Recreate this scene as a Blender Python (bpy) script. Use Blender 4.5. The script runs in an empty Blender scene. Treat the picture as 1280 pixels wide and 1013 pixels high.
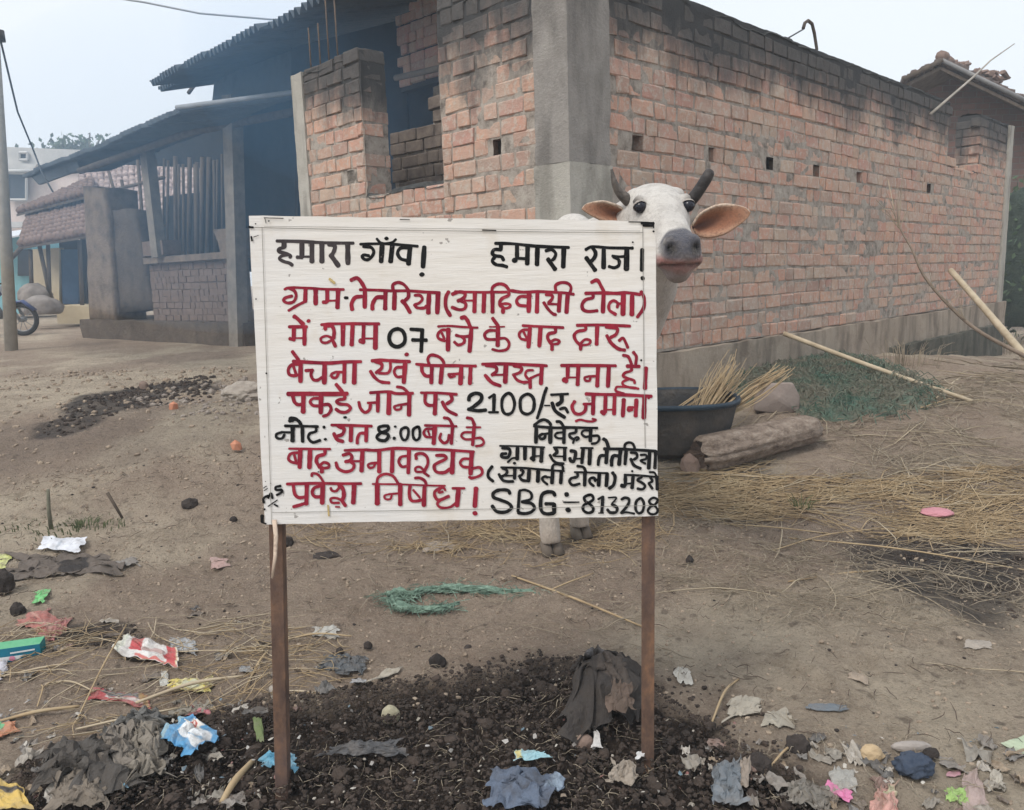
import bpy, bmesh, math, random
import numpy as np
from mathutils import Vector, Matrix, Euler
random.seed(7); RNG = np.random.RandomState(11)
SC = bpy.context.scene
COL = SC.collection

# ------------------------------------------------------------------ camera
F0, CX, CY, CAMH = 980.0, 640.0, 506.5, 1.1
PIT, ROL = math.radians(9.3), math.radians(-1.8)
_f = np.array([0, math.cos(PIT), -math.sin(PIT)]); _u = np.array([0, math.sin(PIT), math.cos(PIT)]); _r = np.array([1., 0, 0])
CR = _r*math.cos(ROL)+_u*math.sin(ROL); CU = -_r*math.sin(ROL)+_u*math.cos(ROL); CF = _f
CO = np.array([0, 0, CAMH])
cam = bpy.data.cameras.new('camera'); camo = bpy.data.objects.new('camera', cam); COL.objects.link(camo)
cam.sensor_width = 36; cam.lens = F0/1280*36; cam.clip_start = 0.05; cam.clip_end = 2000
camo.matrix_world = Matrix(((CR[0], CU[0], -CF[0], CO[0]), (CR[1], CU[1], -CF[1], CO[1]), (CR[2], CU[2], -CF[2], CO[2]), (0, 0, 0, 1)))
SC.camera = camo

# ------------------------------------------------------------------ world, sun, exposure
SUN_EL, SUN_AZ = math.radians(52), math.radians(222)      # behind the camera, a little to the left, veiled by haze
w = bpy.data.worlds.new('World'); SC.world = w; w.use_nodes = True
nt = w.node_tree; nt.nodes.clear()
sky = nt.nodes.new('ShaderNodeTexSky'); sky.sky_type = 'NISHITA'; sky.sun_disc = False
sky.sun_elevation = SUN_EL; sky.sun_rotation = SUN_AZ; sky.air_density = 1.5; sky.dust_density = 5; sky.ozone_density = 1
mx = nt.nodes.new('ShaderNodeMix'); mx.data_type = 'RGBA'; mx.inputs[0].default_value = 0.85
mx.inputs[7].default_value = (7.3, 7.65, 8.1, 1)          # the even overcast veil
bg = nt.nodes.new('ShaderNodeBackground'); bg.inputs[1].default_value = 0.1
wo = nt.nodes.new('ShaderNodeOutputWorld')
nt.links.new(sky.outputs[0], mx.inputs[6]); nt.links.new(mx.outputs[2], bg.inputs[0]); nt.links.new(bg.outputs[0], wo.inputs[0])
sl = bpy.data.lights.new('sun', 'SUN'); sl.energy = 1.5; sl.angle = math.radians(15); sl.color = (1, .96, .9)
so = bpy.data.objects.new('sun', sl); COL.objects.link(so)
sd = Vector((math.sin(SUN_AZ)*math.cos(SUN_EL), math.cos(SUN_AZ)*math.cos(SUN_EL), math.sin(SUN_EL)))
so.rotation_euler = sd.to_track_quat('Z', 'Y').to_euler(); so.location = (0, -5, 12)
SC.view_settings.view_transform = 'Standard'; SC.view_settings.look = 'None'
SC.view_settings.gamma = 1; SC.view_settings.use_curve_mapping = False; SC.view_settings.exposure = 0.56
SC.cycles.max_bounces = 5; SC.cycles.diffuse_bounces = 3; SC.cycles.volume_bounces = 2; SC.cycles.transparent_max_bounces = 8

# ------------------------------------------------------------------ pixel -> place helpers
def ray(x, y): return CF*F0+CR*(x-CX)-CU*(y-CY)
def atY(x, y, Y): d = ray(x, y); return CO+d*Y/d[1]
def atP(x, y, P, n): d = ray(x, y); return CO+d*(((np.asarray(P)-CO)@n)/(d@n))
def proj(P):
    q = np.asarray(P, float)-CO; z = q@CF
    return CX+F0*(q@CR)/z, CY-F0*(q@CU)/z
def sm(a, b, x):
    t = np.clip((x-a)/(b-a), 0, 1); return t*t*(3-2*t)

# ------------------------------------------------------------------ noise
def _hash(ix, iy, iz, s):
    h = (ix.astype(np.int64)*374761393+iy.astype(np.int64)*668265263+iz.astype(np.int64)*2147483647+s*1274126177) & 0xffffffff
    h = ((h ^ (h >> 13))*1274126177) & 0xffffffff
    h = ((h ^ (h >> 16))*2246822519) & 0xffffffff
    return ((h ^ (h >> 15)) & 0xffffff)/float(0xffffff)
def vn(x, y, z=0, s=0):
    x = np.asarray(x, float); y = np.asarray(y, float); z = np.asarray(z, float)+0*x
    ix, iy, iz = np.floor(x), np.floor(y), np.floor(z); fx, fy, fz = x-ix, y-iy, z-iz
    fx = fx*fx*(3-2*fx); fy = fy*fy*(3-2*fy); fz = fz*fz*(3-2*fz); r = 0
    for dx in (0, 1):
        for dy in (0, 1):
            for dz in (0, 1):
                r = r+_hash(ix+dx, iy+dy, iz+dz, s)*(fx if dx else 1-fx)*(fy if dy else 1-fy)*(fz if dz else 1-fz)
    return r*2-1
def fbm(x, y, z=0, o=4, s=0):
    a, r, t = 1.0, 0, 0
    for i in range(o):
        k = 2.03**i; r = r+a*vn(np.asarray(x)*k, np.asarray(y)*k, np.asarray(z)*k, s+i*17); t += a; a *= .5
    return r/t

# ------------------------------------------------------------------ object helpers
def tag(o, label=None, cat=None, group=None, kind=None):
    if label: o['label'] = label
    if cat: o['category'] = cat
    if group: o['group'] = group
    if kind: o['kind'] = kind
    return o
def empty(name, loc, label=None, cat=None, group=None, rz=0):
    o = bpy.data.objects.new(name, None); COL.objects.link(o); o.location = [float(k) for k in loc]; o.rotation_euler = (0, 0, rz)
    o.empty_display_size = .1
    return tag(o, label, cat, group)
def wmat(o):
    m = o.matrix_basis.copy(); p = o.parent
    while p: m = p.matrix_basis @ m; p = p.parent
    return m
def link(name, me, parent=None, world=True):
    """link a mesh whose vertices are in world space; under a parent they are brought to its space"""
    o = bpy.data.objects.new(name, me); COL.objects.link(o)
    if parent is not None:
        o.parent = parent
        if world: me.transform(wmat(parent).inverted())
    return o
class MB:
    def __init__(s): s.v = []; s.f = []; s.c = []
    def add(s, vs, fs, col=None):
        n = len(s.v); s.v += [tuple(map(float, q)) for q in vs]; s.f += [tuple(i+n for i in q) for q in fs]
        s.c += [col or (1, 1, 1, 1)]*len(vs)
        return s
    def box(s, c, ax, hs, col=None):
        c = np.asarray(c, float); ax = [np.asarray(a, float) for a in ax]
        vs = [c+ax[0]*hs[0]*i+ax[1]*hs[1]*j+ax[2]*hs[2]*k for i in (-1, 1) for j in (-1, 1) for k in (-1, 1)]
        return s.add(vs, [(0, 1, 3, 2), (4, 6, 7, 5), (0, 4, 5, 1), (2, 3, 7, 6), (0, 2, 6, 4), (1, 5, 7, 3)], col)
    def abox(s, lo, hi, col=None):
        lo = np.array(lo, float); hi = np.array(hi, float)
        return s.box((lo+hi)/2, np.eye(3), (hi-lo)/2, col)
    def tube(s, pts, rad, n=8, col=None, flat=1.0, cap=True, up=(0, 0, 1)):
        pts = np.array(pts, float); m = len(pts)
        rad = np.full(m, rad) if np.isscalar(rad) else np.interp(np.linspace(0, 1, m), np.linspace(0, 1, len(rad)), rad)
        vs = []; a = None
        for i in range(m):
            t = pts[min(i+1, m-1)]-pts[max(i-1, 0)]; t /= np.linalg.norm(t)+1e-9
            if a is None:
                a = np.cross(t, up)
                if np.linalg.norm(a) < .2: a = np.cross(t, (0, 1, 0))
            else: a = a-t*(a@t)
            a = a/(np.linalg.norm(a)+1e-9); b = np.cross(a, t)
            for k in range(n):
                q = 2*math.pi*k/n; vs.append(pts[i]+a*rad[i]*math.cos(q)+b*rad[i]*flat*math.sin(q))
        fs = [(i*n+k, i*n+(k+1) % n, (i+1)*n+(k+1) % n, (i+1)*n+k) for i in range(m-1) for k in range(n)]
        if cap: fs += [tuple(range(n-1, -1, -1)), tuple(range((m-1)*n, m*n))]
        return s.add(vs, fs, col)
    def build(s, name, m, parent=None, smooth=False, color=False):
        me = bpy.data.meshes.new(name); me.from_pydata(s.v, [], s.f); me.validate()
        if m: me.materials.append(m)
        if color:
            a = me.color_attributes.new('Col', 'FLOAT_COLOR', 'POINT'); a.data.foreach_set('color', np.array(s.c, dtype=np.float32).ravel())
        if smooth: me.polygons.foreach_set('use_smooth', [True]*len(me.polygons))
        bm = bmesh.new(); bm.from_mesh(me); bmesh.ops.recalc_face_normals(bm, faces=bm.faces); bm.to_mesh(me); bm.free()
        return link(name, me, parent)
def grid_mesh(name, V, nu, nv, m, parent=None, smooth=True, cols=None, close_u=False):
    """V: (nu*nv,3) row-major, u rows"""
    V = np.asarray(V, np.float32).reshape(-1, 3)
    i = np.arange(nu-1)[:, None]*nv; j = np.arange(nv-1)[None, :]
    a = (i+j).ravel(); q = np.stack([a, a+1, a+nv+1, a+nv], 1)
    return raw_mesh(name, V, q, m, parent, smooth, cols)
def raw_mesh(name, V, Q, m, parent=None, smooth=True, cols=None, extra=None):
    V = np.asarray(V, np.float32); Q = np.asarray(Q, np.int32); k = Q.shape[1]
    me = bpy.data.meshes.new(name); me.vertices.add(len(V)); me.vertices.foreach_set('co', V.ravel())
    me.loops.add(Q.size); me.loops.foreach_set('vertex_index', Q.ravel())
    me.polygons.add(len(Q)); me.polygons.foreach_set('loop_start', np.arange(0, Q.size, k, dtype=np.int32))
    me.update(calc_edges=True)
    me.polygons.foreach_set('use_smooth', np.full(len(Q), smooth))
    if cols is not None:
        cols = np.asarray(cols, np.float32)
        if cols.shape[1] == 3: cols = np.concatenate([cols, np.ones((len(cols), 1), np.float32)], 1)
        at = me.color_attributes.new('Col', 'FLOAT_COLOR', 'POINT'); at.data.foreach_set('color', cols.ravel())
    if m: me.materials.append(m)
    me.validate()
    return link(name, me, parent)
def child_copy(src, name, parent, loc, rot, scl=(1, 1, 1)):
    o = src.copy(); COL.objects.link(o); o.name = name; o.parent = parent; return o

# ------------------------------------------------------------------ materials
class N:
    def __init__(s, name, rough=.85, spec=.25):
        s.m = bpy.data.materials.new(name); s.m.use_nodes = True; s.t = s.m.node_tree; s.b = s.t.nodes['Principled BSDF']
        s.b.inputs['Roughness'].default_value = rough; s.b.inputs['Specular IOR Level'].default_value = spec
        s.pos = s.t.nodes.new('ShaderNodeNewGeometry').outputs['Position']
    def n(s, ty, **k):
        q = s.t.nodes.new(ty)
        for a, b in k.items(): setattr(q, a, b)
        return q
    def l(s, a, b): s.t.links.new(a, b)
    def obj(s): return s.n('ShaderNodeTexCoord').outputs['Object']
    def noise(s, scale, detail=5, rough=.6, vec=None, dist=0, stretch=None):
        q = s.n('ShaderNodeTexNoise'); q.inputs['Scale'].default_value = scale; q.inputs['Detail'].default_value = detail
        q.inputs['Roughness'].default_value = rough; q.inputs['Distortion'].default_value = dist
        v = vec if vec is not None else s.pos
        if stretch:
            mp = s.n('ShaderNodeMapping'); mp.inputs['Scale'].default_value = stretch; s.l(v, mp.inputs[0]); v = mp.outputs[0]
        s.l(v, q.inputs['Vector']); return q.outputs['Fac']
    def ramp(s, f, stops, interp='LINEAR'):
        q = s.n('ShaderNodeValToRGB'); q.color_ramp.interpolation = interp; e = q.color_ramp.elements
        while len(e) < len(stops): e.new(.5)
        for k, (p, c) in enumerate(stops):
            e[k].position = p; e[k].color = (c, c, c, 1) if np.isscalar(c) else tuple(c)+(1,)
        s.l(f, q.inputs[0]); return q.outputs[0]
    def mix(s, f, a, b, mode='MIX'):
        q = s.n('ShaderNodeMix', data_type='RGBA', blend_type=mode)
        for i, x in ((0, f), (6, a), (7, b)):
            if hasattr(x, 'is_linked') or hasattr(x, 'links'): s.l(x, q.inputs[i])
            elif np.isscalar(x): q.inputs[i].default_value = x
            else: q.inputs[i].default_value = tuple(x)+(1,)
        return q.outputs[2]
    def math(s, op, a, b=0.0, clamp=False):
        q = s.n('ShaderNodeMath', operation=op, use_clamp=clamp)
        for i, x in ((0, a), (1, b)):
            if np.isscalar(x): q.inputs[i].default_value = x
            else: s.l(x, q.inputs[i])
        return q.outputs[0]
    def attr(s, name='Col'): return s.n('ShaderNodeVertexColor', layer_name=name).outputs[0]
    def col(s, c):
        if hasattr(c, 'links'): s.l(c, s.b.inputs['Base Color'])
        else: s.b.inputs['Base Color'].default_value = tuple(c)+(1,)
        return s
    def bump(s, h, dist=.01, strength=1):
        q = s.n('ShaderNodeBump'); q.inputs['Distance'].default_value = dist; q.inputs['Strength'].default_value = strength
        s.l(h, q.inputs['Height']); s.l(q.outputs[0], s.b.inputs['Normal']); return s
def noisy(name, a, b, scale=8, rough=.85, bump=.004, bs=None, spec=.25, c=None, stretch=None, obj=False):
    k = N(name, rough, spec); v = k.obj() if obj else None
    f = k.noise(scale, 6, .65, v, stretch=stretch)
    st = [(.3, a), (.7, b)] if c is None else [(.25, a), (.5, b), (.75, c)]
    k.col(k.ramp(f, st))
    if bump: k.bump(k.noise(bs or scale*3, 5, .6, v, stretch=stretch), bump)
    return k.m
def vcol_mat(name, rough=.8, bump=.002, bs=60, spec=.3, dirt=.25, dcol=(.16, .13, .1), ds=14):
    k = N(name, rough, spec); c = k.attr()
    f = k.ramp(k.noise(ds, 6, .7), [(.45, 0), (.75, dirt)])
    k.col(k.mix(f, c, dcol))
    if bump: k.bump(k.noise(bs, 4, .6), bump)
    return k.m
def sr(r, g, b):
    f = lambda x: (x/255/12.92 if x/255 <= .04045 else ((x/255+.055)/1.055)**2.4)
    return (f(r), f(g), f(b))

# ------------------------------------------------------------------ ground shape
def gb(X, Y):
    """smooth ground height: flat in front, a low rise to the brick shed, falling away on the far right"""
    X = np.asarray(X, float); Y = np.asarray(Y, float)
    r = .30*sm(2.9, 5.3, Y)*(1-1.25*sm(2.9, 6.6, X))
    return r-.12*sm(9, 20, Y)*sm(0, 6, X)
MC = (-.12, 1.46)
def mound(X, Y):
    d = np.sqrt(((X-MC[0])/.78)**2+((Y-MC[1])/.47)**2)+.10*vn(np.asarray(X)*6, np.asarray(Y)*6, 0, 3)
    m = sm(1.12, .35, d)
    d2 = np.sqrt(((X-.20)/.16)**2+((Y-1.83)/.14)**2)
    return .006*m+.075*sm(1.3, .1, d2)+.03*m*sm(1.62, 1.8, Y)
def gz(X, Y): return gb(X, Y)+mound(X, Y)+.018*fbm(np.asarray(X)*1.3, np.asarray(Y)*1.3, 0, 3, 5)
def G(x, y, lift=0.0):
    d = ray(x, y); z = 0.0
    for _ in range(14):
        P = CO+d*((z-CAMH)/d[2]); z = .5*z+.5*float(gz(P[0], P[1]))
    P = CO+d*((z-CAMH)/d[2]); P[2] = float(gz(P[0], P[1]))+lift
    return P
def polyd(X, Y, poly):
    """signed distance (+ inside) to a polygon"""
    P = np.array(poly, float); n = len(P); ins = np.zeros(X.shape, bool); D = np.full(X.shape, 1e9)
    for i in range(n):
        a, b = P[i], P[(i+1) % n]; e = b-a
        t = np.clip(((X-a[0])*e[0]+(Y-a[1])*e[1])/(e@e+1e-12), 0, 1)
        D = np.minimum(D, np.hypot(X-a[0]-t*e[0], Y-a[1]-t*e[1]))
        c = ((a[1] > Y) != (b[1] > Y)) & (X < (b[0]-a[0])*(Y-a[1])/(b[1]-a[1]+1e-12)+a[0]); ins ^= c
    return np.where(ins, D, -D)
def pxpoly(L): return [G(*q)[:2] for q in L]

# ------------------------------------------------------------------ ground sheet
def axis_s(n):
    a = np.linspace(-.86, .86, n); o = np.array([.9, 1, 1.2, 1.5, 2, 3, 5, 9, 16, 40])
    return np.concatenate([-o[::-1], a, o])
rowsY = np.concatenate([[-60, -30, -15, -8, -4, -2, -.5, .3, .7, 1.0, 1.15], 1.28*np.exp(np.arange(0, 440)*.0046), 9.8*np.exp(np.arange(1, 40)*.1)])
S = axis_s(470)
YY, SS = np.meshgrid(rowsY, S, indexing='ij'); XX = SS*np.maximum(YY, 1.28)
gx, gy = XX.ravel(), YY.ravel()
zz = gz(gx, gy)
near = sm(14, 5, gy)*sm(-.5, .9, gy)
DARK = [pxpoly([(-40, 1100), (-40, 985), (60, 948), (190, 905), (290, 888), (400, 876), (470, 862), (560, 848), (640, 838), (770, 832), (800, 850), (850, 885), (900, 915), (945, 945), (1010, 985), (1040, 1100)]),
        pxpoly([(50, 535), (110, 498), (180, 484), (262, 474), (262, 487), (200, 500), (150, 516), (80, 545)]),
        pxpoly([(1030, 668), (1090, 662), (1290, 688), (1290, 765), (1240, 790), (1150, 762), (1085, 722)]),
        pxpoly([(60, 785), (160, 775), (185, 800), (150, 822), (70, 812)]),
        pxpoly([(320, 560), (0, 590), (-20, 530), (120, 520), (320, 490)]),
        pxpoly([(840, 560), (960, 575), (950, 600), (850, 595)]),  # darker earth round the foot of the tub and log
        pxpoly([(90, 426), (310, 432), (312, 462), (200, 455), (95, 445)])]  # darker earth along the foot of the open shed
e = .035*gy*fbm(gx*3, gy*3, 0, 4, 21)
def dm(i, soft): return sm(-soft, soft, polyd(gx, gy, DARK[i])+e)
m0 = np.maximum(sm(-.05, .07, polyd(gx, gy, DARK[0])+.10*fbm(gx*8, gy*8, 0, 4, 9)), 0)
ash = np.clip(dm(1, .08)*1.6+dm(2, .1)*1.15+dm(3, .03)*1.1+dm(4, .3)*.42+dm(5, .1)*.8+dm(6, .2)*.35, 0, 1.15)*(.75+.25*fbm(gx*9, gy*9, 0, 3, 33))  # all patches of darker earth, ash among them
sand = np.clip(sm(-.05, .35, fbm(gx*1.1+3, gy*.9, 0, 4, 41)+.15), 0, 1)
fine = (.010*fbm(gx*14, gy*14, 0, 4, 51)+.006*np.abs(fbm(gx*32, gy*32, 0, 3, 61)))*near
rut = .028*fbm(gx*3.1, gy*3.1, 0, 3, 71)*near
clod = m0*(.030*fbm(gx*11, gy*11, 0, 4, 81)+.020*np.abs(vn(gx*38, gy*38, 0, 91)))
DR = np.random.RandomState(5)
for _ in range(340):      # hoof and foot prints pressed into the earth
    py = 1.9*math.exp(DR.rand()*1.35); px = py*DR.uniform(-.75, .75); a = DR.uniform(0, 3.14); L, W = DR.uniform(.035, .095), DR.uniform(.022, .04); q = (np.abs(gx-px) < .2) & (np.abs(gy-py) < .2)
    if not q.any(): continue
    u = ((gx[q]-px)*math.cos(a)+(gy[q]-py)*math.sin(a))/L; v = (-(gx[q]-px)*math.sin(a)+(gy[q]-py)*math.cos(a))/W; r2 = u*u+v*v
    zz[q] += -DR.uniform(.006, .013)*np.exp(-r2*r2)+.004*np.exp(-(r2-1.6)**2)
zz = zz+fine+rut*(1-m0*.6)+clod-m0*.026
def gfine(X, Y):
    X = np.asarray(X, float); Y = np.asarray(Y, float)
    return gz(X, Y)+.012*fbm(X*14, Y*14, 0, 4, 51)*0+.028*fbm(X*3.1, Y*3.1, 0, 3, 71)*sm(14, 5, Y)+.010*fbm(X*14, Y*14, 0, 4, 51)*sm(14, 5, Y)
k = N('trodden earth', .95, .15)
c3 = k.n('ShaderNodeSeparateColor'); k.l(k.attr(), c3.inputs[0])
f1 = k.noise(2.2, 8, .62); f2 = k.noise(38, 7, .72); f3 = k.noise(170, 4, .7)
base = k.mix(c3.outputs[2], (.41, .318, .245), (.58, .485, .37))
base = k.mix(k.ramp(f1, [(.42, 0), (.62, .85)]), base, k.mix(.6, base, (.29, .215, .165)))
base = k.mix(k.ramp(k.noise(9, 7, .75), [(.54, 0), (.68, .5)]), base, (.20, .155, .12))
base = k.mix(k.ramp(f2, [(.36, .6), (.48, 0)]), base, k.mix(.55, base, (.13, .10, .075)))
base = k.mix(k.ramp(f3, [(.56, 0), (.68, .7)]), base, (.66, .58, .46))
base = k.mix(k.ramp(f3, [(.30, .75), (.42, 0)]), base, (.09, .07, .055))
base = k.mix(k.ramp(k.noise(22, 3, .5, stretch=(1, 1, 1)), [(.62, 0), (.70, .55)]), base, (.11, .085, .068))
base = k.mix(c3.outputs[0], base, k.mix(k.ramp(f2, [(.4, 0), (.7, .6)]), (.045, .040, .040), (.13, .108, .093)))
base = k.mix(c3.outputs[1], base, k.mix(k.ramp(f2, [(.40, 0), (.68, .85)]), (.026, .020, .017), (.135, .098, .076)))
k.col(base)
b1 = k.math('ADD', k.math('MULTIPLY', k.noise(60, 8, .75), 1.0), k.math('MULTIPLY', k.noise(14, 6, .6), 1.2))
k.bump(b1, .038, 1.0)
MAT_GROUND = k.m
o = grid_mesh('ground', np.stack([gx, gy, zz], 1), len(rowsY), len(S), MAT_GROUND, None, True, np.stack([ash, m0, sand], 1))
tag(o, kind='structure')
HAZE_D = 0.0055
SMK = 0.036

# ================================================================== BRICK SHED (the long wall on the right)
A = math.radians(46.1)
U3 = np.array([math.sin(A), math.cos(A), 0]); V3 = np.array([-math.cos(A), math.sin(A), 0]); Z3 = np.array([0, 0, 1.])
C0 = atY(714, 340, 4.35); C0[2] = 0
def onR(x, y): q = atP(x, y, C0, V3); return (q-C0)@U3, q[2]
def onL(x, y): q = atP(x, y, C0, U3); return (q-C0)@V3, q[2]

def brick_mat(name, stain=True, smoke=0.0):
    k = N(name, .92, .15)
    oi = k.n('ShaderNodeObjectInfo'); r = k.math('FRACT', k.math('ADD', oi.outputs['Random'], k.n('ShaderNodeSeparateColor').outputs[0]))
    sc = r.node.inputs[0].links[0].from_node.inputs[1].links[0].from_node; k.l(k.attr(), sc.inputs[0])
    c = k.ramp(r, [(0, (.52, .225, .155)), (.2, (.58, .30, .19)), (.38, (.44, .19, .15)), (.55, (.53, .33, .225)), (.7, (.36, .20, .155)), (.84, (.46, .34, .25)), (1, (.60, .27, .18))])
    f = k.noise(9, 7, .7); g = k.noise(60, 5, .7); h = k.noise(3.0, 4, .6)
    c = k.mix(k.ramp(f, [(.35, .45), (.62, 0)]), c, (.27, .195, .155))
    c = k.mix(k.ramp(g, [(.55, 0), (.75, .45)]), c, (.50, .42, .34))
    c = k.mix(.30, c, (.52, .41, .35)); c = k.mix(k.ramp(h, [(.47, 0), (.66, .5)]), c, (.44, .37, .31)); c = k.mix(k.ramp(k.noise(24, 6, .75), [(.50, 0), (.60, .65)]), c, (.50, .45, .39))      # mortar dust smeared on the faces
    if stain:
        xyz = k.n('ShaderNodeSeparateXYZ'); k.l(k.pos, xyz.inputs[0])
        ns = k.noise(5, 6, .7, stretch=(1, 1, .35)); nl = k.noise(1.3, 3, .5)
        zz = k.math('ADD', xyz.outputs[2], k.math('ADD', k.math('MULTIPLY', ns, .75), k.math('MULTIPLY', nl, .5)))
        mask = k.ramp(k.math('SUBTRACT', zz, 2.35), [(.50, 0), (.62, .45), (.74, .82), (.86, .97)])
        c = k.mix(mask, c, k.mix(k.noise(20, 4), (.045, .048, .052), (.115, .11, .105)))
    k.col(c); k.bump(k.math('ADD', k.noise(45, 6, .75), k.math('MULTIPLY', k.noise(11, 4), .8)), .011, .9)
    return k.m
M_BRICK = brick_mat('weathered brick')
def mortar_mat():
    k = N('grey mortar', .95, .1)
    c = k.ramp(k.noise(14, 7, .7), [(.3, (.13, .11, .095)), (.5, (.34, .30, .26)), (.8, (.48, .44, .385))])
    xyz = k.n('ShaderNodeSeparateXYZ'); k.l(k.pos, xyz.inputs[0])
    ns = k.noise(5, 6, .7, stretch=(1, 1, .35)); nl = k.noise(1.3, 3, .5)
    zz = k.math('ADD', xyz.outputs[2], k.math('ADD', k.math('MULTIPLY', ns, .75), k.math('MULTIPLY', nl, .5)))
    c = k.mix(k.ramp(k.math('SUBTRACT', zz, 2.35), [(.50, 0), (.62, .5), (.74, .85), (.86, .97)]), c, (.05, .052, .055))
    k.col(c); k.bump(k.noise(70, 6, .75), .01, .8); return k.m
M_MORTAR = mortar_mat()
def cement_mat(name, a, b, c):
    k = N(name, .93, .15); f = k.noise(5, 8, .68); g = k.noise(70, 5, .7); v = k.noise(7, 4, .5, stretch=(1, 1, .25))
    q = k.ramp(f, [(.28, a), (.5, b), (.75, c)]); q = k.mix(k.ramp(g, [(.55, 0), (.75, .5)]), q, tuple(1.25*t for t in c))
    q = k.mix(k.ramp(v, [(.46, 0), (.64, .6)]), q, tuple(.5*t for t in a)); q = k.mix(k.ramp(k.noise(2.5, 6, .75), [(.52, 0), (.66, .4)]), q, tuple(.6*t for t in a))
    k.col(q); k.bump(k.math('ADD', k.noise(60, 7, .75), k.math('MULTIPLY', f, 1.5)), .012, .8); return k.m
M_CEMU = cement_mat('grey cement plaster', (.22, .205, .19), (.285, .265, .245), (.35, .33, .30))
M_CEML = cement_mat('pale cement block', (.33, .31, .27), (.42, .40, .355), (.50, .475, .43))
M_PLINTH = cement_mat('muddy cement plinth', (.24, .195, .155), (.36, .30, .24), (.44, .38, .31))

# --- brick shapes: a few irregular rounded blocks shared by all bricks
def brick_proto(L, D, H, seed):
    H += .0035
    bm = bmesh.new(); bmesh.ops.create_cube(bm, size=1)
    for v in bm.verts: v.co = Vector((v.co.x*L, v.co.y*D, v.co.z*H))
    bmesh.ops.bevel(bm, geom=list(bm.edges)+list(bm.verts), offset=.008, segments=1, affect='EDGES')
    rr = random.Random(seed)
    for v in bm.verts: v.co += Vector((rr.uniform(-.005, .005), rr.uniform(-.004, .004), rr.uniform(-.005, .005)))
    me = bpy.data.meshes.new('brick'); bm.to_mesh(me); bm.free(); return me
def arrs(me):
    v = np.zeros(len(me.vertices)*3); me.vertices.foreach_get('co', v)
    return v.reshape(-1, 3), [tuple(p.vertices) for p in me.polygons]
CH = .1
STR = [brick_proto(.205, .10, .087, i) for i in range(6)]; HDR = [brick_proto(.108, .10, .087, 40+i) for i in range(5)]
def stripy(me, a, b):
    me.materials.clear(); me.materials.append(b)
for m_ in STR+HDR: m_.materials.append(M_BRICK)

def lay(P0, T, Nn, t0, t1, z0, z1, hole=None, sag=0.0, seed=1, ch=CH, pstr=.55, scale=1.0):
    """positions of the bricks of one wall face; T along, Nn outward.  hole(t,z,L)->True leaves a brick out"""
    rr = random.Random(seed); out = []; n = int(round((z1-z0)/ch))
    for i in range(n):
        z = z0+(i+.5)*ch; t = t0+(rr.uniform(0, .1) if i % 2 else 0)-.02
        if t > t0: pass
        while t < t1-.03:
            st = rr.random() < pstr; L = (.205 if st else .108)*scale; L = min(L, t1-t) if t1-t < L*1.3 else L
            c = t+L/2; zw = z+sag*math.sin(c*2.1+i*.6)+.006*math.sin(c*1.3+i*2.2)
            tt = max(t, t0); LL = t+L-tt
            if LL > .03 and not (hole and hole(tt+LL/2, z, LL)):
                out.append((P0+T*(tt+LL/2)+Z3*(zw)+Nn*rr.uniform(-.005, .005)-Nn*.05, T, Nn, LL, st, rr.randrange(99), rr.uniform(-.012, .012), rr.uniform(-.02, .02), rr.random()))
            t += L+.012*rr.uniform(.6, 1.3)
    return out
def place(b, parent, one=None):
    c, T, Nn, L, st, sd, ra, rb, rv = b
    pool = STR if L > .15 else HDR; me = pool[sd % len(pool)]; base = .205 if L > .15 else .108
    R = Matrix(((T[0], -Nn[0], 0), (T[1], -Nn[1], 0), (T[2], -Nn[2], 1))).to_4x4() @ Matrix.Rotation(ra, 4, 'Y') @ Matrix.Rotation(rb, 4, 'Z')
    M = Matrix.Translation(c) @ R @ Matrix.Diagonal((L/base, 1, 1, 1))
    if one is None: return me, M
    o = bpy.data.objects.new('brick', me); COL.objects.link(o); o.parent = parent; o.matrix_basis = wmat(parent).inverted() @ M
    return o
def join_bricks(name, bl, parent, m=None):
    V, Q, Cc = [], [], []; cache = {}
    n = 0
    for b in bl:
        me, M = place(b, None)
        if me.name not in cache: cache[me.name] = arrs(me)
        v, f = cache[me.name]; Mn = np.array(M); V.append(v@Mn[:3, :3].T+Mn[:3, 3]); Q += [tuple(i+n for i in p) for p in f]; n += len(v)
        Cc += [(b[8], b[8], b[8], 1)]*len(v)
    me = bpy.data.meshes.new(name); me.from_pydata(np.concatenate(V).tolist(), [], Q); me.materials.append(m or M_BRICK)
    a = me.color_attributes.new('Col', 'FLOAT_COLOR', 'POINT'); a.data.foreach_set('color', np.array(Cc, dtype=np.float32).ravel())
    o = link(name, me, parent); o['kind'] = 'stuff'; return o
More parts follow.
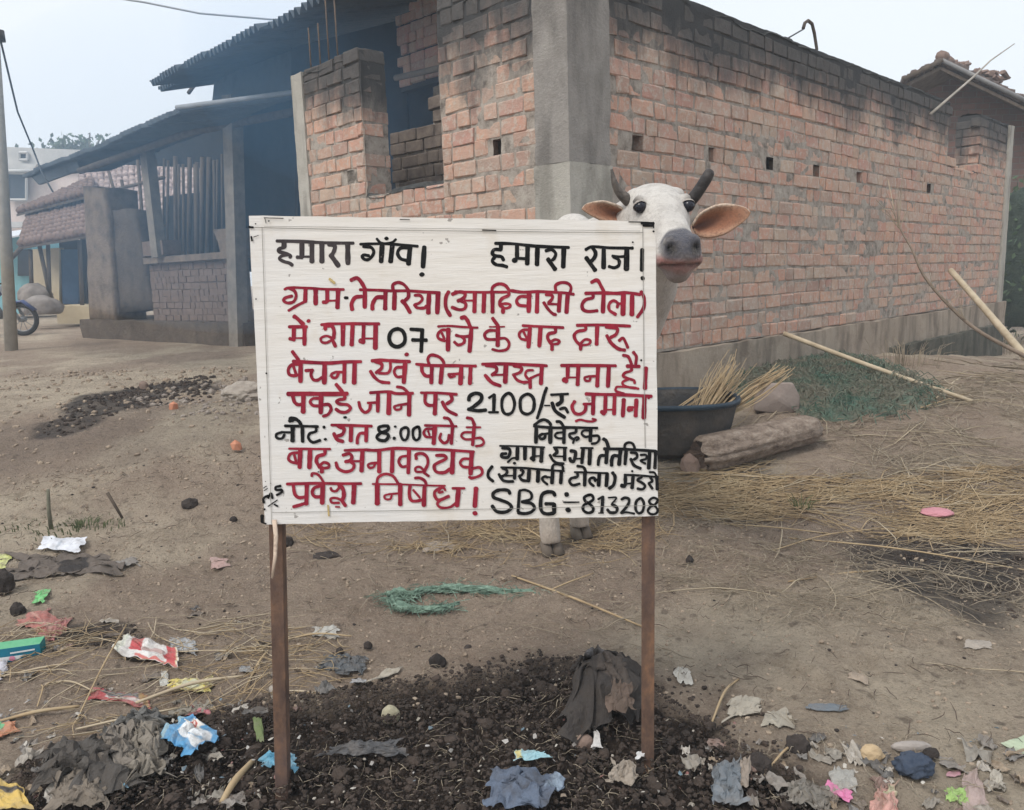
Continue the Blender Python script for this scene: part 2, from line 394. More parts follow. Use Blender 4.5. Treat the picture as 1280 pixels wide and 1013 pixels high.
def mortar(name, P0, T, Nn, t0, t1, zlo, zhi, parent, mask=None, res=.022, depth=.0065, amp=.010, thick=.22, m=None, seed=0):
    """a rough mortar face standing just behind the brick faces, with a solid back"""
    nu = max(3, int((t1-t0)/res)); nv = max(3, int((zhi-zlo)/res))
    t, z = np.meshgrid(np.linspace(t0, t1, nu), np.linspace(zlo, zhi, nv), indexing='ij')
    d = -depth+amp*fbm(t*9, z*14, seed, 4, 7)+.006*fbm(t*1.7, z*2.2, seed, 2, 17)
    V = P0+t[..., None]*T+z[..., None]*Z3+d[..., None]*Nn
    i = np.arange(nu-1)[:, None]*nv; j = np.arange(nv-1)[None, :]; a = (i+j).ravel(); Q = np.stack([a, a+1, a+nv+1, a+nv], 1)
    V = V.reshape(-1, 3)
    if mask is not None:
        tc = (t[:-1, :-1]+t[1:, 1:])/2; zc = (z[:-1, :-1]+z[1:, 1:])/2; Q = Q[~mask(tc.ravel(), zc.ravel())]
    o = raw_mesh(name, V, Q, m or M_MORTAR, parent, True)
    return o
house = empty('brick_shed', C0+Z3*.3, 'long unroofed brick building with grey concrete corner pillar behind the notice board', 'building')
TH = .23
# openings of the two faces
def holeR(t, z, L):
    h = []
    if abs(z-1.85) < .05 and any(abs(t-q) < max(.06, L/2*.9) and abs(t-q) < .075 for q in (.62, 1.42, 2.18, 2.93, 3.75, 5.45, 7.6)): return True
    if 5.95 < t < 6.98 and z > 2.12+.1*((t-5.95) > .55 and -1 or 0)*0: return not (t < 6.25 and z < 2.16)
    if z > 2.72-.0*t: return True
    return False
def holeL(t, z, L):
    if 1.06 < t < 1.93 and z > 1.72: return True
    if abs(z-1.85) < .05 and (abs(t-.56) < .07 or abs(t-2.12) < .06 or abs(t-2.42) < .06): return True
    return False
bR = lay(C0, U3, -V3, .34, 8.05, .6, 2.8, lambda t, z, L: holeR(t, z, L) or z > 2.74, .004, 5)
bL = lay(C0, V3, -U3, .24, 1.06, .6, 2.8, holeL, .006, 9)+lay(C0, V3, -U3, 1.06, 1.93, .6, 1.7, holeL, .004, 10)+lay(C0, V3, -U3, 1.93, 2.68, .6, 2.7, holeL, .005, 12)
# reveals of the openings
bL += lay(C0+V3*1.93+U3*0, U3, -V3, .0, TH, 1.7, 2.7, None, .004, 14, pstr=.7)
bRv = lay(C0+U3*6.98, V3, -U3, .0, .26, 2.1, 2.75, None, .004, 15, pstr=.7)
mR = mortar('wall', C0, U3, -V3, .34, 8.05, .6, 2.74, house, lambda t, z: ((t > 5.95) & (t < 6.98) & (z > 2.1)) | ((np.abs(z-1.85) < .045) & (np.min([np.abs(t-q) for q in (.62, 1.42, 2.18, 2.93, 3.75, 5.45, 7.6)], 0) < .05)), seed=1)
mL = mortar('wall', C0, V3, -U3, .24, 2.68, .6, 2.74, house, lambda t, z: ((t > 1.06) & (t < 1.93) & (z > 1.7)) | ((t > 1.93) & (z > 2.68)) | ((np.abs(z-1.85) < .045) & (np.min([np.abs(t-q) for q in (.56, 2.12, 2.42)], 0) < .04)), seed=2)
mr2 = MB()
mr2.box(C0+V3*(1.93+.125)+U3*(TH/2+.002)+Z3*2.19, (V3, U3, Z3), (.118, TH/2-.01, .49))                # pillar core behind its faces
mr2.build('wall_core', M_MORTAR, house); mr2 = MB()
mr2.box(C0+U3*(6.98+.53)+V3*(.13)+Z3*2.42, (U3, V3, Z3), (.52, .115, .32))
mr2.build('wall_core', M_MORTAR, house); mr2 = MB()
mr2.box(C0+V3*2.3+U3*(TH/2+.002)+Z3*1.65, (V3, U3, Z3), (.37, TH/2-.01, 1.03))
mr2.build('wall_core', M_MORTAR, house)
inner = MB()   # rear faces, so that holes and gaps are dark inside but the wall is solid
inner.box(C0+U3*(4.2)+V3*(TH-.03)+Z3*1.65, (U3, V3, Z3), (3.85, .03, 1.06-.6+.0))
inner.box(C0+U3*(3.13)+V3*(TH-.03)+Z3*2.41, (U3, V3, Z3), (2.80, .03, .30))
inner.box(C0+V3*(.65)+U3*(TH-.03)+Z3*1.65, (V3, U3, Z3), (.41, .03, 1.06))
inner.box(C0+V3*(1.5)+U3*(TH-.03)+Z3*1.15, (V3, U3, Z3), (.43, .03, .55))
inner.build('inner_face', M_MORTAR, house)
# top courses seen against the sky: an uneven cap of mortar and broken brick along the whole wall
def cap(P0, T, Nn, t0, t1, z, parent, wd=TH, seed=0):
    nu = int((t1-t0)/.025)+2; nv = 9; t = np.linspace(t0, t1, nu)[:, None]+0*np.zeros((1, nv)); s = np.linspace(0, 1, nv)[None, :]+0*t
    d = s*wd; prof = np.where((s < .01) | (s > .99), -.03, .0)
    zz = z+prof+.022*fbm(t*5, s*3, seed, 4, 3)+.012*np.round(vn(t*4.5, s*2, seed, 5)*1.5)
    V = P0+t[..., None]*T-Nn*d[..., None]+Nn*.002+Z3*zz[..., None]
    return grid_mesh('coping', V, nu, nv, M_CAP, parent, False)
k = N('blackened mortar cap', .95, .1); k.col(k.ramp(k.noise(12, 6, .7), [(.3, (.03, .032, .034)), (.6, (.075, .075, .072)), (.8, (.13, .12, .105))])); k.bump(k.noise(50, 6, .7), .012); M_CAP = k.m
cap(C0, U3, -V3, .30, 5.95, 2.742, house, seed=1); cap(C0, U3, -V3, 6.98, 8.05, 2.742, house, seed=2); cap(C0, U3, -V3, 5.95, 6.98, 2.11, house, seed=3)
cap(C0, V3, -U3, .24, 1.06, 2.742, house, seed=4); cap(C0, V3, -U3, 1.93, 2.68, 2.685, house, seed=5); cap(C0, V3, -U3, 1.06, 1.93, 1.71, house, seed=6)
# concrete corner pillar: two casts, the lower pale and a little proud
def lumpy_box(name, m, parent, P0, ax, hs, res=.03, amp=.004, sc=12, seed=0):
    bm = bmesh.new(); bmesh.ops.create_cube(bm, size=2)
    n = [max(1, int(2*h/res)) for h in hs]
    for a in range(3):
        ed = [e_ for e_ in bm.edges if abs((e_.verts[0].co-e_.verts[1].co)[a]) > 1e-4]
        ed = [e_ for e_ in ed if n[a] > 1]
        if ed: bmesh.ops.subdivide_edges(bm, edges=ed, cuts=min(n[a], 90)-1, use_grid_fill=True)
    co = np.array([v.co[:] for v in bm.verts])*np.array(hs)
    W = np.asarray(P0)+co@np.array(ax); d = amp*fbm(W[:, 0]*sc, W[:, 1]*sc, W[:, 2]*sc, 4, seed)
    nr = (np.abs(np.array([v.co[:] for v in bm.verts])) > .999)*np.sign(np.array([v.co[:] for v in bm.verts])); W += (nr@np.array(ax))*d[:, None]*1.5
    for v, q in zip(bm.verts, W): v.co = q
    me = bpy.data.meshes.new(name); bm.to_mesh(me); bm.free(); me.materials.append(m)
    me.polygons.foreach_set('use_smooth', [True]*len(me.polygons))
    me.set_sharp_from_angle(angle=math.radians(50))
    return link(name, me, parent)
lumpy_box('pillar', M_CEMU, house, C0+U3*.165+V3*.115+Z3*(1.70+.58), (U3, V3, Z3), (.175, .125, .58), seed=3)
lumpy_box('pillar', M_CEML, house, C0+U3*.170+V3*.118+Z3*(.25+.73), (U3, V3, Z3), (.182, .132, .718), seed=8)
lumpy_box('edge_pillar', M_CEML, house, C0+V3*2.76+U3*.11+Z3*1.46, (V3, U3, Z3), (.078, .12, 1.22), seed=4)
lumpy_box('end_pillar', M_CEML, house, C0+U3*8.14+V3*.10+Z3*1.25, (U3, V3, Z3), (.085, .12, 1.48), seed=6)
# plinth under the long wall and the short wall
lumpy_box('plinth', M_PLINTH, house, C0+U3*4.2+V3*.10+Z3*.22, (U3, V3, Z3), (4.1, .145, .375), res=.06, amp=.012, sc=5, seed=5)
lumpy_box('plinth', M_PLINTH, house, C0+V3*1.5+U3*.10+Z3*.22, (V3, U3, Z3), (1.36, .135, .375), res=.06, amp=.012, sc=5, seed=6)
lumpy_box('footing', cement_mat('mossy footing', (.06, .062, .05), (.11, .105, .085), (.17, .155, .12)), house, C0+U3*6.2-V3*.06+Z3*.03, (U3, V3, Z3), (1.75, .06, .30), res=.05, amp=.016, sc=8, seed=16)
# which bricks become objects: the 300 that show largest (none of those hidden behind the board)
def vis(b):
    x, y = proj(b[0]); hid = (316 < x < 816 and y > 285) or x < -10 or x > 1290 or y < -12
    return (0 if hid else 1)*b[3]/np.linalg.norm(b[0]-CO)**2
allb = [(vis(b), i, b, 'L') for i, b in enumerate(bL)]+[(vis(b), i, b, 'R') for i, b in enumerate(bR+bRv)]
allb.sort(key=lambda q: -q[0])
for q in allb[:300]: place(q[2], mL if q[3] == 'L' else mR, True)
join_bricks('bricks', [q[2] for q in allb[300:]], house)
# inner cross wall and dark interior seen through the left opening
ib = lay(C0+U3*1.9+V3*.3, V3, -U3, .0, 2.6, .6, 2.2, None, .004, 22)
join_bricks('rear_bricks', ib, house); mortar('rear_wall', C0+U3*1.9+V3*.3, V3, -U3, 0, 2.6, .3, 2.2, house, res=.06, seed=6)
jb = lay(C0+U3*1.0+V3*1.30, V3, -U3, .0, .16, 1.3, 2.3, None, .004, 25); join_bricks('rear_bricks', jb, house)
# steel hook, rods
M_STEEL = noisy('rusted steel bar', (.05, .045, .042), (.13, .09, .065), 30, .7, .001)
def rod(name, pts, r, parent, n=8, m=None): b = MB(); b.tube(pts, r, n); return b.build(name, m or M_STEEL, parent, True)
tq = 2.75; hk = [(1021, 62), (1018, 42), (1015, 30), (1010, 26), (1006, 29), (1004, 36)]
t_, z_ = onR(1021, 66)
rod('hook', [C0+U3*t_+V3*.1+Z3*2.70]+[atP(x, y, C0+V3*.1, V3) for x, y in hk], .013, house)
for x in (375, 387, 398, 409):
    t_, z_ = onL(x, 95); rod('reinforcing_rod', [C0+V3*t_+U3*.1+Z3*2.6, C0+V3*t_+U3*.1+Z3*(3.02+.1*(x % 3))], .006, house, 6)

# ================================================================== OPEN SHED WITH CORRUGATED ROOFS (left)
M_IRON = noisy('sooty corrugated sheet', (.035, .042, .05), (.085, .10, .115), 3, .75, .002, 40, c=(.06, .07, .08))
M_MUD = noisy('mud plaster', (.085, .07, .058), (.19, .15, .12), 4, .95, .02, 20, c=(.25, .205, .16))
M_MUDD = noisy('damp mud', (.07, .058, .05), (.13, .105, .085), 4, .95, .02, 20)
M_CEMC = noisy('bare concrete column', (.15, .135, .12), (.27, .24, .205), 6, .9, .006)
M_WOOD = noisy('old timber', (.06, .045, .035), (.14, .11, .085), 10, .9, .006, 40, stretch=(1, 1, .2))
M_BAMB = noisy('dry bamboo', (.33, .25, .15), (.50, .41, .27), 9, .6, .002, 50)
M_DARKIN = noisy('shade-dark inner wall', (.012, .013, .015), (.028, .028, .03), 5, .95, .01)  # near-black colour stands in for the shade indoors
FL = np.array([-3.58, 10.4, 0]); WD = np.array([-.78, .62, 0]); WD /= np.linalg.norm(WD); WN = np.array([-WD[1], WD[0], 0]); WN = -WN if WN[1] > 0 else WN   # WN points to the camera side
BK = -WN
shed = empty('open_shed', FL+Z3*.28, 'smoky dark open shed with corrugated iron roof on concrete posts', 'shed')
def onS(x, y, back=0): return atP(x, y, FL+BK*back, WN)
def post(name, x0, y0, x1, y1, wpx, m, back=0, dep=.14, parent=None, lean=True):
    a = onS(x0, y0, back); b = onS(x1, y1, back); Yv = a[1]; hw = wpx/2*Yv/F0
    mb = MB(); t = (b-a); L = np.linalg.norm(t); t /= L; sx = np.cross(t, WN); sx /= np.linalg.norm(sx); nn = np.cross(sx, t)
    mb.box((a+b)/2, (sx, nn, t), (hw, dep/2, L/2)); o = mb.build(name, m, parent or shed)
    return o
post('column', 299, 445, 290, 120, 19, M_CEMC, 0, .16)
post('column', 199, 322, 183, 180, 15, M_CEMC, 0.02, .14)
# mud pier at the left
def pier(px, m, dep=.5, back=0, name='mud_pier', amp=.02):
    mb = []; P = [onS(x, y, back) for x, y in px]
    bm = bmesh.new(); f = [bm.verts.new(p) for p in P]; fc = bm.faces.new(f)
    r = bmesh.ops.extrude_face_region(bm, geom=[fc]); vs = [v for v in r['geom'] if isinstance(v, bmesh.types.BMVert)]
    for v in vs: v.co += Vector(BK*dep)
    bmesh.ops.subdivide_edges(bm, edges=bm.edges, cuts=7, use_grid_fill=True)
    bmesh.ops.triangulate(bm, faces=bm.faces)
    for v in bm.verts:
        c = v.co; v.co += Vector((fbm(c.x*3, c.y*3, c.z*3, 3, 5), fbm(c.x*3, c.y*3, c.z*3, 3, 6), fbm(c.x*3, c.y*3, c.z*3, 3, 7)))*amp*2
    bmesh.ops.recalc_face_normals(bm, faces=bm.faces)
    me = bpy.data.meshes.new(name); bm.to_mesh(me); bm.free(); me.materials.append(m); me.polygons.foreach_set('use_smooth', [True]*len(me.polygons))
    return link(name, me, shed)
pier([(113, 405), (146, 405), (132, 235), (104, 232)], M_MUD, .5, .05)
pier([(146, 392), (192, 388), (168, 262), (138, 262)], M_MUDD, .4, .12)
# plinth
mb = MB(); a = onS(104, 432); b = onS(306, 432); a[2] = b[2] = 0
def slab(name, P, Q, z0, z1, dep, m, off=0, parent=None, amp=.02):
    T = (Q-P); L = np.linalg.norm(T[:2]); T = T/L
    return lumpy_box(name, m, parent or shed, (P+Q)/2*np.array([1, 1, 0])+BK*(dep/2+off)+Z3*(z0+z1)/2, (T, BK, Z3), (L/2, dep/2, (z1-z0)/2), res=.09, amp=amp, sc=4, seed=7)
zt = onS(200, 402)[2]
slab('plinth', a, b, .0, zt, 3.4, M_MUDD, 0)
# half wall of small bricks between the posts
p0, p1 = onS(297, 400, .1), onS(193, 402, .1); zt1 = onS(245, 324, .1)[2]; Lw = np.linalg.norm((p1-p0)[:2]); TW = (p1-p0)*np.array([1, 1, 0])/Lw
M_BRK2 = brick_mat('dusty brick', False); M_BRK2.node_tree.nodes['Principled BSDF'].inputs['Roughness'].default_value = .95
k = N('dusty sooty brick', .95, .1); k.col(k.mix(k.noise(12, 6, .7), (.085, .066, .057), (.26, .195, .16))); k.bump(k.noise(40, 5, .7), .006); M_BRK2 = k.m
hw_ = MB(); hw_.box((p0+p1)/2*np.array([1, 1, 0])+BK*.130+Z3*(zt+zt1-.02)/2, (TW, BK, Z3), (Lw/2, .115, (zt1-zt)/2)); wallo = hw_.build('half_wall', M_MUD, shed)
S2 = [m_.copy() for m_ in STR]; H2 = [m_.copy() for m_ in HDR]
for m_ in S2+H2: m_.materials.clear(); m_.materials.append(M_BRK2)
_S, _H = STR, HDR
def with_pool(fn, *a):
    global STR, HDR
    STR, HDR = S2, H2
    try: return fn(*a)
    finally: STR, HDR = _S, _H
hb = lay(p0*np.array([1, 1, 0])+WN*.0, TW, WN, .02, Lw, zt, zt1-.05, None, .005, 31, ch=(zt1-zt-.05)/9)
for b_ in hb: with_pool(place, b_, wallo, True)
mb = MB(); mb.box((p0+p1)/2*np.array([1, 1, 0])+BK*.09+Z3*(zt1+.02), (TW, BK, Z3), (Lw/2+.03, .15, .045)); mb.build('sill', M_MUD, shed)
# brick stub under column 2 and the broken stub by column 1
q0 = onS(183, 318, .05); q1 = onS(205, 303, .05); mb = MB(); mb.box((q0+q1)/2+BK*.1, (TW, BK, Z3), (abs((q1-q0)@TW)/2+.02, .14, abs(q1-q0)[2]/2+.03)); mb.build('stub', M_BRK2, shed)
mb = MB(); v_ = [onS(x, y, .05) for x, y in ((277, 322), (298, 322), (298, 285), (266, 287), (272, 302))]; mb.add(v_+[q+BK*.22 for q in v_], [(0, 1, 2, 3, 4), (9, 8, 7, 6, 5)]+[(i, (i+1) % 5, (i+1) % 5+5, i+5) for i in range(5)]); mb.build('stub', M_MUD, shed)
# back screen of poles and walls coloured dark for the inner shade, left part open
def quad(name, P, m, parent, thick=.02, nn=None):
    nn = BK if nn is None else nn; mb = MB(); n = len(P); P = [np.array(p) for p in P]
    mb.add(P+[p+nn*thick for p in P], [tuple(range(n)), tuple(range(2*n-1, n-1, -1))]+[(i, (i+1) % n, (i+1) % n+n, i+n) for i in range(n)]); return mb.build(name, m, parent)
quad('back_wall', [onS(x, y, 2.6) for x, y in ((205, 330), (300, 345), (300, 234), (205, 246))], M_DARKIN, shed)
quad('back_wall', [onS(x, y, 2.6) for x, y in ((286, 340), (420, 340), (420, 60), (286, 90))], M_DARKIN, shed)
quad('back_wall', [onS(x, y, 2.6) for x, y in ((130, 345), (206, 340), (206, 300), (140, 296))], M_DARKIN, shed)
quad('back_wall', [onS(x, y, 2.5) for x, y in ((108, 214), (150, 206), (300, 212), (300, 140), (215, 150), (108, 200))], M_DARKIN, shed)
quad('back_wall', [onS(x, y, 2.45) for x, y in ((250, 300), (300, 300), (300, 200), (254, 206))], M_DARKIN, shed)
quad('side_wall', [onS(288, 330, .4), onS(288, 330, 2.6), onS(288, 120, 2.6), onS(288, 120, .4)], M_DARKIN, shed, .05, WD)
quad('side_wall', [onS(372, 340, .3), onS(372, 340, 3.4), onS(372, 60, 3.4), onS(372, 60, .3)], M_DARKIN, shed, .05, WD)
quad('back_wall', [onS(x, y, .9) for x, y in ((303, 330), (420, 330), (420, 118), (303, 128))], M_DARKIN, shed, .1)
rr = random.Random(4)
for i, x in enumerate(range(206, 290, 6)):
    x0 = x+rr.uniform(-2, 2); rod('screen_pole', [onS(x0+rr.uniform(-2, 2), 335, 2.4), onS(x0, 200+rr.uniform(-8, 8), 2.4)], rr.choice((.022, .03, .045)), shed, 6, M_WOOD)
for x0, y0, x1, y1 in ((170, 345, 152, 225), (160, 300, 136, 215), (183, 330, 172, 200), (148, 262, 205, 283), (150, 236, 205, 222), (195, 340, 190, 190)):
    rod('frame_pole', [onS(x0, y0, 2.2), onS(x1, y1, 2.2)], .035, shed, 6, M_WOOD)
# corrugated sheets
def corr(name, E0, E1, R0, R1, pitch, amp, m, parent, ragged=0, seed=0, nv=5):
    """sheet spanned by the eave E0-E1 and the far edge R0-R1; waves run from eave to far edge"""
    E0, E1, R0, R1 = map(np.asarray, (E0, E1, R0, R1)); L = np.linalg.norm(E1-E0); nu = int(L/pitch*8)+2
    nn = np.cross(E1-E0, R0-E0); nn = nn/np.linalg.norm(nn); nn = nn if nn[2] > 0 else -nn
    s = np.linspace(0, 1, nu); V = []
    for a in s:
        o1 = E0+(E1-E0)*a; o2 = R0+(R1-R0)*a; rg = ragged*float(_hash(np.array([math.floor(a*L/.75)]), np.array([seed]), np.array([1]), 5)[0]-.4)
        for b in np.linspace(0, 1, nv): V.append(o1+(o2-o1)*(b if b > 0 else rg/3)+nn*(amp*math.sin(2*math.pi*a*L/pitch)+.012*math.floor(a*L/.75 % 2)))
    o = grid_mesh(name, V, nu, nv, m, parent, True); md = o.modifiers.new('s', 'SOLIDIFY'); md.thickness = .003
    return o
UPD = U3.copy()
ea = atY(172, 116, 11.6); eb_ = V3*-1; zA = ea[2]
eb = ea-V3*8.3; eb[2] = atY(392, -6, 7.2)[2]
eb = atY(455, -40, 6.3)
up = U3*4.4+Z3*1.15
corr('roof_sheet', ea, eb, ea+up, eb+up, .125, .040, M_IRON, shed, .34, 3)
rod('roof_beam', [atY(236, 116, 12.2), atY(245, 104, 13.2)], .03, shed, 6, M_WOOD)
quad('gable_board', [atY(265, 129, 12.0), atY(372, 118, 9.6), atY(372, 60, 9.6), atY(268, 99, 12.0)], M_IRON, shed, .03)
quad('gable_board', [atY(364, 118, 9.3), atY(520, 118, 8.8), atY(520, 20, 8.8), atY(364, 60, 9.3)], M_DARKIN, shed, .05)
l1, l2, l3 = atY(28, 221, 14.2), atY(221, 138, 9.8), atY(369, 119, 9.0)
l4 = l1+(l3-l2)*1.25
corr('roof_sheet', l1, l2, l4, l3, .125, .036, M_IRON, shed, .40, 8)
rod('eave_beam', [l2+Z3*.03, l3+Z3*.03], .028, shed, 8, noisy('pale sheet edge', (.25, .26, .27), (.36, .37, .38), 5))
rod('eave_beam', [atY(100, 214, 12.4), atY(240, 165, 10.6), atY(368, 140, 9.6)], .05, shed, 8, M_WOOD)
quad('roof_board', [atY(48, 231, 13.8), atY(100, 212, 12.6), atY(96, 200, 12.6), atY(40, 222, 13.9)], M_IRON, shed, .05)
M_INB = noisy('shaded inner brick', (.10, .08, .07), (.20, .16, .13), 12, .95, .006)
# pink brick upper wall of the room behind, seen above the opening
roomw = empty('rear_brick_room', atY(600, 330, 8.5)*np.array([1, 1, 0])+Z3*.3, 'hazy pink brick upper wall rising behind the grey corner pillar', 'building')
RA = atY(498, 100, 8.6); RB = atY(720, 60, 7.0); RT = (RB-RA)*np.array([1, 1, 0]); RL = np.linalg.norm(RT); RT /= RL; RN = np.array([RT[1], -RT[0], 0]); RN = RN if RN[1] < 0 else -RN
rb = lay(RA*np.array([1, 1, 0]), RT, RN, 0, RL, RA[2]-.08, RA[2]+1.35, lambda t, z, L: z > RA[2]+.55+.5*t+.05*math.sin(t*9), .004, 41)
join_bricks('bricks', rb, roomw, brick_mat('unstained brick', False))
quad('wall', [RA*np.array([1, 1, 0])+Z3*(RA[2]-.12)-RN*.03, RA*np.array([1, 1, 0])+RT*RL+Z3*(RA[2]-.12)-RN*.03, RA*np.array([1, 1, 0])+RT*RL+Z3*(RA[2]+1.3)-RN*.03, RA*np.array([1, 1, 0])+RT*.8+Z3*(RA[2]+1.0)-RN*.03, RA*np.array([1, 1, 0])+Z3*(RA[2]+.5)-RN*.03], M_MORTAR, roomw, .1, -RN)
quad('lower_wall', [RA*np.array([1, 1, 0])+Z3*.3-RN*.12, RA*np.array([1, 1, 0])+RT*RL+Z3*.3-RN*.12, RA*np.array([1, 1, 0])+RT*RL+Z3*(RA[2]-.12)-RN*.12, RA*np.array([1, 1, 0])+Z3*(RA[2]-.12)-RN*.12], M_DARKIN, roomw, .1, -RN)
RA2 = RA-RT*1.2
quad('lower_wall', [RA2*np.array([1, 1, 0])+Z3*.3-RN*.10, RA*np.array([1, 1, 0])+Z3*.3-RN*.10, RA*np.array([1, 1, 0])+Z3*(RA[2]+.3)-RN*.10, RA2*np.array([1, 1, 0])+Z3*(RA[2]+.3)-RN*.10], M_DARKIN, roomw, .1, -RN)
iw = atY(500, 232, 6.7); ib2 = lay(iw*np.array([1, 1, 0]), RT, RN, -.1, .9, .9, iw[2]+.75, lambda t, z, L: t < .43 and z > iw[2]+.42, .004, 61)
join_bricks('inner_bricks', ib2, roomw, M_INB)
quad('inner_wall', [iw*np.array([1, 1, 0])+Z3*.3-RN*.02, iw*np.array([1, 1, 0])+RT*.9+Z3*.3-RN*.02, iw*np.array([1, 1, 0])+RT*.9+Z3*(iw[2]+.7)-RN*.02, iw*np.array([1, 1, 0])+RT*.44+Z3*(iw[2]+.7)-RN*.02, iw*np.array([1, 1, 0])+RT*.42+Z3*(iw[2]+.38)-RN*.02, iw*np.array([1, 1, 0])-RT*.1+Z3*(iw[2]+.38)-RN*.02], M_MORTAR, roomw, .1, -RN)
rod('lintel', [atY(494, 98, 8.3), atY(556, 84, 7.9)], .03, roomw, 6, M_CEMC)

# ================================================================== FAR LEFT: houses, pole, motorcycle, tree
M_PINK = noisy('faded pink limewash', (.56, .44, .39), (.70, .58, .52), 2, .95, .004, c=(.62, .48, .42))
M_WHITEW = noisy('dirty white band', (.45, .44, .42), (.60, .58, .55), 2, .95, .003)
M_WINB = noisy('dark window opening', (.03, .04, .05), (.05, .06, .075), 3, .6, 0)
M_CREAM = noisy('cream mud wall', (.44, .36, .24), (.56, .48, .34), 2, .95, .01)
M_CYAN = noisy('turquoise limewash', (.15, .38, .44), (.24, .48, .52), 2, .95, .004)
M_TILE = noisy('old clay tiles', (.085, .065, .058), (.24, .165, .135), 6, .95, .01, c=(.15, .12, .105))
def facing(name, px, Y, m, parent, thick=.3, dz=None):
    P = [atY(x, y, Y if np.isscalar(Y) else Y[i]) for i, (x, y) in enumerate(px)]
    return quad(name, P, m, parent, thick, np.array([0, 1, 0]))
B1 = empty('two_storey_house', atY(40, 380, 30)*np.array([1, 1, 0]), 'hazy pale pink two-storey house with flat roof at far left', 'house')
facing('wall', [(-90, 395), (112, 395), (110, 195), (-90, 178)], 30, M_PINK, B1, 5)
facing('parapet', [(-90, 197), (112, 212), (112, 188), (-90, 180)], 29.8, M_WHITEW, B1, .15)
facing('ledge', [(-90, 216), (40, 216), (46, 205), (-90, 202)], 29.5, M_WHITEW, B1, .3)
facing('ledge', [(-90, 287), (45, 284), (45, 277), (-90, 279)], 29.5, M_WHITEW, B1, .3)
for q in ([(4, 250), (33, 250), (33, 217), (4, 216)], [(24, 200), (34, 200), (34, 191), (24, 191)]):
    w_ = facing('window', q, 29.7, M_WINB, B1, .1); fr = MB()
    for i in range(4):
        a_, b_ = atY(*q[i], 29.65), atY(*q[(i+1) % 4], 29.65); fr.tube([a_, b_], .05, 4)
    fr.build('frame', M_WHITEW, w_)
rod('awning', [atY(0, 214, 29.0), atY(40, 214, 29.0)], .06, B1, 4, M_WHITEW)
B2 = empty('turquoise_house', atY(20, 385, 24)*np.array([1, 1, 0]), 'turquoise-walled low house with a pale tin awning behind the motorcycle', 'house')
facing('wall', [(-60, 395), (42, 392), (40, 296), (-60, 290)], 24, M_CYAN, B2, 2)
facing('door', [(22, 345), (36, 345), (36, 312), (22, 312)], 23.9, M_WINB, B2, .08)
quad('awning', [atY(-30, 305, 22), atY(36, 294, 22.5), atY(36, 288, 24), atY(-30, 297, 24)], noisy('pale tin', (.55, .58, .60), (.70, .72, .74), 3, .5), B2, .04, Z3)
# tiled cottage
B3 = empty('tiled_cottage', atY(75, 390, 19)*np.array([1, 1, 0]), 'low mud cottage with two tiers of old clay tile roof and a blue doorway', 'house')
facing('wall', [(42, 385), (74, 387), (74, 310), (40, 312)], 19, M_CREAM, B3, .3)
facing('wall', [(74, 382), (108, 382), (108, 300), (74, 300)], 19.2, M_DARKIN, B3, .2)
facing('door', [(78, 380), (98, 381), (97, 312), (76, 312)], 19.05, noisy('blue painted door', (.03, .07, .14), (.05, .11, .2), 4), B3, .08)
facing('upper_wall', [(40, 285), (110, 280), (110, 232), (34, 262)], 20.6, noisy('ochre mud wall', (.30, .22, .18), (.38, .29, .235), 2, .95, .01), B3, .2)
def tiles(E0, E1, R0, R1, parent, n, rows, r=.055, seed=0, jit=.25, name='roof_tiles', m=None):
    """rows of half-round tiles from eave to ridge, one joined part"""
    mb = MB(); E0, E1, R0, R1 = map(np.asarray, (E0, E1, R0, R1)); rr = random.Random(seed)
    for i in range(n):
        a = (i+.5)/n
        for j in range(rows):
            b0, b1 = j/rows, (j+1.25)/rows; e_ = E0+(E1-E0)*a; q = R0+(R1-R0)*a; jj = lambda: np.array([rr.uniform(-1, 1), rr.uniform(-1, 1), rr.uniform(-.3, 1)])*r*jit
            p0 = e_+(q-e_)*b0+jj()+Z3*.02; p1 = e_+(q-e_)*min(b1, 1.05)+jj()
            mb.tube([p0, p1], [r*1.1, r*.8], 6)
    o = mb.build(name, m or M_TILE, parent, True); o['kind'] = 'stuff'; return o
r1 = [atY(24, 307, 17.8), atY(112, 292, 17.4), atY(36, 268, 20.4), atY(112, 250, 20.2)]
tiles(r1[0], r1[1], r1[2], r1[3], B3, 15, 8, .085, 1)
quad('roof_deck', [r1[0]-Z3*.05, r1[1]-Z3*.05, r1[3]-Z3*.05, r1[2]-Z3*.05], M_WOOD, B3, .04, -Z3)
r2 = [atY(20, 265, 19.8), atY(116, 240, 19.4), atY(40, 258, 22), atY(116, 222, 22)]
tiles(r2[0], r2[1], r2[2], r2[3], B3, 15, 5, .085, 2); quad('roof_deck', [r2[0]-Z3*.06, r2[1]-Z3*.06, r2[3]-Z3*.06, r2[2]-Z3*.06], M_WOOD, B3, .05, -Z3)
for x0, y0, x1, y1 in ((49, 306, 64, 378), (60, 306, 62, 370), (99, 300, 103, 385), (38, 312, 40, 372), (8, 330, 30, 306)):
    rod('veranda_post', [atY(x0, y0, 18), atY(x1, y1, 18)], .05, B3, 6, M_WOOD)
facing('platform', [(72, 405), (118, 405), (118, 383), (70, 382)], 17.6, M_CREAM, B3, 1.2)
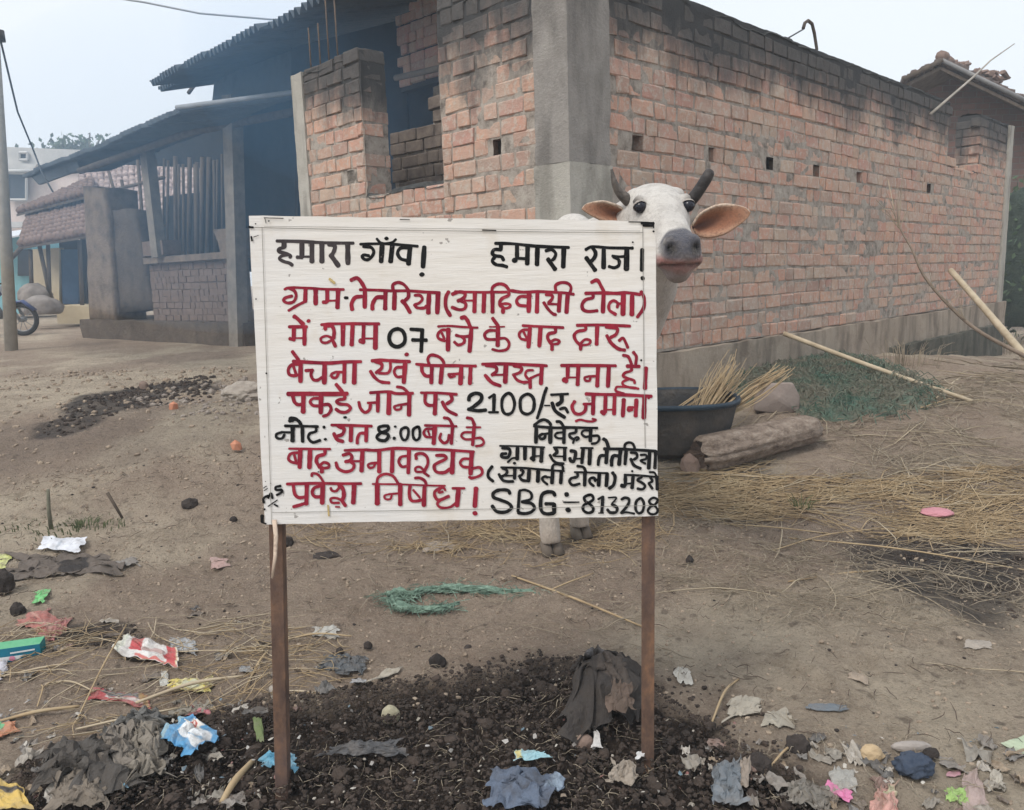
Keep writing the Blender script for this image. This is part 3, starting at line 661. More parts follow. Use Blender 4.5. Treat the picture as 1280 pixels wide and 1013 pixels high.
# the tiled roof glimpsed through the shed
B4 = empty('tiled_roof_house', atY(200, 345, 21)*np.array([1, 1, 0]), 'house with weathered pinkish tile roof glimpsed through the open shed', 'house')
M_TILE2 = noisy('faded pink tiles', (.16, .115, .10), (.58, .46, .42), 5, .95, .01)
q_ = [atY(100, 292, 19), atY(300, 268, 19), atY(100, 215, 23), atY(300, 195, 23)]
tiles(q_[0], q_[1], q_[2], q_[3], B4, 26, 9, .10, 5, m=M_TILE2); quad('roof_deck', [q_[0]-Z3*.08, q_[1]-Z3*.08, q_[3]-Z3*.08, q_[2]-Z3*.08], M_WOOD, B4, .05, -Z3)
facing('wall', [(100, 380), (300, 370), (300, 255), (100, 280)], 20, M_MUDD, B4, .3)
# rubbish sacks and heap by the cottage
def lump(name, c, hs, seed, m, label, cat, amp=.25, sub=4, group=None, rz=0, parent=None, flat=True, sc=1.6, smooth=True):
    bm = bmesh.new(); bmesh.ops.create_icosphere(bm, subdivisions=sub, radius=1)
    for v in bm.verts:
        n = v.co.copy(); d = 1+amp*float(fbm(n.x*sc+seed, n.y*sc, n.z*sc, 4, seed)); v.co = Vector((n.x*hs[0]*d, n.y*hs[1]*d, n.z*hs[2]*d))
        if flat and v.co.z < -hs[2]*.55: v.co.z = -hs[2]*.55
    me = bpy.data.meshes.new(name); bm.to_mesh(me); bm.free(); me.materials.append(m)
    if smooth: me.polygons.foreach_set('use_smooth', [True]*len(me.polygons))
    if parent:
        o = bpy.data.objects.new(name, me); COL.objects.link(o); o.parent = parent; o.matrix_basis = wmat(parent).inverted() @ Matrix.Translation([float(t) for t in c]) @ Matrix.Rotation(rz, 4, 'Z'); return o
    o = bpy.data.objects.new(name, me); COL.objects.link(o); o.location = [float(t) for t in c]; o.rotation_euler = (0, 0, rz)
    return tag(o, label, cat, group)
M_SACK = noisy('grey sacking', (.14, .125, .12), (.30, .27, .25), 3, .9, .01)
lump('filled_sack', atY(52, 385, 17), (.42, .3, .26), 3, M_SACK, 'bulging grey sack lying in front of the cottage, behind the motorcycle', 'sack')
lump('filled_sack', atY(44, 371, 18.0), (.36, .3, .30), 5, M_SACK, 'darker upright sack leaning at the cottage wall behind the lying one', 'sack')
# tree beyond the roof
tr = empty('leafy_tree', atY(105, 330, 45)*np.array([1, 1, 0]), 'hazy green tree top just above the corrugated roof at left', 'tree')
M_LEAF = noisy('tree leaves', (.05, .085, .045), (.10, .14, .08), 3, .8, 0); M_BARK = noisy('bark', (.10, .08, .065), (.17, .14, .11), 6)
tb = atY(106, 335, 45); tb[2] = 0; tt = atY(108, 185, 45)
rod('trunk', [tb, (tb+tt)/2+np.array([.2, 0, 0]), tt], [.25, .14], tr, 8, M_BARK) if False else MB().tube([tb, (tb+tt)/2+np.array([.2, 0, 0]), tt], [.3, .2, .1], 8).build('trunk', M_BARK, tr, True)
for dx, dz in ((-1.1, .6), (.9, .7), (.2, 1.0)): MB().tube([tt-Z3*.8, tt+np.array([dx, .3, dz])*.8], [.1, .04], 6).build('branch', M_BARK, tr)
lf = MB(); rr = random.Random(8)
for i in range(3600):
    c = tt+np.array([rr.gauss(-.3, 1.0), rr.gauss(0, .8), abs(rr.gauss(0, .5))*1.0-.8]);
    if fbm(c[0]*1.3, c[1]*1.3, c[2]*1.3, 2, 3) < -.12: continue
    q = Euler((rr.uniform(0, 6), rr.uniform(0, 6), rr.uniform(0, 6))).to_matrix(); s_ = .16
    lf.add([c+np.array(q@Vector(v)) for v in ((-s_, 0, 0), (0, -s_*.6, 0), (s_, 0, 0), (0, s_*.6, 0))], [(0, 1, 2, 3)])
cr = lf.build('crown', M_LEAF, tr); cr['kind'] = 'stuff'
# utility pole
pb = G(13, 438); pole = empty('utility_pole', pb, 'slim grey concrete pole leaning at the far left edge beside the motorcycle', 'pole')
Yp = pb[1]; ptop = atY(-14, -60, Yp); MB().tube([pb-Z3*.2, atY(2, 200, Yp), ptop], [.082, .070, .055], 10).build('shaft', noisy('pole concrete', (.30, .28, .24), (.42, .39, .33), 8, .9, .003), pole, True)
MB().tube([atY(0, 38, Yp), atY(1, 52, Yp)], [.05, .06], 8).build('insulator', noisy('black insulator', (.02, .02, .025), (.04, .04, .045), 8, .4), pole, True)
M_WIRE = noisy('black cable', (.04, .045, .05), (.07, .075, .08), 8, .6, 0)
c_ = MB().tube([atY(1, 52, Yp), atY(10, 90, Yp+.4), atY(22, 140, Yp+1), atY(41, 186, 13.4), atY(52, 215, 13.2), atY(66, 240, 12.6)], .013, 6).build('service_cable', M_WIRE, None, True); tag(c_, 'dark cable running down from the pole to the shed roof', 'cable')
c_ = MB().tube([atY(120, -6, 14), atY(180, 3, 14), atY(250, 17, 14), atY(345, 25, 14), atY(420, 22, 14)], .016, 6).build('overhead_cable', noisy('grey cable', (.30, .31, .33), (.38, .39, .41), 8, .6, 0), None, True); tag(c_, 'pale grey cable crossing the sky above the upper corrugated roof', 'cable')
c_ = MB().tube([atP(1004, 37, C0+V3*.1, V3), atP(985, 48, C0+V3*.1, V3)], .006, 5).build('loose_wire', M_WIRE, None, True); tag(c_, 'thin wire stretched from the steel hook to the wall top', 'wire')
# motorcycle, side on, front wheel to the right
mo = empty('motorcycle', G(14, 424), 'dark motorcycle parked behind the pole at the left edge, front wheel visible', 'motorcycle')
Ym = 14.6; wf = atY(29, 406, Ym); s_ = Ym/F0; zg = float(gz(wf[0], Ym)); wf[2] = zg+.30; wr = wf-np.array([1.28, 0, 0])
M_BLK = noisy('black rubber', (.015, .016, .018), (.03, .03, .032), 10, .8, 0); M_CHR = noisy('worn chrome', (.10, .11, .12), (.28, .29, .30), 10, .3, 0, spec=.6); M_BLUE = noisy('dark blue enamel', (.02, .04, .12), (.03, .06, .18), 3, .35, 0, spec=.5)
def ring(c, R, r, n=28, k=8):
    mb = MB(); vs = []; 
    for i in range(n):
        a = 2*math.pi*i/n
        for j in range(k):
            b = 2*math.pi*j/k; rr_ = R+r*math.cos(b); vs.append((c[0]+rr_*math.cos(a), c[1]+r*math.sin(b), c[2]+rr_*math.sin(a)))
    return mb.add(vs, [(i*k+j, i*k+(j+1) % k, ((i+1) % n)*k+(j+1) % k, ((i+1) % n)*k+j) for i in range(n) for j in range(k)])
for wc in (wf, wr):
    wo_ = MB().tube([wc-np.array([0, .07, 0]), wc+np.array([0, .07, 0])], .05, 10).build('wheel', M_CHR, mo, True)
    ring(wc, .262, .042).build('tyre', M_BLK, wo_, True)
    rm = ring(wc, .222, .014, 28, 6)
    for i in range(10): a = i*math.pi/5; rm.tube([wc, wc+np.array([.22*math.cos(a), 0, .22*math.sin(a)])], .006, 4)
    rm.build('rim', M_CHR, wo_, True)
for dy in (-.09, .09): MB().tube([wf+np.array([0, dy, 0]), wf+np.array([-.32, dy, .66])], .026, 8).build('fork', M_CHR, mo, True)
MB().tube([wf+np.array([.25, 0, .16]), wf+np.array([.05, 0, .33]), wf+np.array([-.22, 0, .30])], .07, 8, flat=.4).build('mudguard', M_BLUE, mo, True)
MB().tube([wf+np.array([-.34, -.34, .70]), wf+np.array([-.32, 0, .66]), wf+np.array([-.34, .34, .70])], .016, 8).build('handlebar', M_BLK, mo, True)
lump('headlight', wf+np.array([-.22, 0, .58]), (.09, .10, .10), 2, M_CHR, None, None, 0, 3, parent=mo, flat=False)
lump('fuel_tank', wf+np.array([-.62, 0, .50]), (.30, .15, .14), 2, M_BLUE, None, None, .05, 3, parent=mo)
lump('seat', wf+np.array([-1.12, 0, .50]), (.36, .14, .07), 2, M_BLK, None, None, .05, 3, parent=mo)
lump('engine', wf+np.array([-.60, 0, .12]), (.24, .14, .19), 2, noisy('engine metal', (.08, .08, .085), (.2, .2, .2), 20, .5), None, None, .2, 3, parent=mo)
MB().tube([wr, wf+np.array([-.95, 0, .3]), wf+np.array([-.4, 0, .55]), wf+np.array([-.5, 0, .05]), wr], .025, 6).build('frame', M_BLK, mo)
MB().tube([wf+np.array([-.5, -.13, 0]), wr+np.array([-.2, -.14, .05])], [.03, .05], 8).build('exhaust', M_CHR, mo, True)
for x_, y_ in ((42, 355), (44, 350)): pass
MB().tube([wf+np.array([-.34, .34, .70]), wf+np.array([-.30, .36, .9])], .008, 5).build('mirror', M_BLK, mo)

# ================================================================== RIGHT BACK: tiled gable house
B5 = empty('gable_house', atY(1240, 330, 13)*np.array([1, 1, 0]), 'brick house with tiled gable roof and pale barge board beyond the long wall', 'house')
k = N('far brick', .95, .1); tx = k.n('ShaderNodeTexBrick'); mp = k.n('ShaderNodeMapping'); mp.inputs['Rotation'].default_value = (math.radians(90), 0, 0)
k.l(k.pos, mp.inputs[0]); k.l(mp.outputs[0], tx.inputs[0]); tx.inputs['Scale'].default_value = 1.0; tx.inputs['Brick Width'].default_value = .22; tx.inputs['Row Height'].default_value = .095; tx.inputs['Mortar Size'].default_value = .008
tx.inputs['Color1'].default_value = (.20, .115, .092, 1); tx.inputs['Color2'].default_value = (.14, .09, .078, 1); tx.inputs['Mortar'].default_value = (.17, .15, .135, 1)  # dark brick tones stand in for the shade under the eaves
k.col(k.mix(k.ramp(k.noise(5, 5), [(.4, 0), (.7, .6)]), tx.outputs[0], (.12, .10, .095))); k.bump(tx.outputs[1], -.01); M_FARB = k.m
Yg = 12.6
ap, lf_, rt_ = atY(1176, 78, Yg), atY(1128, 102, Yg), atY(1330, 152, Yg)
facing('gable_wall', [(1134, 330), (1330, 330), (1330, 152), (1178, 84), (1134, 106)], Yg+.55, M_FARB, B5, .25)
bk = np.array([3.0, 3.4, -.05])
for a_, b_ in ((ap, lf_), (ap, rt_)):
    quad('roof_deck', [a_-Z3*.06, b_-Z3*.06, b_+bk-Z3*.06, a_+bk-Z3*.06], M_WOOD, B5, .05, -Z3)
    tiles(b_, b_+bk, a_, a_+bk, B5, 34, 16, .065, 3, .45, m=noisy('sooty clay tiles', (.05, .045, .045), (.17, .12, .10), 5, .95, .01))
rod('barge_board', [ap+np.array([0, -.03, .02]), rt_+np.array([0, -.03, .02])], .032, B5, 6, noisy('grey weathered board', (.16, .16, .165), (.26, .255, .25), 6)); rod('barge_board', [ap+np.array([0, -.03, .02]), lf_+np.array([0, -.03, .02])], .04, B5, 6, M_WOOD)
rod('rafter', [atY(1168, 86, Yg+.05), atY(1140, 112, Yg+.3)], .025, B5, 5, noisy('pale pole', (.3, .28, .25), (.4, .38, .34), 6))
rg = MB(); rr = random.Random(2)
for i in range(26): c = ap+bk*(i/26)+Z3*(.03+rr.uniform(0, .06)); rg.tube([c, c+bk/18+Z3*rr.uniform(-.03, .04)], [.085, .07], 8)
rg.build('ridge_tiles', M_TILE, B5, True)['kind'] = 'stuff'
for (x, y, n_) in ((1203, 73, 10), (1248, 88, 12), (1228, 84, 6)):
    bt = MB()
    for i in range(n_): c = atY(x+rr.uniform(-11, 11), y+6+rr.uniform(-4, 4), Yg+.9+rr.uniform(0, .5)); bt.tube([c, c+np.array([rr.uniform(-.22, .22), .1, rr.uniform(-.08, .05)])], [.06, .045], 6, flat=.6)
    bt.build('broken_tiles', M_TILE, B5)['kind'] = 'stuff'
def stick(name, pts, rad, m, label, cat, n=7, group=None, knots=True):
    mb = MB(); pts = [np.asarray(p, float) for p in pts]; mb.tube(pts, rad, n)
    o = mb.build(name, m, None, True); return tag(o, label, cat, group)
s1 = stick('bare_pole', [atY(1163, 143, 8.0), atY(1215, 98, 8.3), atY(1238, 76, 8.5), atY(1268, 55, 8.7)], [.014, .009, .005], noisy('pale cane', (.26, .24, .21), (.40, .37, .33), 8), 'thin pale pole slanting up into the sky from behind the long wall', 'pole')
B6 = lump('dark_bush', atY(1288, 345, 11.5), (.45, .5, 1.3), 4, noisy('dark foliage', (.025, .04, .035), (.06, .08, .06), 9, .9, .03, 30), 'dark bush past the far end of the long brick wall', 'bush', .5, 4)
rr = random.Random(12); bl = MB()
for i in range(900):
    a, b = rr.uniform(0, 6.28), rr.uniform(-1, 1); c = atY(1288, 345, 11.5)+np.array([.5*math.cos(a)*math.sqrt(1-b*b), .5*math.sin(a)*math.sqrt(1-b*b), 1.35*b])*rr.uniform(.9, 1.25)
    q = Euler((rr.uniform(0, 6), rr.uniform(0, 6), rr.uniform(0, 6))).to_matrix(); t_ = .05
    bl.add([c+np.array(q@Vector(v)) for v in ((-t_, 0, 0), (0, -t_*.5, 0), (t_, 0, 0), (0, t_*.5, 0))], [(0, 1, 2, 3)])
bl.build('leaves', M_LEAF, B6)['kind'] = 'stuff'

# ================================================================== NOTICE BOARD
BL0 = np.array([-.54, 1.53, 0]); BR0 = np.array([.285, 1.575, 0]); BT = BR0-BL0; BT /= np.linalg.norm(BT); BN = np.array([BT[1], -BT[0], 0])   # BN faces the camera
sign = empty('notice_board', (BL0+BR0)/2+Z3*.05, 'white hand-painted wooden notice board with red and black Hindi lettering on two iron legs', 'sign')
def onB(x, y, off=0.0): return atP(x, y, BL0+BN*off, BN)
def board_mat():
    k = N('brushed white paint', .62, .3)
    f = k.noise(6, 8, .7, stretch=(1, 1, 14)); g = k.noise(3, 4, .6); h = k.noise(90, 5, .7, stretch=(.25, .25, 3))
    c = k.ramp(f, [(.25, (.68, .64, .58)), (.5, (.755, .72, .67)), (.72, (.81, .785, .745))])
    c = k.mix(k.ramp(g, [(.35, .6), (.6, 0)]), c, (.74, .74, .74)); c = k.mix(k.ramp(h, [(.62, 0), (.78, .35)]), c, (.46, .43, .37))
    s = k.noise(55, 3, .5); c = k.mix(k.ramp(s, [(.70, 0), (.73, .75)]), c, (.22, .2, .18))
    w_ = k.noise(9, 5, .6); c = k.mix(k.ramp(w_, [(.56, 0), (.70, .35)]), c, (.58, .49, .36))
    k.col(c); k.bump(k.math('ADD', f, k.math('MULTIPLY', h, .6)), .0016, .6); return k.m
M_BOARD = board_mat()
cn = [(311, 270), (565, 273), (819, 277), (823, 645), (577, 650.5), (331, 656)]
def edge_pts(a, b, n):
    return [(a[0]+(b[0]-a[0])*i/n+random.uniform(-.5, .5)*(0 < i), a[1]+(b[1]-a[1])*i/n+random.uniform(-.6, .6)*(0 < i)) for i in range(n)]
out = []
for i in range(6): out += edge_pts(cn[i], cn[(i+1) % 6], 14)
P = [onB(x, y) for x, y in out]; n = len(P)
bm = bmesh.new(); fv = [bm.verts.new(p) for p in P]; fc = bm.faces.new(fv); r = bmesh.ops.extrude_face_region(bm, geom=[fc])
for v in [v for v in r['geom'] if isinstance(v, bmesh.types.BMVert)]: v.co -= Vector(BN*.012)
bmesh.ops.recalc_face_normals(bm, faces=bm.faces); me = bpy.data.meshes.new('panel'); bm.to_mesh(me); bm.free(); me.materials.append(M_BOARD); panel = link('panel', me, sign)
# battens behind
mb = MB()
for a_, b_ in (((316, 282), (818, 289)), ((334, 644), (820, 634)), ((328, 285), (345, 640)), ((808, 285), (810, 640))):
    p, q = onB(*a_, -.026), onB(*b_, -.026); t = (q-p)/np.linalg.norm(q-p); s_ = np.cross(t, BN); mb.box((p+q)/2, (t, s_, BN), (np.linalg.norm(q-p)/2-.012, .014, .0125))
mb.build('batten', M_WOOD, sign)
def rust_mat():
    k = N('rusted angle iron', .75, .35); f = k.noise(24, 8, .7, stretch=(1, 1, .5)); g = k.noise(4, 4, .6)
    c = k.ramp(f, [(.3, (.07, .045, .038)), (.5, (.145, .088, .062)), (.7, (.29, .155, .085))]); c = k.mix(k.ramp(g, [(.5, 0), (.7, .4)]), c, (.12, .09, .09)); 
    k.col(c); k.bump(k.noise(80, 6, .75), .002, .9); k.b.inputs['Metallic'].default_value = .15; return k.m
M_RUST = rust_mat()
def leg(x0, y0, x1, y1, wp):
    a, b = onB(x0, y0, .010), onB(x1, y1, .010); b = b-(a-b)/np.linalg.norm(a-b)*.12; t = (a-b)/np.linalg.norm(a-b); w_ = wp*a[1]/F0/2
    a = a+t*.08; s_ = np.cross(t, BN); s_ /= np.linalg.norm(s_); n_ = np.cross(s_, t); n_ = n_ if n_@BN > 0 else -n_
    a = a-BN*.030; b = b-BN*.030; mid = (a+b)/2; L = np.linalg.norm(a-b)/2
    bm = bmesh.new(); bmesh.ops.create_cube(bm, size=2)
    for v in bm.verts: v.co = Vector(mid+s_*w_*v.co.x+n_*.0022*v.co.y+t*L*v.co.z)
    r = bmesh.ops.create_cube(bm, size=2)
    for v in r['verts']: v.co = Vector(mid+s_*(w_-.0022+.0000)*1.0*1+s_*.0022*v.co.x-n_*(w_+.002)+n_*(w_)*v.co.y+t*L*v.co.z)
    bmesh.ops.bevel(bm, geom=[e for e in bm.edges], offset=.0008, segments=1, affect='EDGES')
    me = bpy.data.meshes.new('leg'); bm.to_mesh(me); bm.free(); me.materials.append(M_RUST); link('leg', me, sign)
leg(340, 655, 348, 995, 17.5); leg(814.5, 645, 813.5, 980, 17.5)
# strip of peeled bark hanging under the left corner; greenish drip on the leg top
mb = MB(); mb.tube([onB(343, 650, .006), onB(345, 670, .008), onB(344, 695, .010), onB(340, 723, .012)], [.005, .0045, .0025], 6, flat=.4); mb.build('bark_strip', noisy('pale inner bark', (.55, .42, .33), (.68, .56, .45), 30), sign, True)
def paint(name, base, hi):
    k = N(name, .8, .12); f = k.noise(28, 6, .7, stretch=(1, 1, .4)); g = k.noise(160, 3, .6)
    c = k.mix(k.ramp(f, [(.35, 0), (.7, 1)]), base, hi); c = k.mix(k.ramp(g, [(.66, 0), (.8, .4)]), c, (.5, .42, .4)); k.col(c); return k.m
M_RED = paint('crimson sign paint', (.20, .012, .030), (.37, .030, .052)); M_BLACK = paint('black sign paint', (.006, .006, .007), (.018, .018, .018))
M_GREY = paint('thinned black sign paint', (.040, .034, .036), (.075, .062, .065)); M_PENCIL = noisy('pencil line', (.20, .19, .17), (.34, .32, .29), 40, .9, 0)
NS = [0]
def smooth_line(p, k=5):
    p = np.array(p, float)
    if len(p) < 3: return np.stack([p[0]+(p[-1]-p[0])*t for t in np.linspace(0, 1, 7)])
    closed = np.allclose(p[0], p[-1]); q = np.vstack([p[-2] if closed else 2*p[0]-p[1], p, p[1] if closed else 2*p[-1]-p[-2]]); o_ = []
    for i in range(1, len(q)-2):
        for t in np.linspace(0, 1, k, endpoint=False):
            a, b, c, d = q[i-1:i+3]; o_.append(.5*((2*b)+(c-a)*t+(2*a-5*b+4*c-d)*t*t+(3*b-a-3*c+d)*t**3))
    o_.append(p[-1]); return np.array(o_)
def stroke(mb, x0, y0, s, pts, w_):
    NS[0] += 1; off = .0006+NS[0]*.0000035
    L = smooth_line(pts)+0.0; L = np.array([x0, y0])+L/s; hw = 1.11*w_/s/2; n = len(L)
    if n < 2: return
    T = np.gradient(L, axis=0); T /= np.linalg.norm(T, axis=1)[:, None]+1e-9; Nn_ = np.stack([-T[:, 1], T[:, 0]], 1); sd = NS[0]
    hv = hw*(1+.10*vn(np.arange(n)*.45+sd*3, sd)+.05*vn(np.arange(n)*1.7, sd))
    a = L+Nn_*hv[:, None]; b = L-Nn_*hv[:, None]; vs = []; 
    capn = 4
    st = [L[0]+hv[0]*(-T[0]*math.sin(q)*.75+Nn_[0]*math.cos(q)) for q in np.linspace(0, math.pi, capn+2)[1:-1]]
    en = [L[-1]+hv[-1]*(T[-1]*math.sin(q)*.75-Nn_[-1]*math.cos(q)) for q in np.linspace(0, math.pi, capn+2)[1:-1]]
    poly = [onB(*p, off) for p in list(a)+list(b)]
    fs = [(i, i+1, n+i+1, n+i) for i in range(n-1)]; k0 = len(poly)
    poly += [onB(*p, off) for p in st]; fs.append(tuple([0]+list(range(k0, k0+capn))+[n])); k1 = len(poly)
    poly += [onB(*p, off) for p in en]; fs.append(tuple([2*n-1]+list(range(k1, k1+capn))+[n-1]))
    mb.add(poly, fs)
def dot(mb, x0, y0, s, x, y, r):
    NS[0] += 1; off = .0006+NS[0]*.0000035; c = (x0+x/s, y0+y/s); R_ = r/s
    vs = [onB(c[0]+R_*math.cos(q)*(1+.12*math.sin(q*2+x)), c[1]+R_*.92*math.sin(q), off) for q in np.linspace(0, 2*math.pi, 13)[:-1]]; mb.add(vs, [tuple(range(12))])
def word(m, frame, data, dots=()):
    x0, y0, s = frame; mb = MB()
    for w_, *pts in data: stroke(mb, x0, y0, s, pts, w_)
    for d in dots: dot(mb, x0, y0, s, *d)
    me_o = mb.build('lettering', m, sign); return me_o
q = 10.6667
A1, A2, A3, A4 = (340, 285, q), (440, 285, q), (605, 285, q), (705, 285, q)
word(M_GREY, A1, [(40, (62, 176), (300, 180), (560, 192), (800, 202), (1085, 204)), (26, (62, 168), (300, 170), (560, 182)), (60, (160, 200), (160, 255)), (42, (165, 262), (100, 280), (90, 315), (190, 345), (245, 370), (240, 395)), (42, (215, 357), (130, 375), (100, 415), (160, 450), (230, 470), (270, 498)),
 (58, (398, 200), (398, 390)), (46, (335, 392), (400, 395)), (26, (400, 385), (505, 385)), (60, (532, 200), (532, 450)), (60, (665, 205), (665, 450)), (50, (755, 222), (835, 240), (830, 300), (800, 360)), (58, (785, 365), (885, 505)), (62, (1008, 215), (1012, 475))])
word(M_BLACK, A2, [(34, (110, 218), (380, 212), (640, 225), (875, 246)), (40, (150, 250), (255, 262), (290, 330), (240, 410), (180, 425), (135, 390), (160, 362), (225, 372)), (58, (402, 230), (388, 450)), (56, (537, 240), (514, 450)), (30, (330, 145), (370, 190), (440, 208), (540, 190), (585, 152)), (42, (740, 265), (645, 272), (608, 340), (650, 412), (740, 438)), (62, (775, 245), (753, 480)), (60, (964, 255), (946, 520))], [(460, 142, 28), (932, 622, 34)])
word(M_BLACK, A3, [(40, (150, 207), (380, 212), (700, 245), (1130, 262)), (50, (225, 215), (225, 290)), (42, (225, 292), (140, 290), (110, 340), (150, 372), (230, 385), (260, 430)), (42, (150, 385), (110, 440), (160, 490), (240, 500), (305, 520)), (52, (440, 230), (440, 400)), (62, (392, 436), (425, 430)), (36, (430, 405), (560, 412)), (58, (582, 240), (576, 480)), (56, (713, 250), (706, 490)), (40, (825, 307), (900, 290), (955, 340), (940, 400), (915, 428)), (54, (853, 418), (948, 553)), (62, (1065, 270), (1056, 520))])
word(M_BLACK, A4, [(38, (290, 290), (380, 252), (600, 266), (800, 270), (915, 270)), (48, (385, 270), (420, 330), (410, 390), (370, 440)), (52, (297, 400), (415, 565)), (56, (530, 290), (528, 530)), (34, (645, 375), (720, 385), (820, 380)), (40, (660, 387), (730, 430), (730, 500), (670, 532), (600, 515)), (66, (838, 280), (832, 550)), (52, (1042, 290), (1038, 565))], [(1048, 672, 32)])
B1_, B2_, B3_, B4_, B5_ = (350, 345, q), (450, 345, q), (550, 345, q), (635, 345, 12.8), (710, 340, q)
word(M_RED, B1_, [(34, (60, 180), (140, 157), (400, 165), (600, 178), (850, 182)), (38, (120, 165), (190, 200), (215, 270), (180, 345), (100, 362), (48, 330), (75, 292), (160, 270)), (54, (340, 180), (335, 345)), (36, (330, 345), (240, 390), (115, 463)), (56, (475, 185), (475, 375)), (50, (630, 190), (630, 340)), (48, (575, 352), (620, 350)), (26, (630, 332), (740, 330)), (58, (775, 185), (765, 425))])
word(M_BLACK, B1_, [(34, (865, 293), (900, 293))])
word(M_RED, B2_, [(36, (0, 185), (200, 190), (420, 200), (650, 200), (850, 215), (1060, 226)), (54, (65, 190), (62, 420)), (50, (20, 275), (-65, 290), (-112, 370), (-105, 450)), (48, (-120, 58), (-40, 30), (20, 90), (65, 170)), (54, (340, 205), (335, 440)), (50, (310, 285), (220, 292), (170, 370), (165, 445)), (54, (462, 200), (455, 440)), (40, (440, 190), (440, 120), (510, 88), (590, 120), (655, 205)), (46, (645, 200), (645, 280), (600, 330)), (50, (562, 335), (610, 390), (668, 490)), (36, (730, 260), (800, 262), (832, 310), (790, 362), (728, 385)), (38, (728, 385), (760, 425), (850, 430), (890, 400)), (56, (920, 225), (910, 495)), (56, (1040, 235), (1030, 495)), (48, (1182, 212), (1145, 290), (1145, 420), (1202, 530))])
word(M_RED, B3_, [(32, (200, 210), (350, 215), (600, 220), (720, 217), (900, 215), (960, 192), (1080, 215), (1250, 212)), (44, (165, 245), (250, 215), (330, 230), (320, 290), (240, 335)), (40, (265, 332), (340, 370), (330, 435), (260, 452), (160, 420)), (26, (330, 330), (440, 330)), (52, (465, 225), (458, 480)), (56, (590, 230), (580, 480)), (50, (700, 215), (700, 485)), (40, (692, 215), (705, 150), (780, 108), (870, 128), (930, 205)), (42, (915, 215), (915, 260), (840, 295), (800, 340), (800, 395), (840, 420)), (32, (805, 378), (880, 370), (930, 382), (935, 410), (890, 432), (840, 430)), (48, (840, 425), (840, 490)), (40, (1150, 275), (1070, 278), (1022, 330), (1050, 388), (1140, 402)), (56, (1190, 220), (1182, 475))])
word(M_RED, B4_, [(42, (60, 245), (250, 262), (480, 252), (700, 262), (900, 272), (1050, 296)), (62, (470, 285), (462, 580)), (46, (605, 302), (700, 312), (705, 370), (650, 430)), (44, (572, 427), (640, 530), (715, 605), (765, 622)), (34, (640, 450), (800, 455)), (62, (832, 285), (812, 565)), (62, (955, 295), (935, 585)), (48, (765, 245), (762, 155), (850, 108), (960, 122), (1008, 190), (985, 295))])
word(M_RED, B5_, [(42, (235, 287), (450, 281), (650, 287), (780, 278), (960, 302)), (42, (330, 290), (330, 345), (240, 370), (190, 430), (200, 500), (270, 528), (390, 518)), (52, (475, 295), (465, 535)), (44, (312, 140), (390, 112), (440, 190), (480, 265)), (38, (655, 475), (665, 420), (605, 385), (550, 430), (552, 510), (635, 568)), (30, (660, 430), (720, 420)), (58, (740, 295), (732, 565)), (58, (855, 325), (852, 570)), (42, (975, 265), (1015, 350), (1008, 480), (925, 605))])
C1_, C2_, C3_, C4_ = (350, 390, q), (450, 390, q), (540, 390, q), (640, 390, 8)
word(M_RED, C1_, [(40, (120, 200), (180, 200), (355, 200)), (48, (185, 205), (182, 360)), (44, (130, 358), (190, 372)), (22, (190, 350), (310, 350)), (52, (328, 205), (325, 435)), (50, (188, 62), (225, 85), (308, 165))], [(380, 122, 28)])
word(M_RED, C1_, [(36, (550, 172), (680, 160), (900, 158), (1320, 160)), (44, (605, 235), (600, 190)), (46, (605, 190), (690, 190), (720, 260), (715, 350)), (32, (700, 352), (620, 322), (548, 350), (555, 400), (620, 412), (700, 370)), (44, (690, 350), (738, 460)), (56, (840, 180), (836, 440)), (54, (968, 185), (955, 440)), (48, (1115, 180), (1110, 380)), (58, (1070, 385), (1115, 402)), (24, (1120, 355), (1250, 355)), (58, (1275, 165), (1270, 485))])
word(M_BLACK, C2_, [(48, (500, 228), (420, 262), (388, 350), (420, 435), (500, 466), (580, 425), (600, 350), (572, 262), (500, 228)), (42, (675, 232), (840, 242)), (48, (830, 240), (815, 530)), (48, (700, 375), (885, 378))])
word(M_RED, C3_, [(28, (80, 195), (230, 188), (450, 205), (608, 212)), (36, (220, 245), (130, 245), (78, 300), (90, 355), (170, 388)), (34, (130, 280), (165, 360)), (54, (218, 235), (212, 510)), (36, (320, 312), (400, 330), (490, 325)), (38, (400, 337), (432, 370), (418, 418), (350, 442), (298, 402)), (54, (525, 225), (500, 525)), (48, (390, 82), (440, 75), (480, 130), (510, 205))])
word(M_RED, C3_, [(18, (765, 200), (968, 198)), (36, (860, 250), (760, 250), (702, 300), (730, 362), (850, 368)), (54, (880, 200), (875, 450)), (34, (900, 355), (980, 355), (1028, 420), (1000, 498), (900, 520), (805, 500)), (44, (808, 85), (880, 185))])
word(M_RED, C4_, [(26, (108, 138), (250, 145), (512, 158)), (26, (180, 180), (110, 182), (72, 220), (90, 268), (160, 285)), (22, (115, 200), (150, 270)), (38, (180, 160), (164, 352)), (38, (285, 160), (273, 342)), (30, (435, 165), (430, 205), (372, 218), (356, 260), (390, 320)), (26, (390, 300), (430, 277), (472, 290), (458, 318), (410, 325)), (34, (400, 320), (400, 378))])
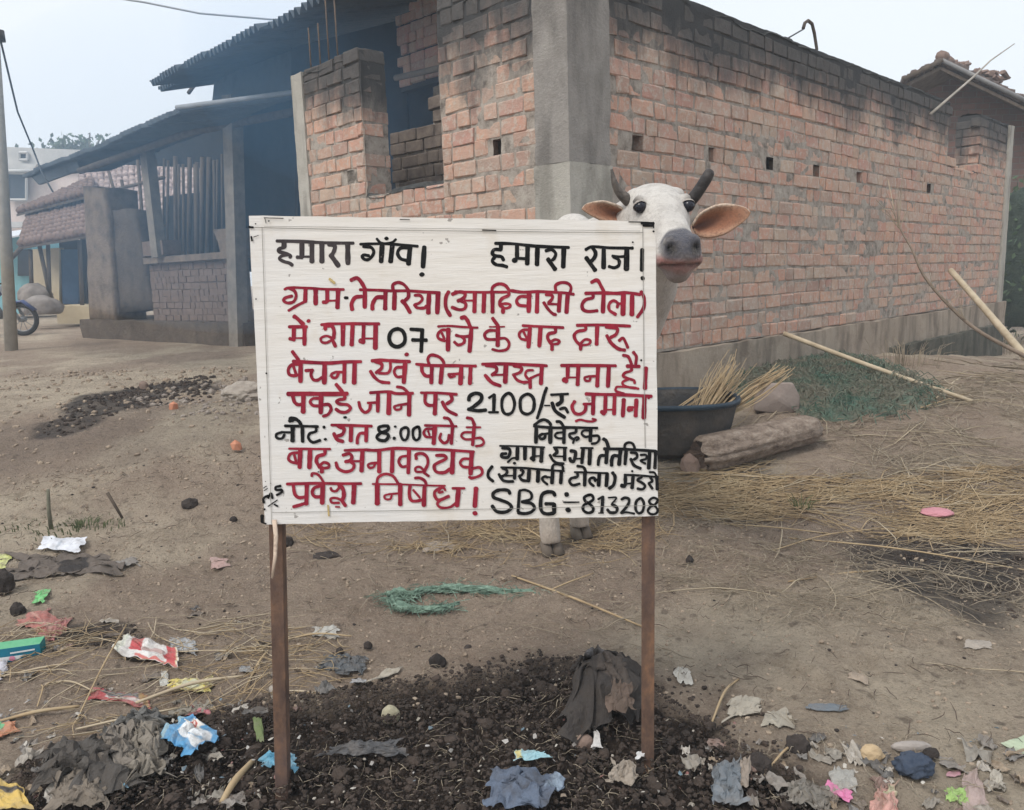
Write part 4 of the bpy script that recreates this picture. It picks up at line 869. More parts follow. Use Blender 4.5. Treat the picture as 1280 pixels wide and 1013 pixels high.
word(M_RED, C4_, [(28, (650, 135), (900, 131), (1180, 143)), (30, (735, 140), (733, 180), (660, 195), (622, 235), (640, 290), (680, 330)), (24, (680, 325), (730, 277), (782, 287), (768, 323), (700, 335)), (32, (690, 330), (685, 378)), (36, (852, 140), (846, 325)), (32, (940, 150), (1050, 167), (1040, 225), (990, 255)), (32, (948, 237), (990, 310), (1060, 368), (1128, 384)), (28, (1072, 287), (1110, 262), (1138, 310), (1158, 358))])
D1_, D2_, D3_, D4_ = (350, 440, q), (455, 440, q), (570, 440, q), (690, 440, 9.846)
word(M_RED, D1_, [(42, (175, 127), (400, 140), (650, 150), (850, 135), (1080, 131)), (46, (165, -3), (245, 105)), (40, (250, 165), (160, 172), (112, 230), (122, 300), (180, 318), (240, 308)), (34, (180, 200), (215, 300)), (54, (275, 155), (272, 395)), (38, (340, 250), (435, 242)), (38, (435, 242), (412, 300), (440, 368), (500, 378), (560, 340)), (58, (595, 155), (590, 415)), (34, (850, 272), (745, 270)), (34, (740, 270), (685, 300), (702, 342), (750, 342), (778, 290)), (52, (860, 155), (855, 408)), (58, (995, 150), (988, 415))])
word(M_RED, D2_, [(42, (105, 120), (250, 112), (450, 125), (610, 130)), (42, (150, 130), (230, 160), (232, 220), (160, 280)), (36, (350, 140), (350, 230), (310, 285), (200, 285)), (40, (85, 258), (140, 338), (220, 398), (335, 413)), (36, (510, 205), (432, 212), (402, 270), (440, 332), (510, 330)), (56, (550, 135), (530, 410))], [(568, 35, 30)])
word(M_RED, D2_, [(38, (695, 165), (900, 182), (1280, 185), (1490, 190)), (42, (770, 180), (775, 260), (820, 318), (880, 325)), (52, (905, 195), (896, 415)), (38, (872, 180), (852, 92), (900, 42), (1000, 68), (1058, 130), (1065, 190)), (54, (1040, 195), (1020, 415)), (34, (1125, 300), (1290, 290)), (34, (1130, 305), (1155, 338), (1210, 322)), (54, (1298, 195), (1285, 425)), (52, (1422, 195), (1412, 425))])
word(M_RED, D3_, [(38, (350, 165), (600, 160), (900, 170), (1210, 186)), (42, (400, 182), (525, 202), (538, 260), (480, 310)), (26, (480, 310), (640, 305)), (44, (388, 312), (480, 410), (590, 453)), (58, (665, 185), (656, 405)), (40, (770, 187), (870, 212), (858, 270), (775, 305)), (38, (762, 302), (810, 370), (880, 403), (950, 405)), (32, (1028, 245), (950, 252), (925, 310), (970, 365), (1000, 350), (1080, 312), (1140, 297)), (44, (985, 362), (990, 480)), (54, (1145, 190), (1132, 425))])
word(M_RED, D4_, [(36, (115, 168), (450, 168), (785, 172)), (44, (195, 172), (192, 320)), (58, (148, 342), (178, 362)), (20, (200, 315), (310, 315)), (46, (325, 172), (315, 405)), (30, (545, 300), (450, 302)), (28, (450, 302), (402, 318), (412, 352), (458, 357), (473, 322)), (48, (568, 172), (556, 422)), (46, (700, 172), (688, 425))])
word(M_RED, D4_, [(42, (925, 176), (1075, 180)), (32, (975, 170), (975, 230), (902, 257), (877, 300), (950, 332), (1008, 352), (1018, 385)), (28, (940, 337), (872, 370), (882, 412), (960, 438), (1065, 454)), (34, (875, 42), (940, 62), (978, 150)), (36, (1002, 5), (1038, 60), (1030, 150)), (50, (1155, 200), (1144, 450))])
word(M_BLACK, D4_, [], [(1098, 104, 14)])
E1_, E2_, E3_, E5_ = (350, 480, q), (450, 480, 9.846), (575, 480, 9.143), (700, 480, 9.846)
word(M_RED, E1_, [(54, (105, 135), (400, 132), (700, 136), (895, 131)), (44, (167, 150), (192, 240), (240, 278), (300, 270)), (60, (312, 155), (308, 375)), (36, (520, 195), (440, 197), (402, 240), (440, 288), (520, 295)), (58, (548, 155), (542, 385)), (40, (570, 280), (650, 277), (680, 340), (640, 408), (575, 433)), (40, (860, 150), (858, 200), (790, 212), (752, 240), (800, 270), (900, 280), (938, 330), (880, 378), (800, 373), (745, 337)), (46, (748, 8), (830, 105))])
word(M_BLACK, E1_, [(30, (855, 447), (880, 446))])
word(M_RED, E2_, [(36, (125, 110), (350, 97), (450, 120), (650, 116)), (36, (-15, 225), (5, 300), (60, 352), (115, 320), (130, 255)), (30, (95, 235), (210, 230)), (42, (222, 115), (218, 340)), (56, (358, 125), (352, 365)), (30, (580, 247), (470, 262)), (28, (470, 262), (422, 282), (440, 318), (498, 310), (508, 270)), (50, (608, 135), (602, 385)), (34, (455, 37), (530, 52), (600, 115))])
word(M_RED, E2_, [(32, (750, 110), (950, 112), (1190, 130)), (38, (805, 125), (800, 220), (840, 262), (900, 265)), (50, (930, 125), (920, 370)), (40, (1120, 135), (1130, 200), (1070, 245)), (40, (1012, 222), (1070, 320), (1188, 383))])
word(M_BLACK, E3_, [(40, (100, 188), (112, 140), (180, 108), (242, 130), (238, 190), (170, 250), (110, 290)), (36, (95, 290), (200, 308), (295, 300)), (28, (332, 160), (390, 122)), (38, (390, 125), (385, 320)), (26, (330, 325), (435, 325)), (32, (550, 107), (490, 160), (477, 250), (500, 328), (550, 348), (600, 318), (623, 230), (598, 140), (550, 107)), (34, (770, 117), (700, 160), (687, 240), (705, 318), (770, 347), (833, 308), (848, 220), (828, 150), (770, 117)), (34, (990, 45), (960, 130), (930, 250), (882, 395)), (16, (968, 248), (1028, 248))])
word(M_BLACK, E3_, [(28, (1040, 125), (1235, 116)), (44, (1160, 122), (1160, 200), (1110, 240)), (38, (1052, 217), (1090, 310), (1195, 383)), (32, (1142, 290), (1200, 277), (1233, 328))])
word(M_RED, E5_, [(38, (320, 125), (500, 130), (800, 136), (1125, 154)), (38, (180, 218), (148, 280), (180, 358), (250, 372), (308, 330), (320, 250)), (32, (290, 250), (410, 246)), (46, (412, 145), (405, 372)), (26, (195, 460), (250, 442), (330, 460), (400, 463), (442, 445), (400, 430)), (44, (560, 155), (555, 350)), (48, (512, 342), (545, 370)), (20, (580, 318), (670, 318)), (44, (672, 165), (665, 372)), (46, (785, 195), (773, 398)), (26, (790, 118), (690, 90), (690, 52), (720, 36), (900, 45), (955, 60)), (30, (900, 290), (840, 290)), (30, (840, 292), (840, 328), (890, 320)), (46, (940, 200), (931, 395)), (50, (1040, 165), (1030, 418)), (30, (1100, 155), (1090, 178))])
F1_, F2_ = (335, 520, 9.143), (460, 520, 8)
word(M_BLACK, F1_, [(28, (195, 115), (400, 118), (570, 122)), (24, (280, 190), (160, 187)), (28, (160, 187), (97, 210), (102, 253), (160, 258), (188, 215)), (46, (282, 135), (280, 285)), (38, (392, 125), (395, 295)), (36, (245, 60), (290, 30), (350, 60), (380, 112)), (30, (550, 125), (545, 178), (480, 200), (460, 250), (510, 303), (595, 280))], [(270, 40, 38), (640, 130, 20), (655, 268, 18)])
word(M_RED, F1_, [(32, (725, 105), (950, 110), (1185, 118)), (38, (800, 120), (868, 150), (850, 210), (800, 230)), (38, (752, 202), (790, 270), (855, 293)), (46, (950, 130), (945, 285)), (34, (1120, 200), (1052, 202), (1022, 260), (1020, 315)), (42, (1125, 125), (1120, 290))])
word(M_RED, F1_, [(26, (240, 375), (450, 378), (710, 380)), (30, (350, 420), (262, 432), (232, 490), (270, 528), (350, 545)), (28, (300, 450), (320, 520)), (46, (370, 385), (361, 590)), (48, (480, 395), (472, 592)), (38, (650, 388), (645, 438), (572, 462), (552, 520), (590, 590)), (30, (600, 560), (640, 532), (693, 552), (688, 590), (620, 600)), (42, (615, 592), (615, 642))])
word(M_RED, F1_, [(30, (875, 395), (1050, 390), (1135, 388)), (36, (855, 450), (930, 432), (958, 470), (940, 510), (885, 525)), (34, (940, 522), (983, 560), (960, 618), (880, 638), (800, 600), (777, 535)), (22, (960, 518), (1050, 518)), (46, (1080, 400), (1068, 630))])
word(M_BLACK, F2_, [(30, (198, 102), (150, 102), (107, 120), (122, 160), (190, 180), (203, 210), (170, 247), (110, 240), (88, 210), (130, 170), (198, 142), (203, 105)), (26, (370, 117), (332, 140), (327, 190), (350, 238), (385, 233), (403, 180), (400, 130), (370, 117)), (26, (490, 112), (452, 140), (452, 210), (480, 243), (513, 220), (518, 160), (510, 117), (490, 112))], [(272, 108, 14), (262, 225, 19)])
word(M_RED, F2_, [(24, (570, 96), (750, 99), (885, 105)), (24, (650, 130), (582, 132), (557, 170), (580, 208), (640, 215)), (20, (600, 150), (615, 195)), (40, (668, 115), (656, 277)), (26, (730, 177), (717, 230), (760, 272), (798, 250), (810, 190)), (32, (845, 115), (833, 278)), (28, (760, 20), (810, 32), (848, 102))])
word(M_RED, F2_, [(18, (985, 115), (1125, 115)), (22, (1040, 165), (962, 167), (932, 200), (970, 233), (1040, 235)), (32, (1062, 105), (1046, 292)), (24, (1070, 225), (1128, 222), (1158, 260), (1138, 293), (1080, 304)), (30, (990, 20), (1038, 32), (1064, 92))])
word(M_RED, F2_, [(28, (-5, 342), (100, 345), (250, 326), (450, 330), (760, 340), (1058, 360)), (24, (110, 468), (30, 475)), (22, (30, 475), (0, 490), (15, 520), (55, 512), (70, 480)), (40, (112, 345), (112, 560)), (40, (245, 340), (239, 560)), (26, (390, 402), (332, 412), (307, 460), (340, 508), (400, 500)), (38, (410, 340), (402, 572)), (28, (482, 430), (482, 388), (540, 377), (588, 410), (598, 480), (560, 560)), (22, (570, 558), (520, 512), (477, 520), (482, 558), (560, 560)), (24, (560, 570), (607, 602)), (30, (682, 396), (760, 397), (778, 430), (700, 470), (662, 500), (680, 558), (760, 568), (820, 530)), (42, (850, 352), (840, 570)), (26, (1020, 430), (952, 432), (922, 470), (950, 508), (1020, 515)), (42, (1038, 365), (1025, 580)), (26, (1050, 525), (1118, 517), (1143, 560), (1120, 598), (1040, 623), (1012, 611))])
G1_, G2_ = (320, 590, 8), (450, 590, 8)
word(M_RED, G1_, [(26, (310, 122), (600, 115), (850, 118), (1050, 118)), (32, (372, 132), (387, 220), (430, 258), (500, 250)), (40, (508, 122), (503, 322)), (30, (500, 312), (440, 332), (374, 350)), (30, (640, 142), (582, 162), (562, 210), (590, 248), (650, 250)), (42, (668, 122), (662, 312)), (24, (557, 42), (562, 17), (610, 22), (648, 60), (680, 115)), (24, (747, 162), (760, 188), (800, 193), (830, 160)), (38, (830, 132), (868, 170), (878, 240), (860, 290)), (24, (870, 290), (800, 262), (747, 270), (760, 308), (830, 310)), (34, (860, 290), (895, 340)), (42, (982, 125), (972, 310)), (16, (795, 350), (835, 352))])
word(M_BLACK, G1_, [(22, (80, 310), (72, 275), (95, 250), (128, 242), (118, 268), (150, 215), (165, 265)), (24, (245, 142), (198, 152), (202, 180), (258, 182), (250, 210), (208, 232)), (11, (122, 345), (213, 282)), (16, (182, 325), (218, 345)), (8, (75, 163), (105, 142)), (8, (80, 190), (115, 167)), (34, (62, 440), (62, 500)), (14, (55, 505), (100, 520))], [(85, 375, 12), (95, 97, 5), (145, 115, 6)])
word(M_RED, G2_, [(18, (125, 122), (400, 125), (650, 135), (850, 140)), (46, (172, 125), (172, 318)), (26, (167, 120), (182, 57), (250, 22), (328, 42), (378, 110)), (20, (390, 215), (300, 222)), (20, (300, 222), (247, 237), (252, 270), (300, 273), (318, 237)), (42, (402, 125), (402, 328)), (30, (500, 142), (492, 220), (510, 283), (560, 293), (620, 280)), (20, (532, 182), (598, 258)), (40, (645, 155), (638, 335)), (26, (550, 62), (600, 62), (648, 92), (664, 140)), (22, (828, 200), (790, 208), (802, 167), (838, 162), (853, 185)), (28, (800, 162), (747, 200), (752, 250), (790, 283), (887, 245)), (24, (800, 287), (772, 320), (810, 358), (900, 353), (960, 310)), (24, (925, 165), (1045, 165)), (44, (985, 170), (970, 340)), (44, (1160, 165), (1148, 345))], [(1150, 415, 26)])
H1_, H2_, I1_, I2_ = (600, 520, q), (700, 520, 9.846), (600, 575, q), (705, 575, 9.846)
word(M_BLACK, H1_, [(34, (718, 138), (850, 150), (1000, 160), (1270, 156)), (46, (750, 155), (745, 355)), (38, (725, 125), (800, 67), (860, 52), (918, 82), (945, 122)), (28, (920, 235), (835, 242)), (34, (830, 242), (792, 270), (812, 308), (858, 298), (870, 262)), (50, (940, 150), (936, 358)), (30, (1100, 220), (1022, 232), (1002, 270), (1040, 298), (1100, 300)), (46, (1122, 155), (1118, 360)), (38, (1022, 77), (1070, 82), (1120, 150))])
word(M_BLACK, H2_, [(30, (60, 140), (250, 145), (460, 150)), (32, (200, 162), (190, 205), (122, 222), (122, 260), (170, 290)), (26, (170, 285), (210, 262), (233, 280), (200, 303)), (26, (175, 290), (160, 335)), (28, (360, 180), (292, 182), (267, 220), (310, 258), (370, 250)), (40, (378, 165), (372, 310)), (30, (400, 247), (468, 247), (483, 290), (450, 333), (390, 344))])
word(M_BLACK, H1_, [(24, (265, 401), (550, 405), (860, 420)), (38, (295, 432), (388, 442), (398, 500), (368, 555), (292, 548), (292, 512), (350, 502)), (48, (500, 425), (495, 578)), (26, (480, 562), (430, 567), (370, 618)), (50, (600, 425), (598, 578)), (46, (718, 425), (715, 560)), (48, (684, 562), (718, 588)), (20, (720, 535), (820, 535)), (48, (828, 425), (815, 608))])
word(M_BLACK, H1_, [(24, (980, 420), (1155, 425)), (42, (1000, 432), (1028, 480), (982, 528)), (34, (932, 522), (970, 590), (1030, 628), (1115, 638)), (20, (1000, 540), (1130, 540)), (44, (1130, 435), (1128, 590))])
word(M_BLACK, H2_, [(38, (132, 432), (188, 442), (188, 490), (168, 558), (132, 553), (122, 522)), (22, (190, 530), (270, 525)), (22, (255, 395), (405, 398)), (42, (285, 402), (269, 580)), (46, (370, 405), (362, 595))])
word(M_BLACK, H2_, [(34, (545, 407), (800, 411), (1180, 435)), (36, (570, 490), (502, 492), (477, 540), (470, 605)), (44, (578, 415), (568, 580)), (42, (535, 285), (570, 312), (600, 400)), (42, (720, 495), (662, 492), (637, 540), (635, 610)), (44, (745, 425), (726, 600)), (40, (815, 425), (800, 595)), (30, (792, 410), (802, 352), (850, 328), (898, 347), (925, 415)), (32, (872, 452), (938, 462), (948, 510), (910, 538)), (36, (872, 532), (910, 608), (992, 648)), (26, (992, 482), (1058, 482), (1058, 530), (992, 552), (1050, 588)), (42, (1105, 435), (1091, 645)), (40, (1178, 438), (1168, 642))])
word(M_BLACK, I1_, [(38, (162, 88), (112, 160), (112, 230), (175, 287)), (28, (280, 101), (600, 110), (900, 136), (1120, 150)), (36, (302, 112), (358, 142), (348, 190), (292, 223)), (36, (252, 192), (300, 268), (360, 288), (440, 288)), (20, (300, 215), (450, 210)), (42, (465, 115), (460, 250)), (32, (542, 137), (578, 152), (558, 200), (522, 215)), (36, (522, 217), (560, 270), (640, 283)), (46, (655, 135), (646, 285)), (48, (775, 155), (770, 290)), (32, (898, 235), (870, 222), (832, 242), (842, 280), (898, 327)), (24, (890, 225), (960, 240)), (46, (970, 155), (959, 310)), (34, (962, 130), (977, 72), (1040, 57), (1098, 82), (1108, 148)), (44, (1085, 165), (1076, 310))], [(460, 45, 22)])
word(M_BLACK, I1_, [(42, (398, 450), (370, 407), (262, 402), (182, 440), (182, 500), (270, 535), (380, 580), (418, 640), (340, 697), (222, 688), (162, 615)), (40, (525, 425), (506, 690)), (34, (525, 412), (600, 402), (678, 440), (678, 520), (560, 560)), (40, (560, 562), (680, 580), (727, 640), (678, 698), (590, 717), (510, 705)), (44, (998, 475), (970, 432), (882, 432), (822, 480), (807, 620), (832, 698), (900, 722), (980, 712)), (42, (875, 587), (985, 587)), (50, (988, 592), (988, 705)), (20, (1115, 565), (1210, 566), (1320, 564))], [(1155, 462, 36), (1175, 668, 38)])
word(M_BLACK, I2_, [(24, (130, 152), (300, 156), (535, 165)), (32, (165, 162), (163, 208), (92, 227), (67, 270), (110, 312), (192, 295)), (42, (258, 155), (253, 315)), (32, (165, 77), (240, 92), (268, 150)), (32, (385, 260), (370, 222), (322, 232), (317, 280), (365, 322)), (22, (385, 250), (420, 240)), (42, (435, 170), (426, 315)), (42, (532, 170), (520, 320)), (38, (597, 158), (628, 210), (610, 308), (557, 352))])
word(M_BLACK, I2_, [(26, (745, 185), (900, 191), (1158, 212)), (40, (755, 195), (755, 310)), (44, (708, 317), (748, 325)), (22, (760, 295), (830, 290)), (42, (850, 205), (838, 345)), (30, (958, 212), (902, 250), (960, 282), (998, 320), (968, 362), (905, 355)), (28, (1062, 217), (1088, 260), (1042, 290)), (30, (1042, 290), (1088, 355)), (38, (1142, 215), (1148, 362)), (24, (1055, 152), (1110, 157), (1138, 200))], [(840, 140, 16)])
word(M_BLACK, I2_, [(32, (310, 432), (252, 460), (262, 510), (310, 540), (358, 590), (348, 638), (290, 652), (237, 618), (242, 560), (300, 530), (358, 490), (348, 442), (310, 432)), (24, (420, 485), (478, 452)), (38, (478, 455), (465, 650)), (14, (425, 655), (487, 655)), (20, (545, 466), (645, 466), (590, 540)), (34, (590, 547), (653, 590), (638, 645), (570, 648), (533, 612)), (32, (708, 488), (750, 467), (798, 482), (798, 530), (760, 590), (705, 655)), (24, (705, 658), (770, 645), (865, 663)), (30, (930, 477), (887, 520), (882, 610), (920, 657), (968, 630), (983, 540), (958, 482), (930, 477)), (28, (1100, 467), (1052, 500), (1062, 540), (1120, 570), (1153, 620), (1130, 662), (1070, 668), (1032, 630), (1062, 580), (1130, 540), (1152, 490), (1100, 467))])
word(M_PENCIL, (0, 0, 1), [(.7, (318, 284.5), (460, 287.5), (700, 290.3), (804, 291)), (.7, (327.5, 284), (333, 450), (339.5, 655)), (.7, (803.5, 284), (805, 460), (806.5, 560)), (.6, (340, 641), (560, 637.5), (820, 632)), (.5, (330, 283), (800, 289))])
word(M_BLACK, (0, 0, 1), [(3.2, (802, 279.0), (817, 279.5)), (2.4, (804, 282.2), (816, 282.6)), (1.3, (786, 277.6), (803, 277.8)), (1.4, (817, 278), (817, 285)), (.9, (330, 272.4), (354, 273.2)), (.9, (500, 274.6), (512, 274.9)), (1.2, (603, 287.8), (620, 288.4)), (2.4, (311.5, 284), (316.5, 284.5)), (.8, (331, 273), (332.5, 279)), (2.0, (314, 296), (315, 301)), (.8, (317, 296.5), (323, 294.5))], [(336, 276.5, 1.1), (319.5, 280, 1.0), (817, 289.5, 1.4), (791, 303, 1.3), (320, 374, 1), (333, 467, 1.3), (590, 585, .9), (398, 590, 1)])
word(noisy('ochre paint drip', (.42, .30, .12), (.55, .42, .2), 30), (0, 0, 1), [(3.0, (412, 349), (418, 354))]); word(bpy.data.materials['ochre paint drip'], (0, 0, 1), [(2.0, (410, 632), (411, 645))])

# ================================================================== COW
def cowmat():
    k = N('cow coat', .75, .25); c = k.attr(); f = k.noise(26, 6, .7); g = k.noise(7, 4, .6); h = k.noise(180, 4, .6, stretch=(1, 1, .3))
    c2 = k.mix(k.ramp(f, [(.46, 0), (.68, .6)]), c, k.mix(.55, c, (.20, .17, .145))); c2 = k.mix(k.ramp(k.noise(75, 5, .75), [(.5, 0), (.68, .5)]), c2, k.mix(.6, c2, (.16, .14, .125)))
    k.col(c2); k.bump(k.math('ADD', h, k.math('MULTIPLY', f, 1.2)), .008, .9); return k.m
M_COW = cowmat(); M_COW.node_tree.nodes['Principled BSDF'].inputs['Sheen Weight'].default_value = .15
cow = empty('cow', G(700, 685), 'white cow with grey muzzle, horns and orange ears peering over the notice board', 'cow')
PF, PN = atY(821, 246, 2.49), atY(857, 304, 2.14)
ha = PN-PF; HL = np.linalg.norm(ha); ha /= HL; hs_ = np.cross(ha, Z3); hs_ = hs_/np.linalg.norm(hs_); hs_ = hs_ if hs_[0] > 0 else -hs_; hn = np.cross(hs_, ha); hn = hn if hn[2] > 0 else -hn
def HP(s, x, n): return PF+ha*s+hs_*x+hn*n        # head space: s along the face, x sideways, n out of the face
secs = [(-.072, .055, .016, -.07), (-.050, .080, .028, -.10), (-.01, .089, .034, -.145), (.04, .091, .038, -.17), (.09, .090, .036, -.175), (.14, .076, .028, -.170), (.19, .064, .020, -.152), (.24, .058, .015, -.13), (.285, .049, .012, -.108), (.32, .053, .010, -.100), (.345, .057, .006, -.096), (.368, .055, -.004, -.086), (.382, .043, -.016, -.070), (.389, .023, -.028, -.055)]
def loft(mb, secs, fn, n=28, ex=2.4):
    vs = []
    for s, w_, t, b in secs:
        for k in range(n):
            a = 2*math.pi*k/n; c, d = math.cos(a), math.sin(a)
            cc = math.copysign(abs(c)**(2/ex), c); dd = math.copysign(abs(d)**(2/ex), d)
            ww = w_*(1-.28*max(0, -dd)); vs.append(fn(s, ww*cc, (t+b)/2+(t-b)/2*dd))
    m = len(secs); mb.add(vs, [(i*n+k, i*n+(k+1) % n, (i+1)*n+(k+1) % n, (i+1)*n+k) for i in range(m-1) for k in range(n)]+[tuple(range(n-1, -1, -1)), tuple(range((m-1)*n, m*n))])
bm_ = MB(); loft(bm_, secs, HP)
def blob(c, r, n=14):
    c = np.asarray(c, float); vs = []; r = np.asarray(r if not np.isscalar(r) else (r, r, r), float)
    for i in range(1, n//2): 
        for j in range(n): a = math.pi*i/(n//2); b = 2*math.pi*j/n; vs.append(c+r*np.array([math.sin(a)*math.cos(b), math.sin(a)*math.sin(b), math.cos(a)]))
    top, bot = len(vs), len(vs)+1; vs += [c+r*np.array([0, 0, 1]), c-r*np.array([0, 0, 1])]; R_ = n//2-1
    fs = [(i*n+j, i*n+(j+1) % n, (i+1)*n+(j+1) % n, (i+1)*n+j) for i in range(R_-1) for j in range(n)]
    fs += [(top, (j+1) % n, j) for j in range(n)]+[(bot, (R_-1)*n+j, (R_-1)*n+(j+1) % n) for j in range(n)]; bm_.add(vs, fs)
for sx in (-1, 1):
    blob(HP(.078, sx*.070, .013), .022); blob(HP(.345, sx*.031, -.012), .024); blob(HP(.12, sx*.056, -.11), .045); blob(HP(-.02, sx*.066, -.008), .030); blob(HP(.30, sx*.045, -.055), .028)
    blob(HP(.335, sx*.045, -.068), .024); blob(HP(.325, sx*.046, -.082), .017)
blob(HP(-.03, 0, -.004), .038); blob(HP(.335, 0, -.098), .040); blob(HP(.30, 0, -.098), .042); blob(HP(.352, 0, -.085), .03)
SH = atY(716, 268, 3.25); SH[2] -= .09; CH_ = np.array([SH[0]+.0, 3.02, .80])
f1, f2 = G(688, 692), G(724, 671); bd = np.array([-.33, .94, 0]); bd /= np.linalg.norm(bd); sdv = np.array([bd[1], -bd[0], 0])
mid = (f1+f2)/2; mid[2] = 0
base = np.array([mid[0], mid[1]+.06, 0])
def T(pts, rad, flat=1.0, n=18): bm_.tube(pts, rad, n, flat=flat)
def lerp(a, b, t): return np.asarray(a)*(1-t)+np.asarray(b)*t
th = HP(.02, 0, -.08)
T([th, lerp(th, base+Z3*1.02+bd*.1, .35)-Z3*.0, lerp(th, base+Z3*1.02+bd*.1, .7), base+Z3*1.0+bd*.2], [.10, .115, .15, .21], 1.25)
T([HP(.10, 0, -.15), lerp(HP(.1, 0, -.15), base+Z3*.72, .5)-Z3*.05, base+Z3*.72], [.035, .05, .10], 1.0)       # dewlap
T([HP(.13, 0, -.11), atY(815, 358, 2.53), atY(797, 405, 2.64), base+Z3*.74], [.06, .082, .09, .12])
T([base+Z3*.86-bd*.05, base+Z3*.90+bd*.25, base+Z3*.84+bd*.65, base+Z3*.88+bd*1.05, base+Z3*.94+bd*1.32], [.20, .245, .27, .25, .13], 1.22, 24)
T([SH-Z3*.10, SH], [.13, .085], .8); blob(SH+Z3*.01, (.09, .11, .085)); blob(base+Z3*.98+bd*.12, (.19, .25, .2)); blob(base+Z3*1.0+bd*1.1, (.2, .25, .2))
for f, sx, back in ((f1, -1, 0), (f2, 1, 0), (mid+bd*1.15-sdv*.15, -1, 1), (mid+bd*1.28+sdv*.14, 1, 1)):
    f = np.array(f); f[2] = float(gz(f[0], f[1])); top = (base+Z3*.85+bd*(.08 if not back else 1.12)+sdv*sx*.11)
    if not back: T([top, lerp(top, f, .35)+Z3*0, f+Z3*.36+bd*.01, f+Z3*.30, f+Z3*.15+bd*.005, f+Z3*.09, f+Z3*.045-bd*.010], [.11, .078, .048, .042, .040, .043, .040])
    else: T([top, lerp(top, f, .3)-bd*.06, f+Z3*.42+bd*.10, f+Z3*.36+bd*.09, f+Z3*.12+bd*.02, f+Z3*.05], [.15, .11, .05, .042, .030, .040])
body = bm_.build('body', M_COW, None, True)
md = body.modifiers.new('r', 'REMESH'); md.mode = 'VOXEL'; md.voxel_size = .0095; md.use_smooth_shade = True
md = body.modifiers.new('s', 'SMOOTH'); md.iterations = 5; md.factor = .5
dg = bpy.context.evaluated_depsgraph_get(); me = bpy.data.meshes.new_from_object(body.evaluated_get(dg)); bpy.data.objects.remove(body)
V = np.zeros(len(me.vertices)*3); me.vertices.foreach_get('co', V); V = V.reshape(-1, 3); D = V-PF; s = D@ha; x = D@hs_; nn = D@hn
# nostrils, mouth, eye sockets, brow
def push(mask, vec, amt): 
    global V
    V = V+np.asarray(vec)[None, :]*(mask*amt)[:, None]
g3 = lambda a, b, c, r: np.exp(-((s-a)**2+(x-b)**2+(nn-c)**2)/(2*r*r))
for sx in (-1, 1):
    push(g3(.372, sx*.033, -.022, .0095), -ha-.2*hn, .020)
    push(g3(.108, sx*.080, .006, .016), -hs_*sx, .004)
    push(g3(.20, sx*.075, -.05, .03), -hs_*sx, .008)
ml = np.exp(-((nn+.064+.012*(np.abs(x)/.05)**2)/.005)**2)*sm(.325, .36, s)*(np.abs(x) < .06)
push(ml, -ha, .012)
me.vertices.foreach_set('co', V.ravel())
white = np.array([.62, .585, .54]); colr = np.repeat(white[None], len(V), 0); head = sm(.55, .40, np.abs(s-.15)+np.abs(x)+np.abs(nn+.08))
nzz = fbm(V[:, 0]*22, V[:, 1]*22, V[:, 2]*22, 4, 3)
def blend(mask, c):
    global colr
    mask = np.clip(mask, 0, 1)[:, None]; colr = colr*(1-mask)+np.array(c)[None]*mask
blend(sm(.0, .5, fbm(V[:, 0]*5, V[:, 1]*5, V[:, 2]*5, 3, 8))*.5*(1-head*.6), (.40, .36, .33))
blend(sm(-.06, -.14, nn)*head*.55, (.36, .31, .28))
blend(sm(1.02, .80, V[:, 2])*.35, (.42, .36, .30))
hd = (s > -.1) & (s < .5) & (np.abs(x) < .13) & (nn > -.22) & (nn < .1)
blend(hd*sm(.305, .325, s+.35*nn+.016*nzz+.015)*sm(.062, .048, np.abs(x)+.006*nzz)*sm(-.056, -.043, nn+.012*nzz), (.075, .075, .092))             # slate nose pad
blend(hd*sm(.315, .34, s)*sm(-.045, -.06, nn+.012*nzz), (.30, .16, .14))                        # pinkish lips
blend(hd*sm(.335, .36, s)*np.exp(-((nn+.056)/.010)**2)*.8, (.42, .17, .15))
blend(hd*ml*.9, (.10, .045, .045))  # dark of the mouth crease painted along the groove
blend(hd*sm(.27, .30, s)*sm(-.082, -.098, nn+.02*nzz), (.24, .19, .18)); blend(hd*sm(.05, .4, nzz)*.35, (.40, .36, .32)); blend(hd*np.exp(-((nn+.036)/.012)**2)*sm(.33, .36, s)*.35, (.22, .20, .21))
for sx in (-1, 1):
    blend(hd*g3(.376, sx*.033, -.023, .0105)*1.6, (.008, .008, .010))  # dark of the nostril hollows painted over the dents
    blend(hd*g3(.088, sx*.095, .006, .018)*1.5, (.10, .088, .08))
blend(np.exp(-((np.abs(s-.19)/.06)**2+(x/.03)**2+((nn-.02)/.03)**2))*.25, (.35, .33, .31))
for f in (f1, f2): pass
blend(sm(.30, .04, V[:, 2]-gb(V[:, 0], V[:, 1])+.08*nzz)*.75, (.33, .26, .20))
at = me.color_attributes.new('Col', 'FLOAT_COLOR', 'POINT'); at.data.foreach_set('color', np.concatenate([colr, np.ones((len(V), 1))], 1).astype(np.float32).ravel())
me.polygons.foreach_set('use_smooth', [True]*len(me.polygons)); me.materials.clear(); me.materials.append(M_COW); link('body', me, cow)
# hooves
for f in (f1, f2, mid+bd*1.15-sdv*.15, mid+bd*1.28+sdv*.14):
    f = np.array(f); f[2] = float(gz(f[0], f[1]))
    for sx in (-1, 1):
        mb = MB(); c = f+sdv*sx*.022; mb.tube([c+Z3*.055+bd*.005, c+Z3*.026-bd*.014, c-Z3*.004-bd*.034], [.018, .023, .026], 10, up=(0, 1, 0)); mb.build('hoof', noisy('hoof horn', (.30, .26, .22), (.50, .45, .39), 30, .7, .002) if sx < 0 and f is f1 else bpy.data.materials.get('hoof horn') or M_BARK, cow, True)
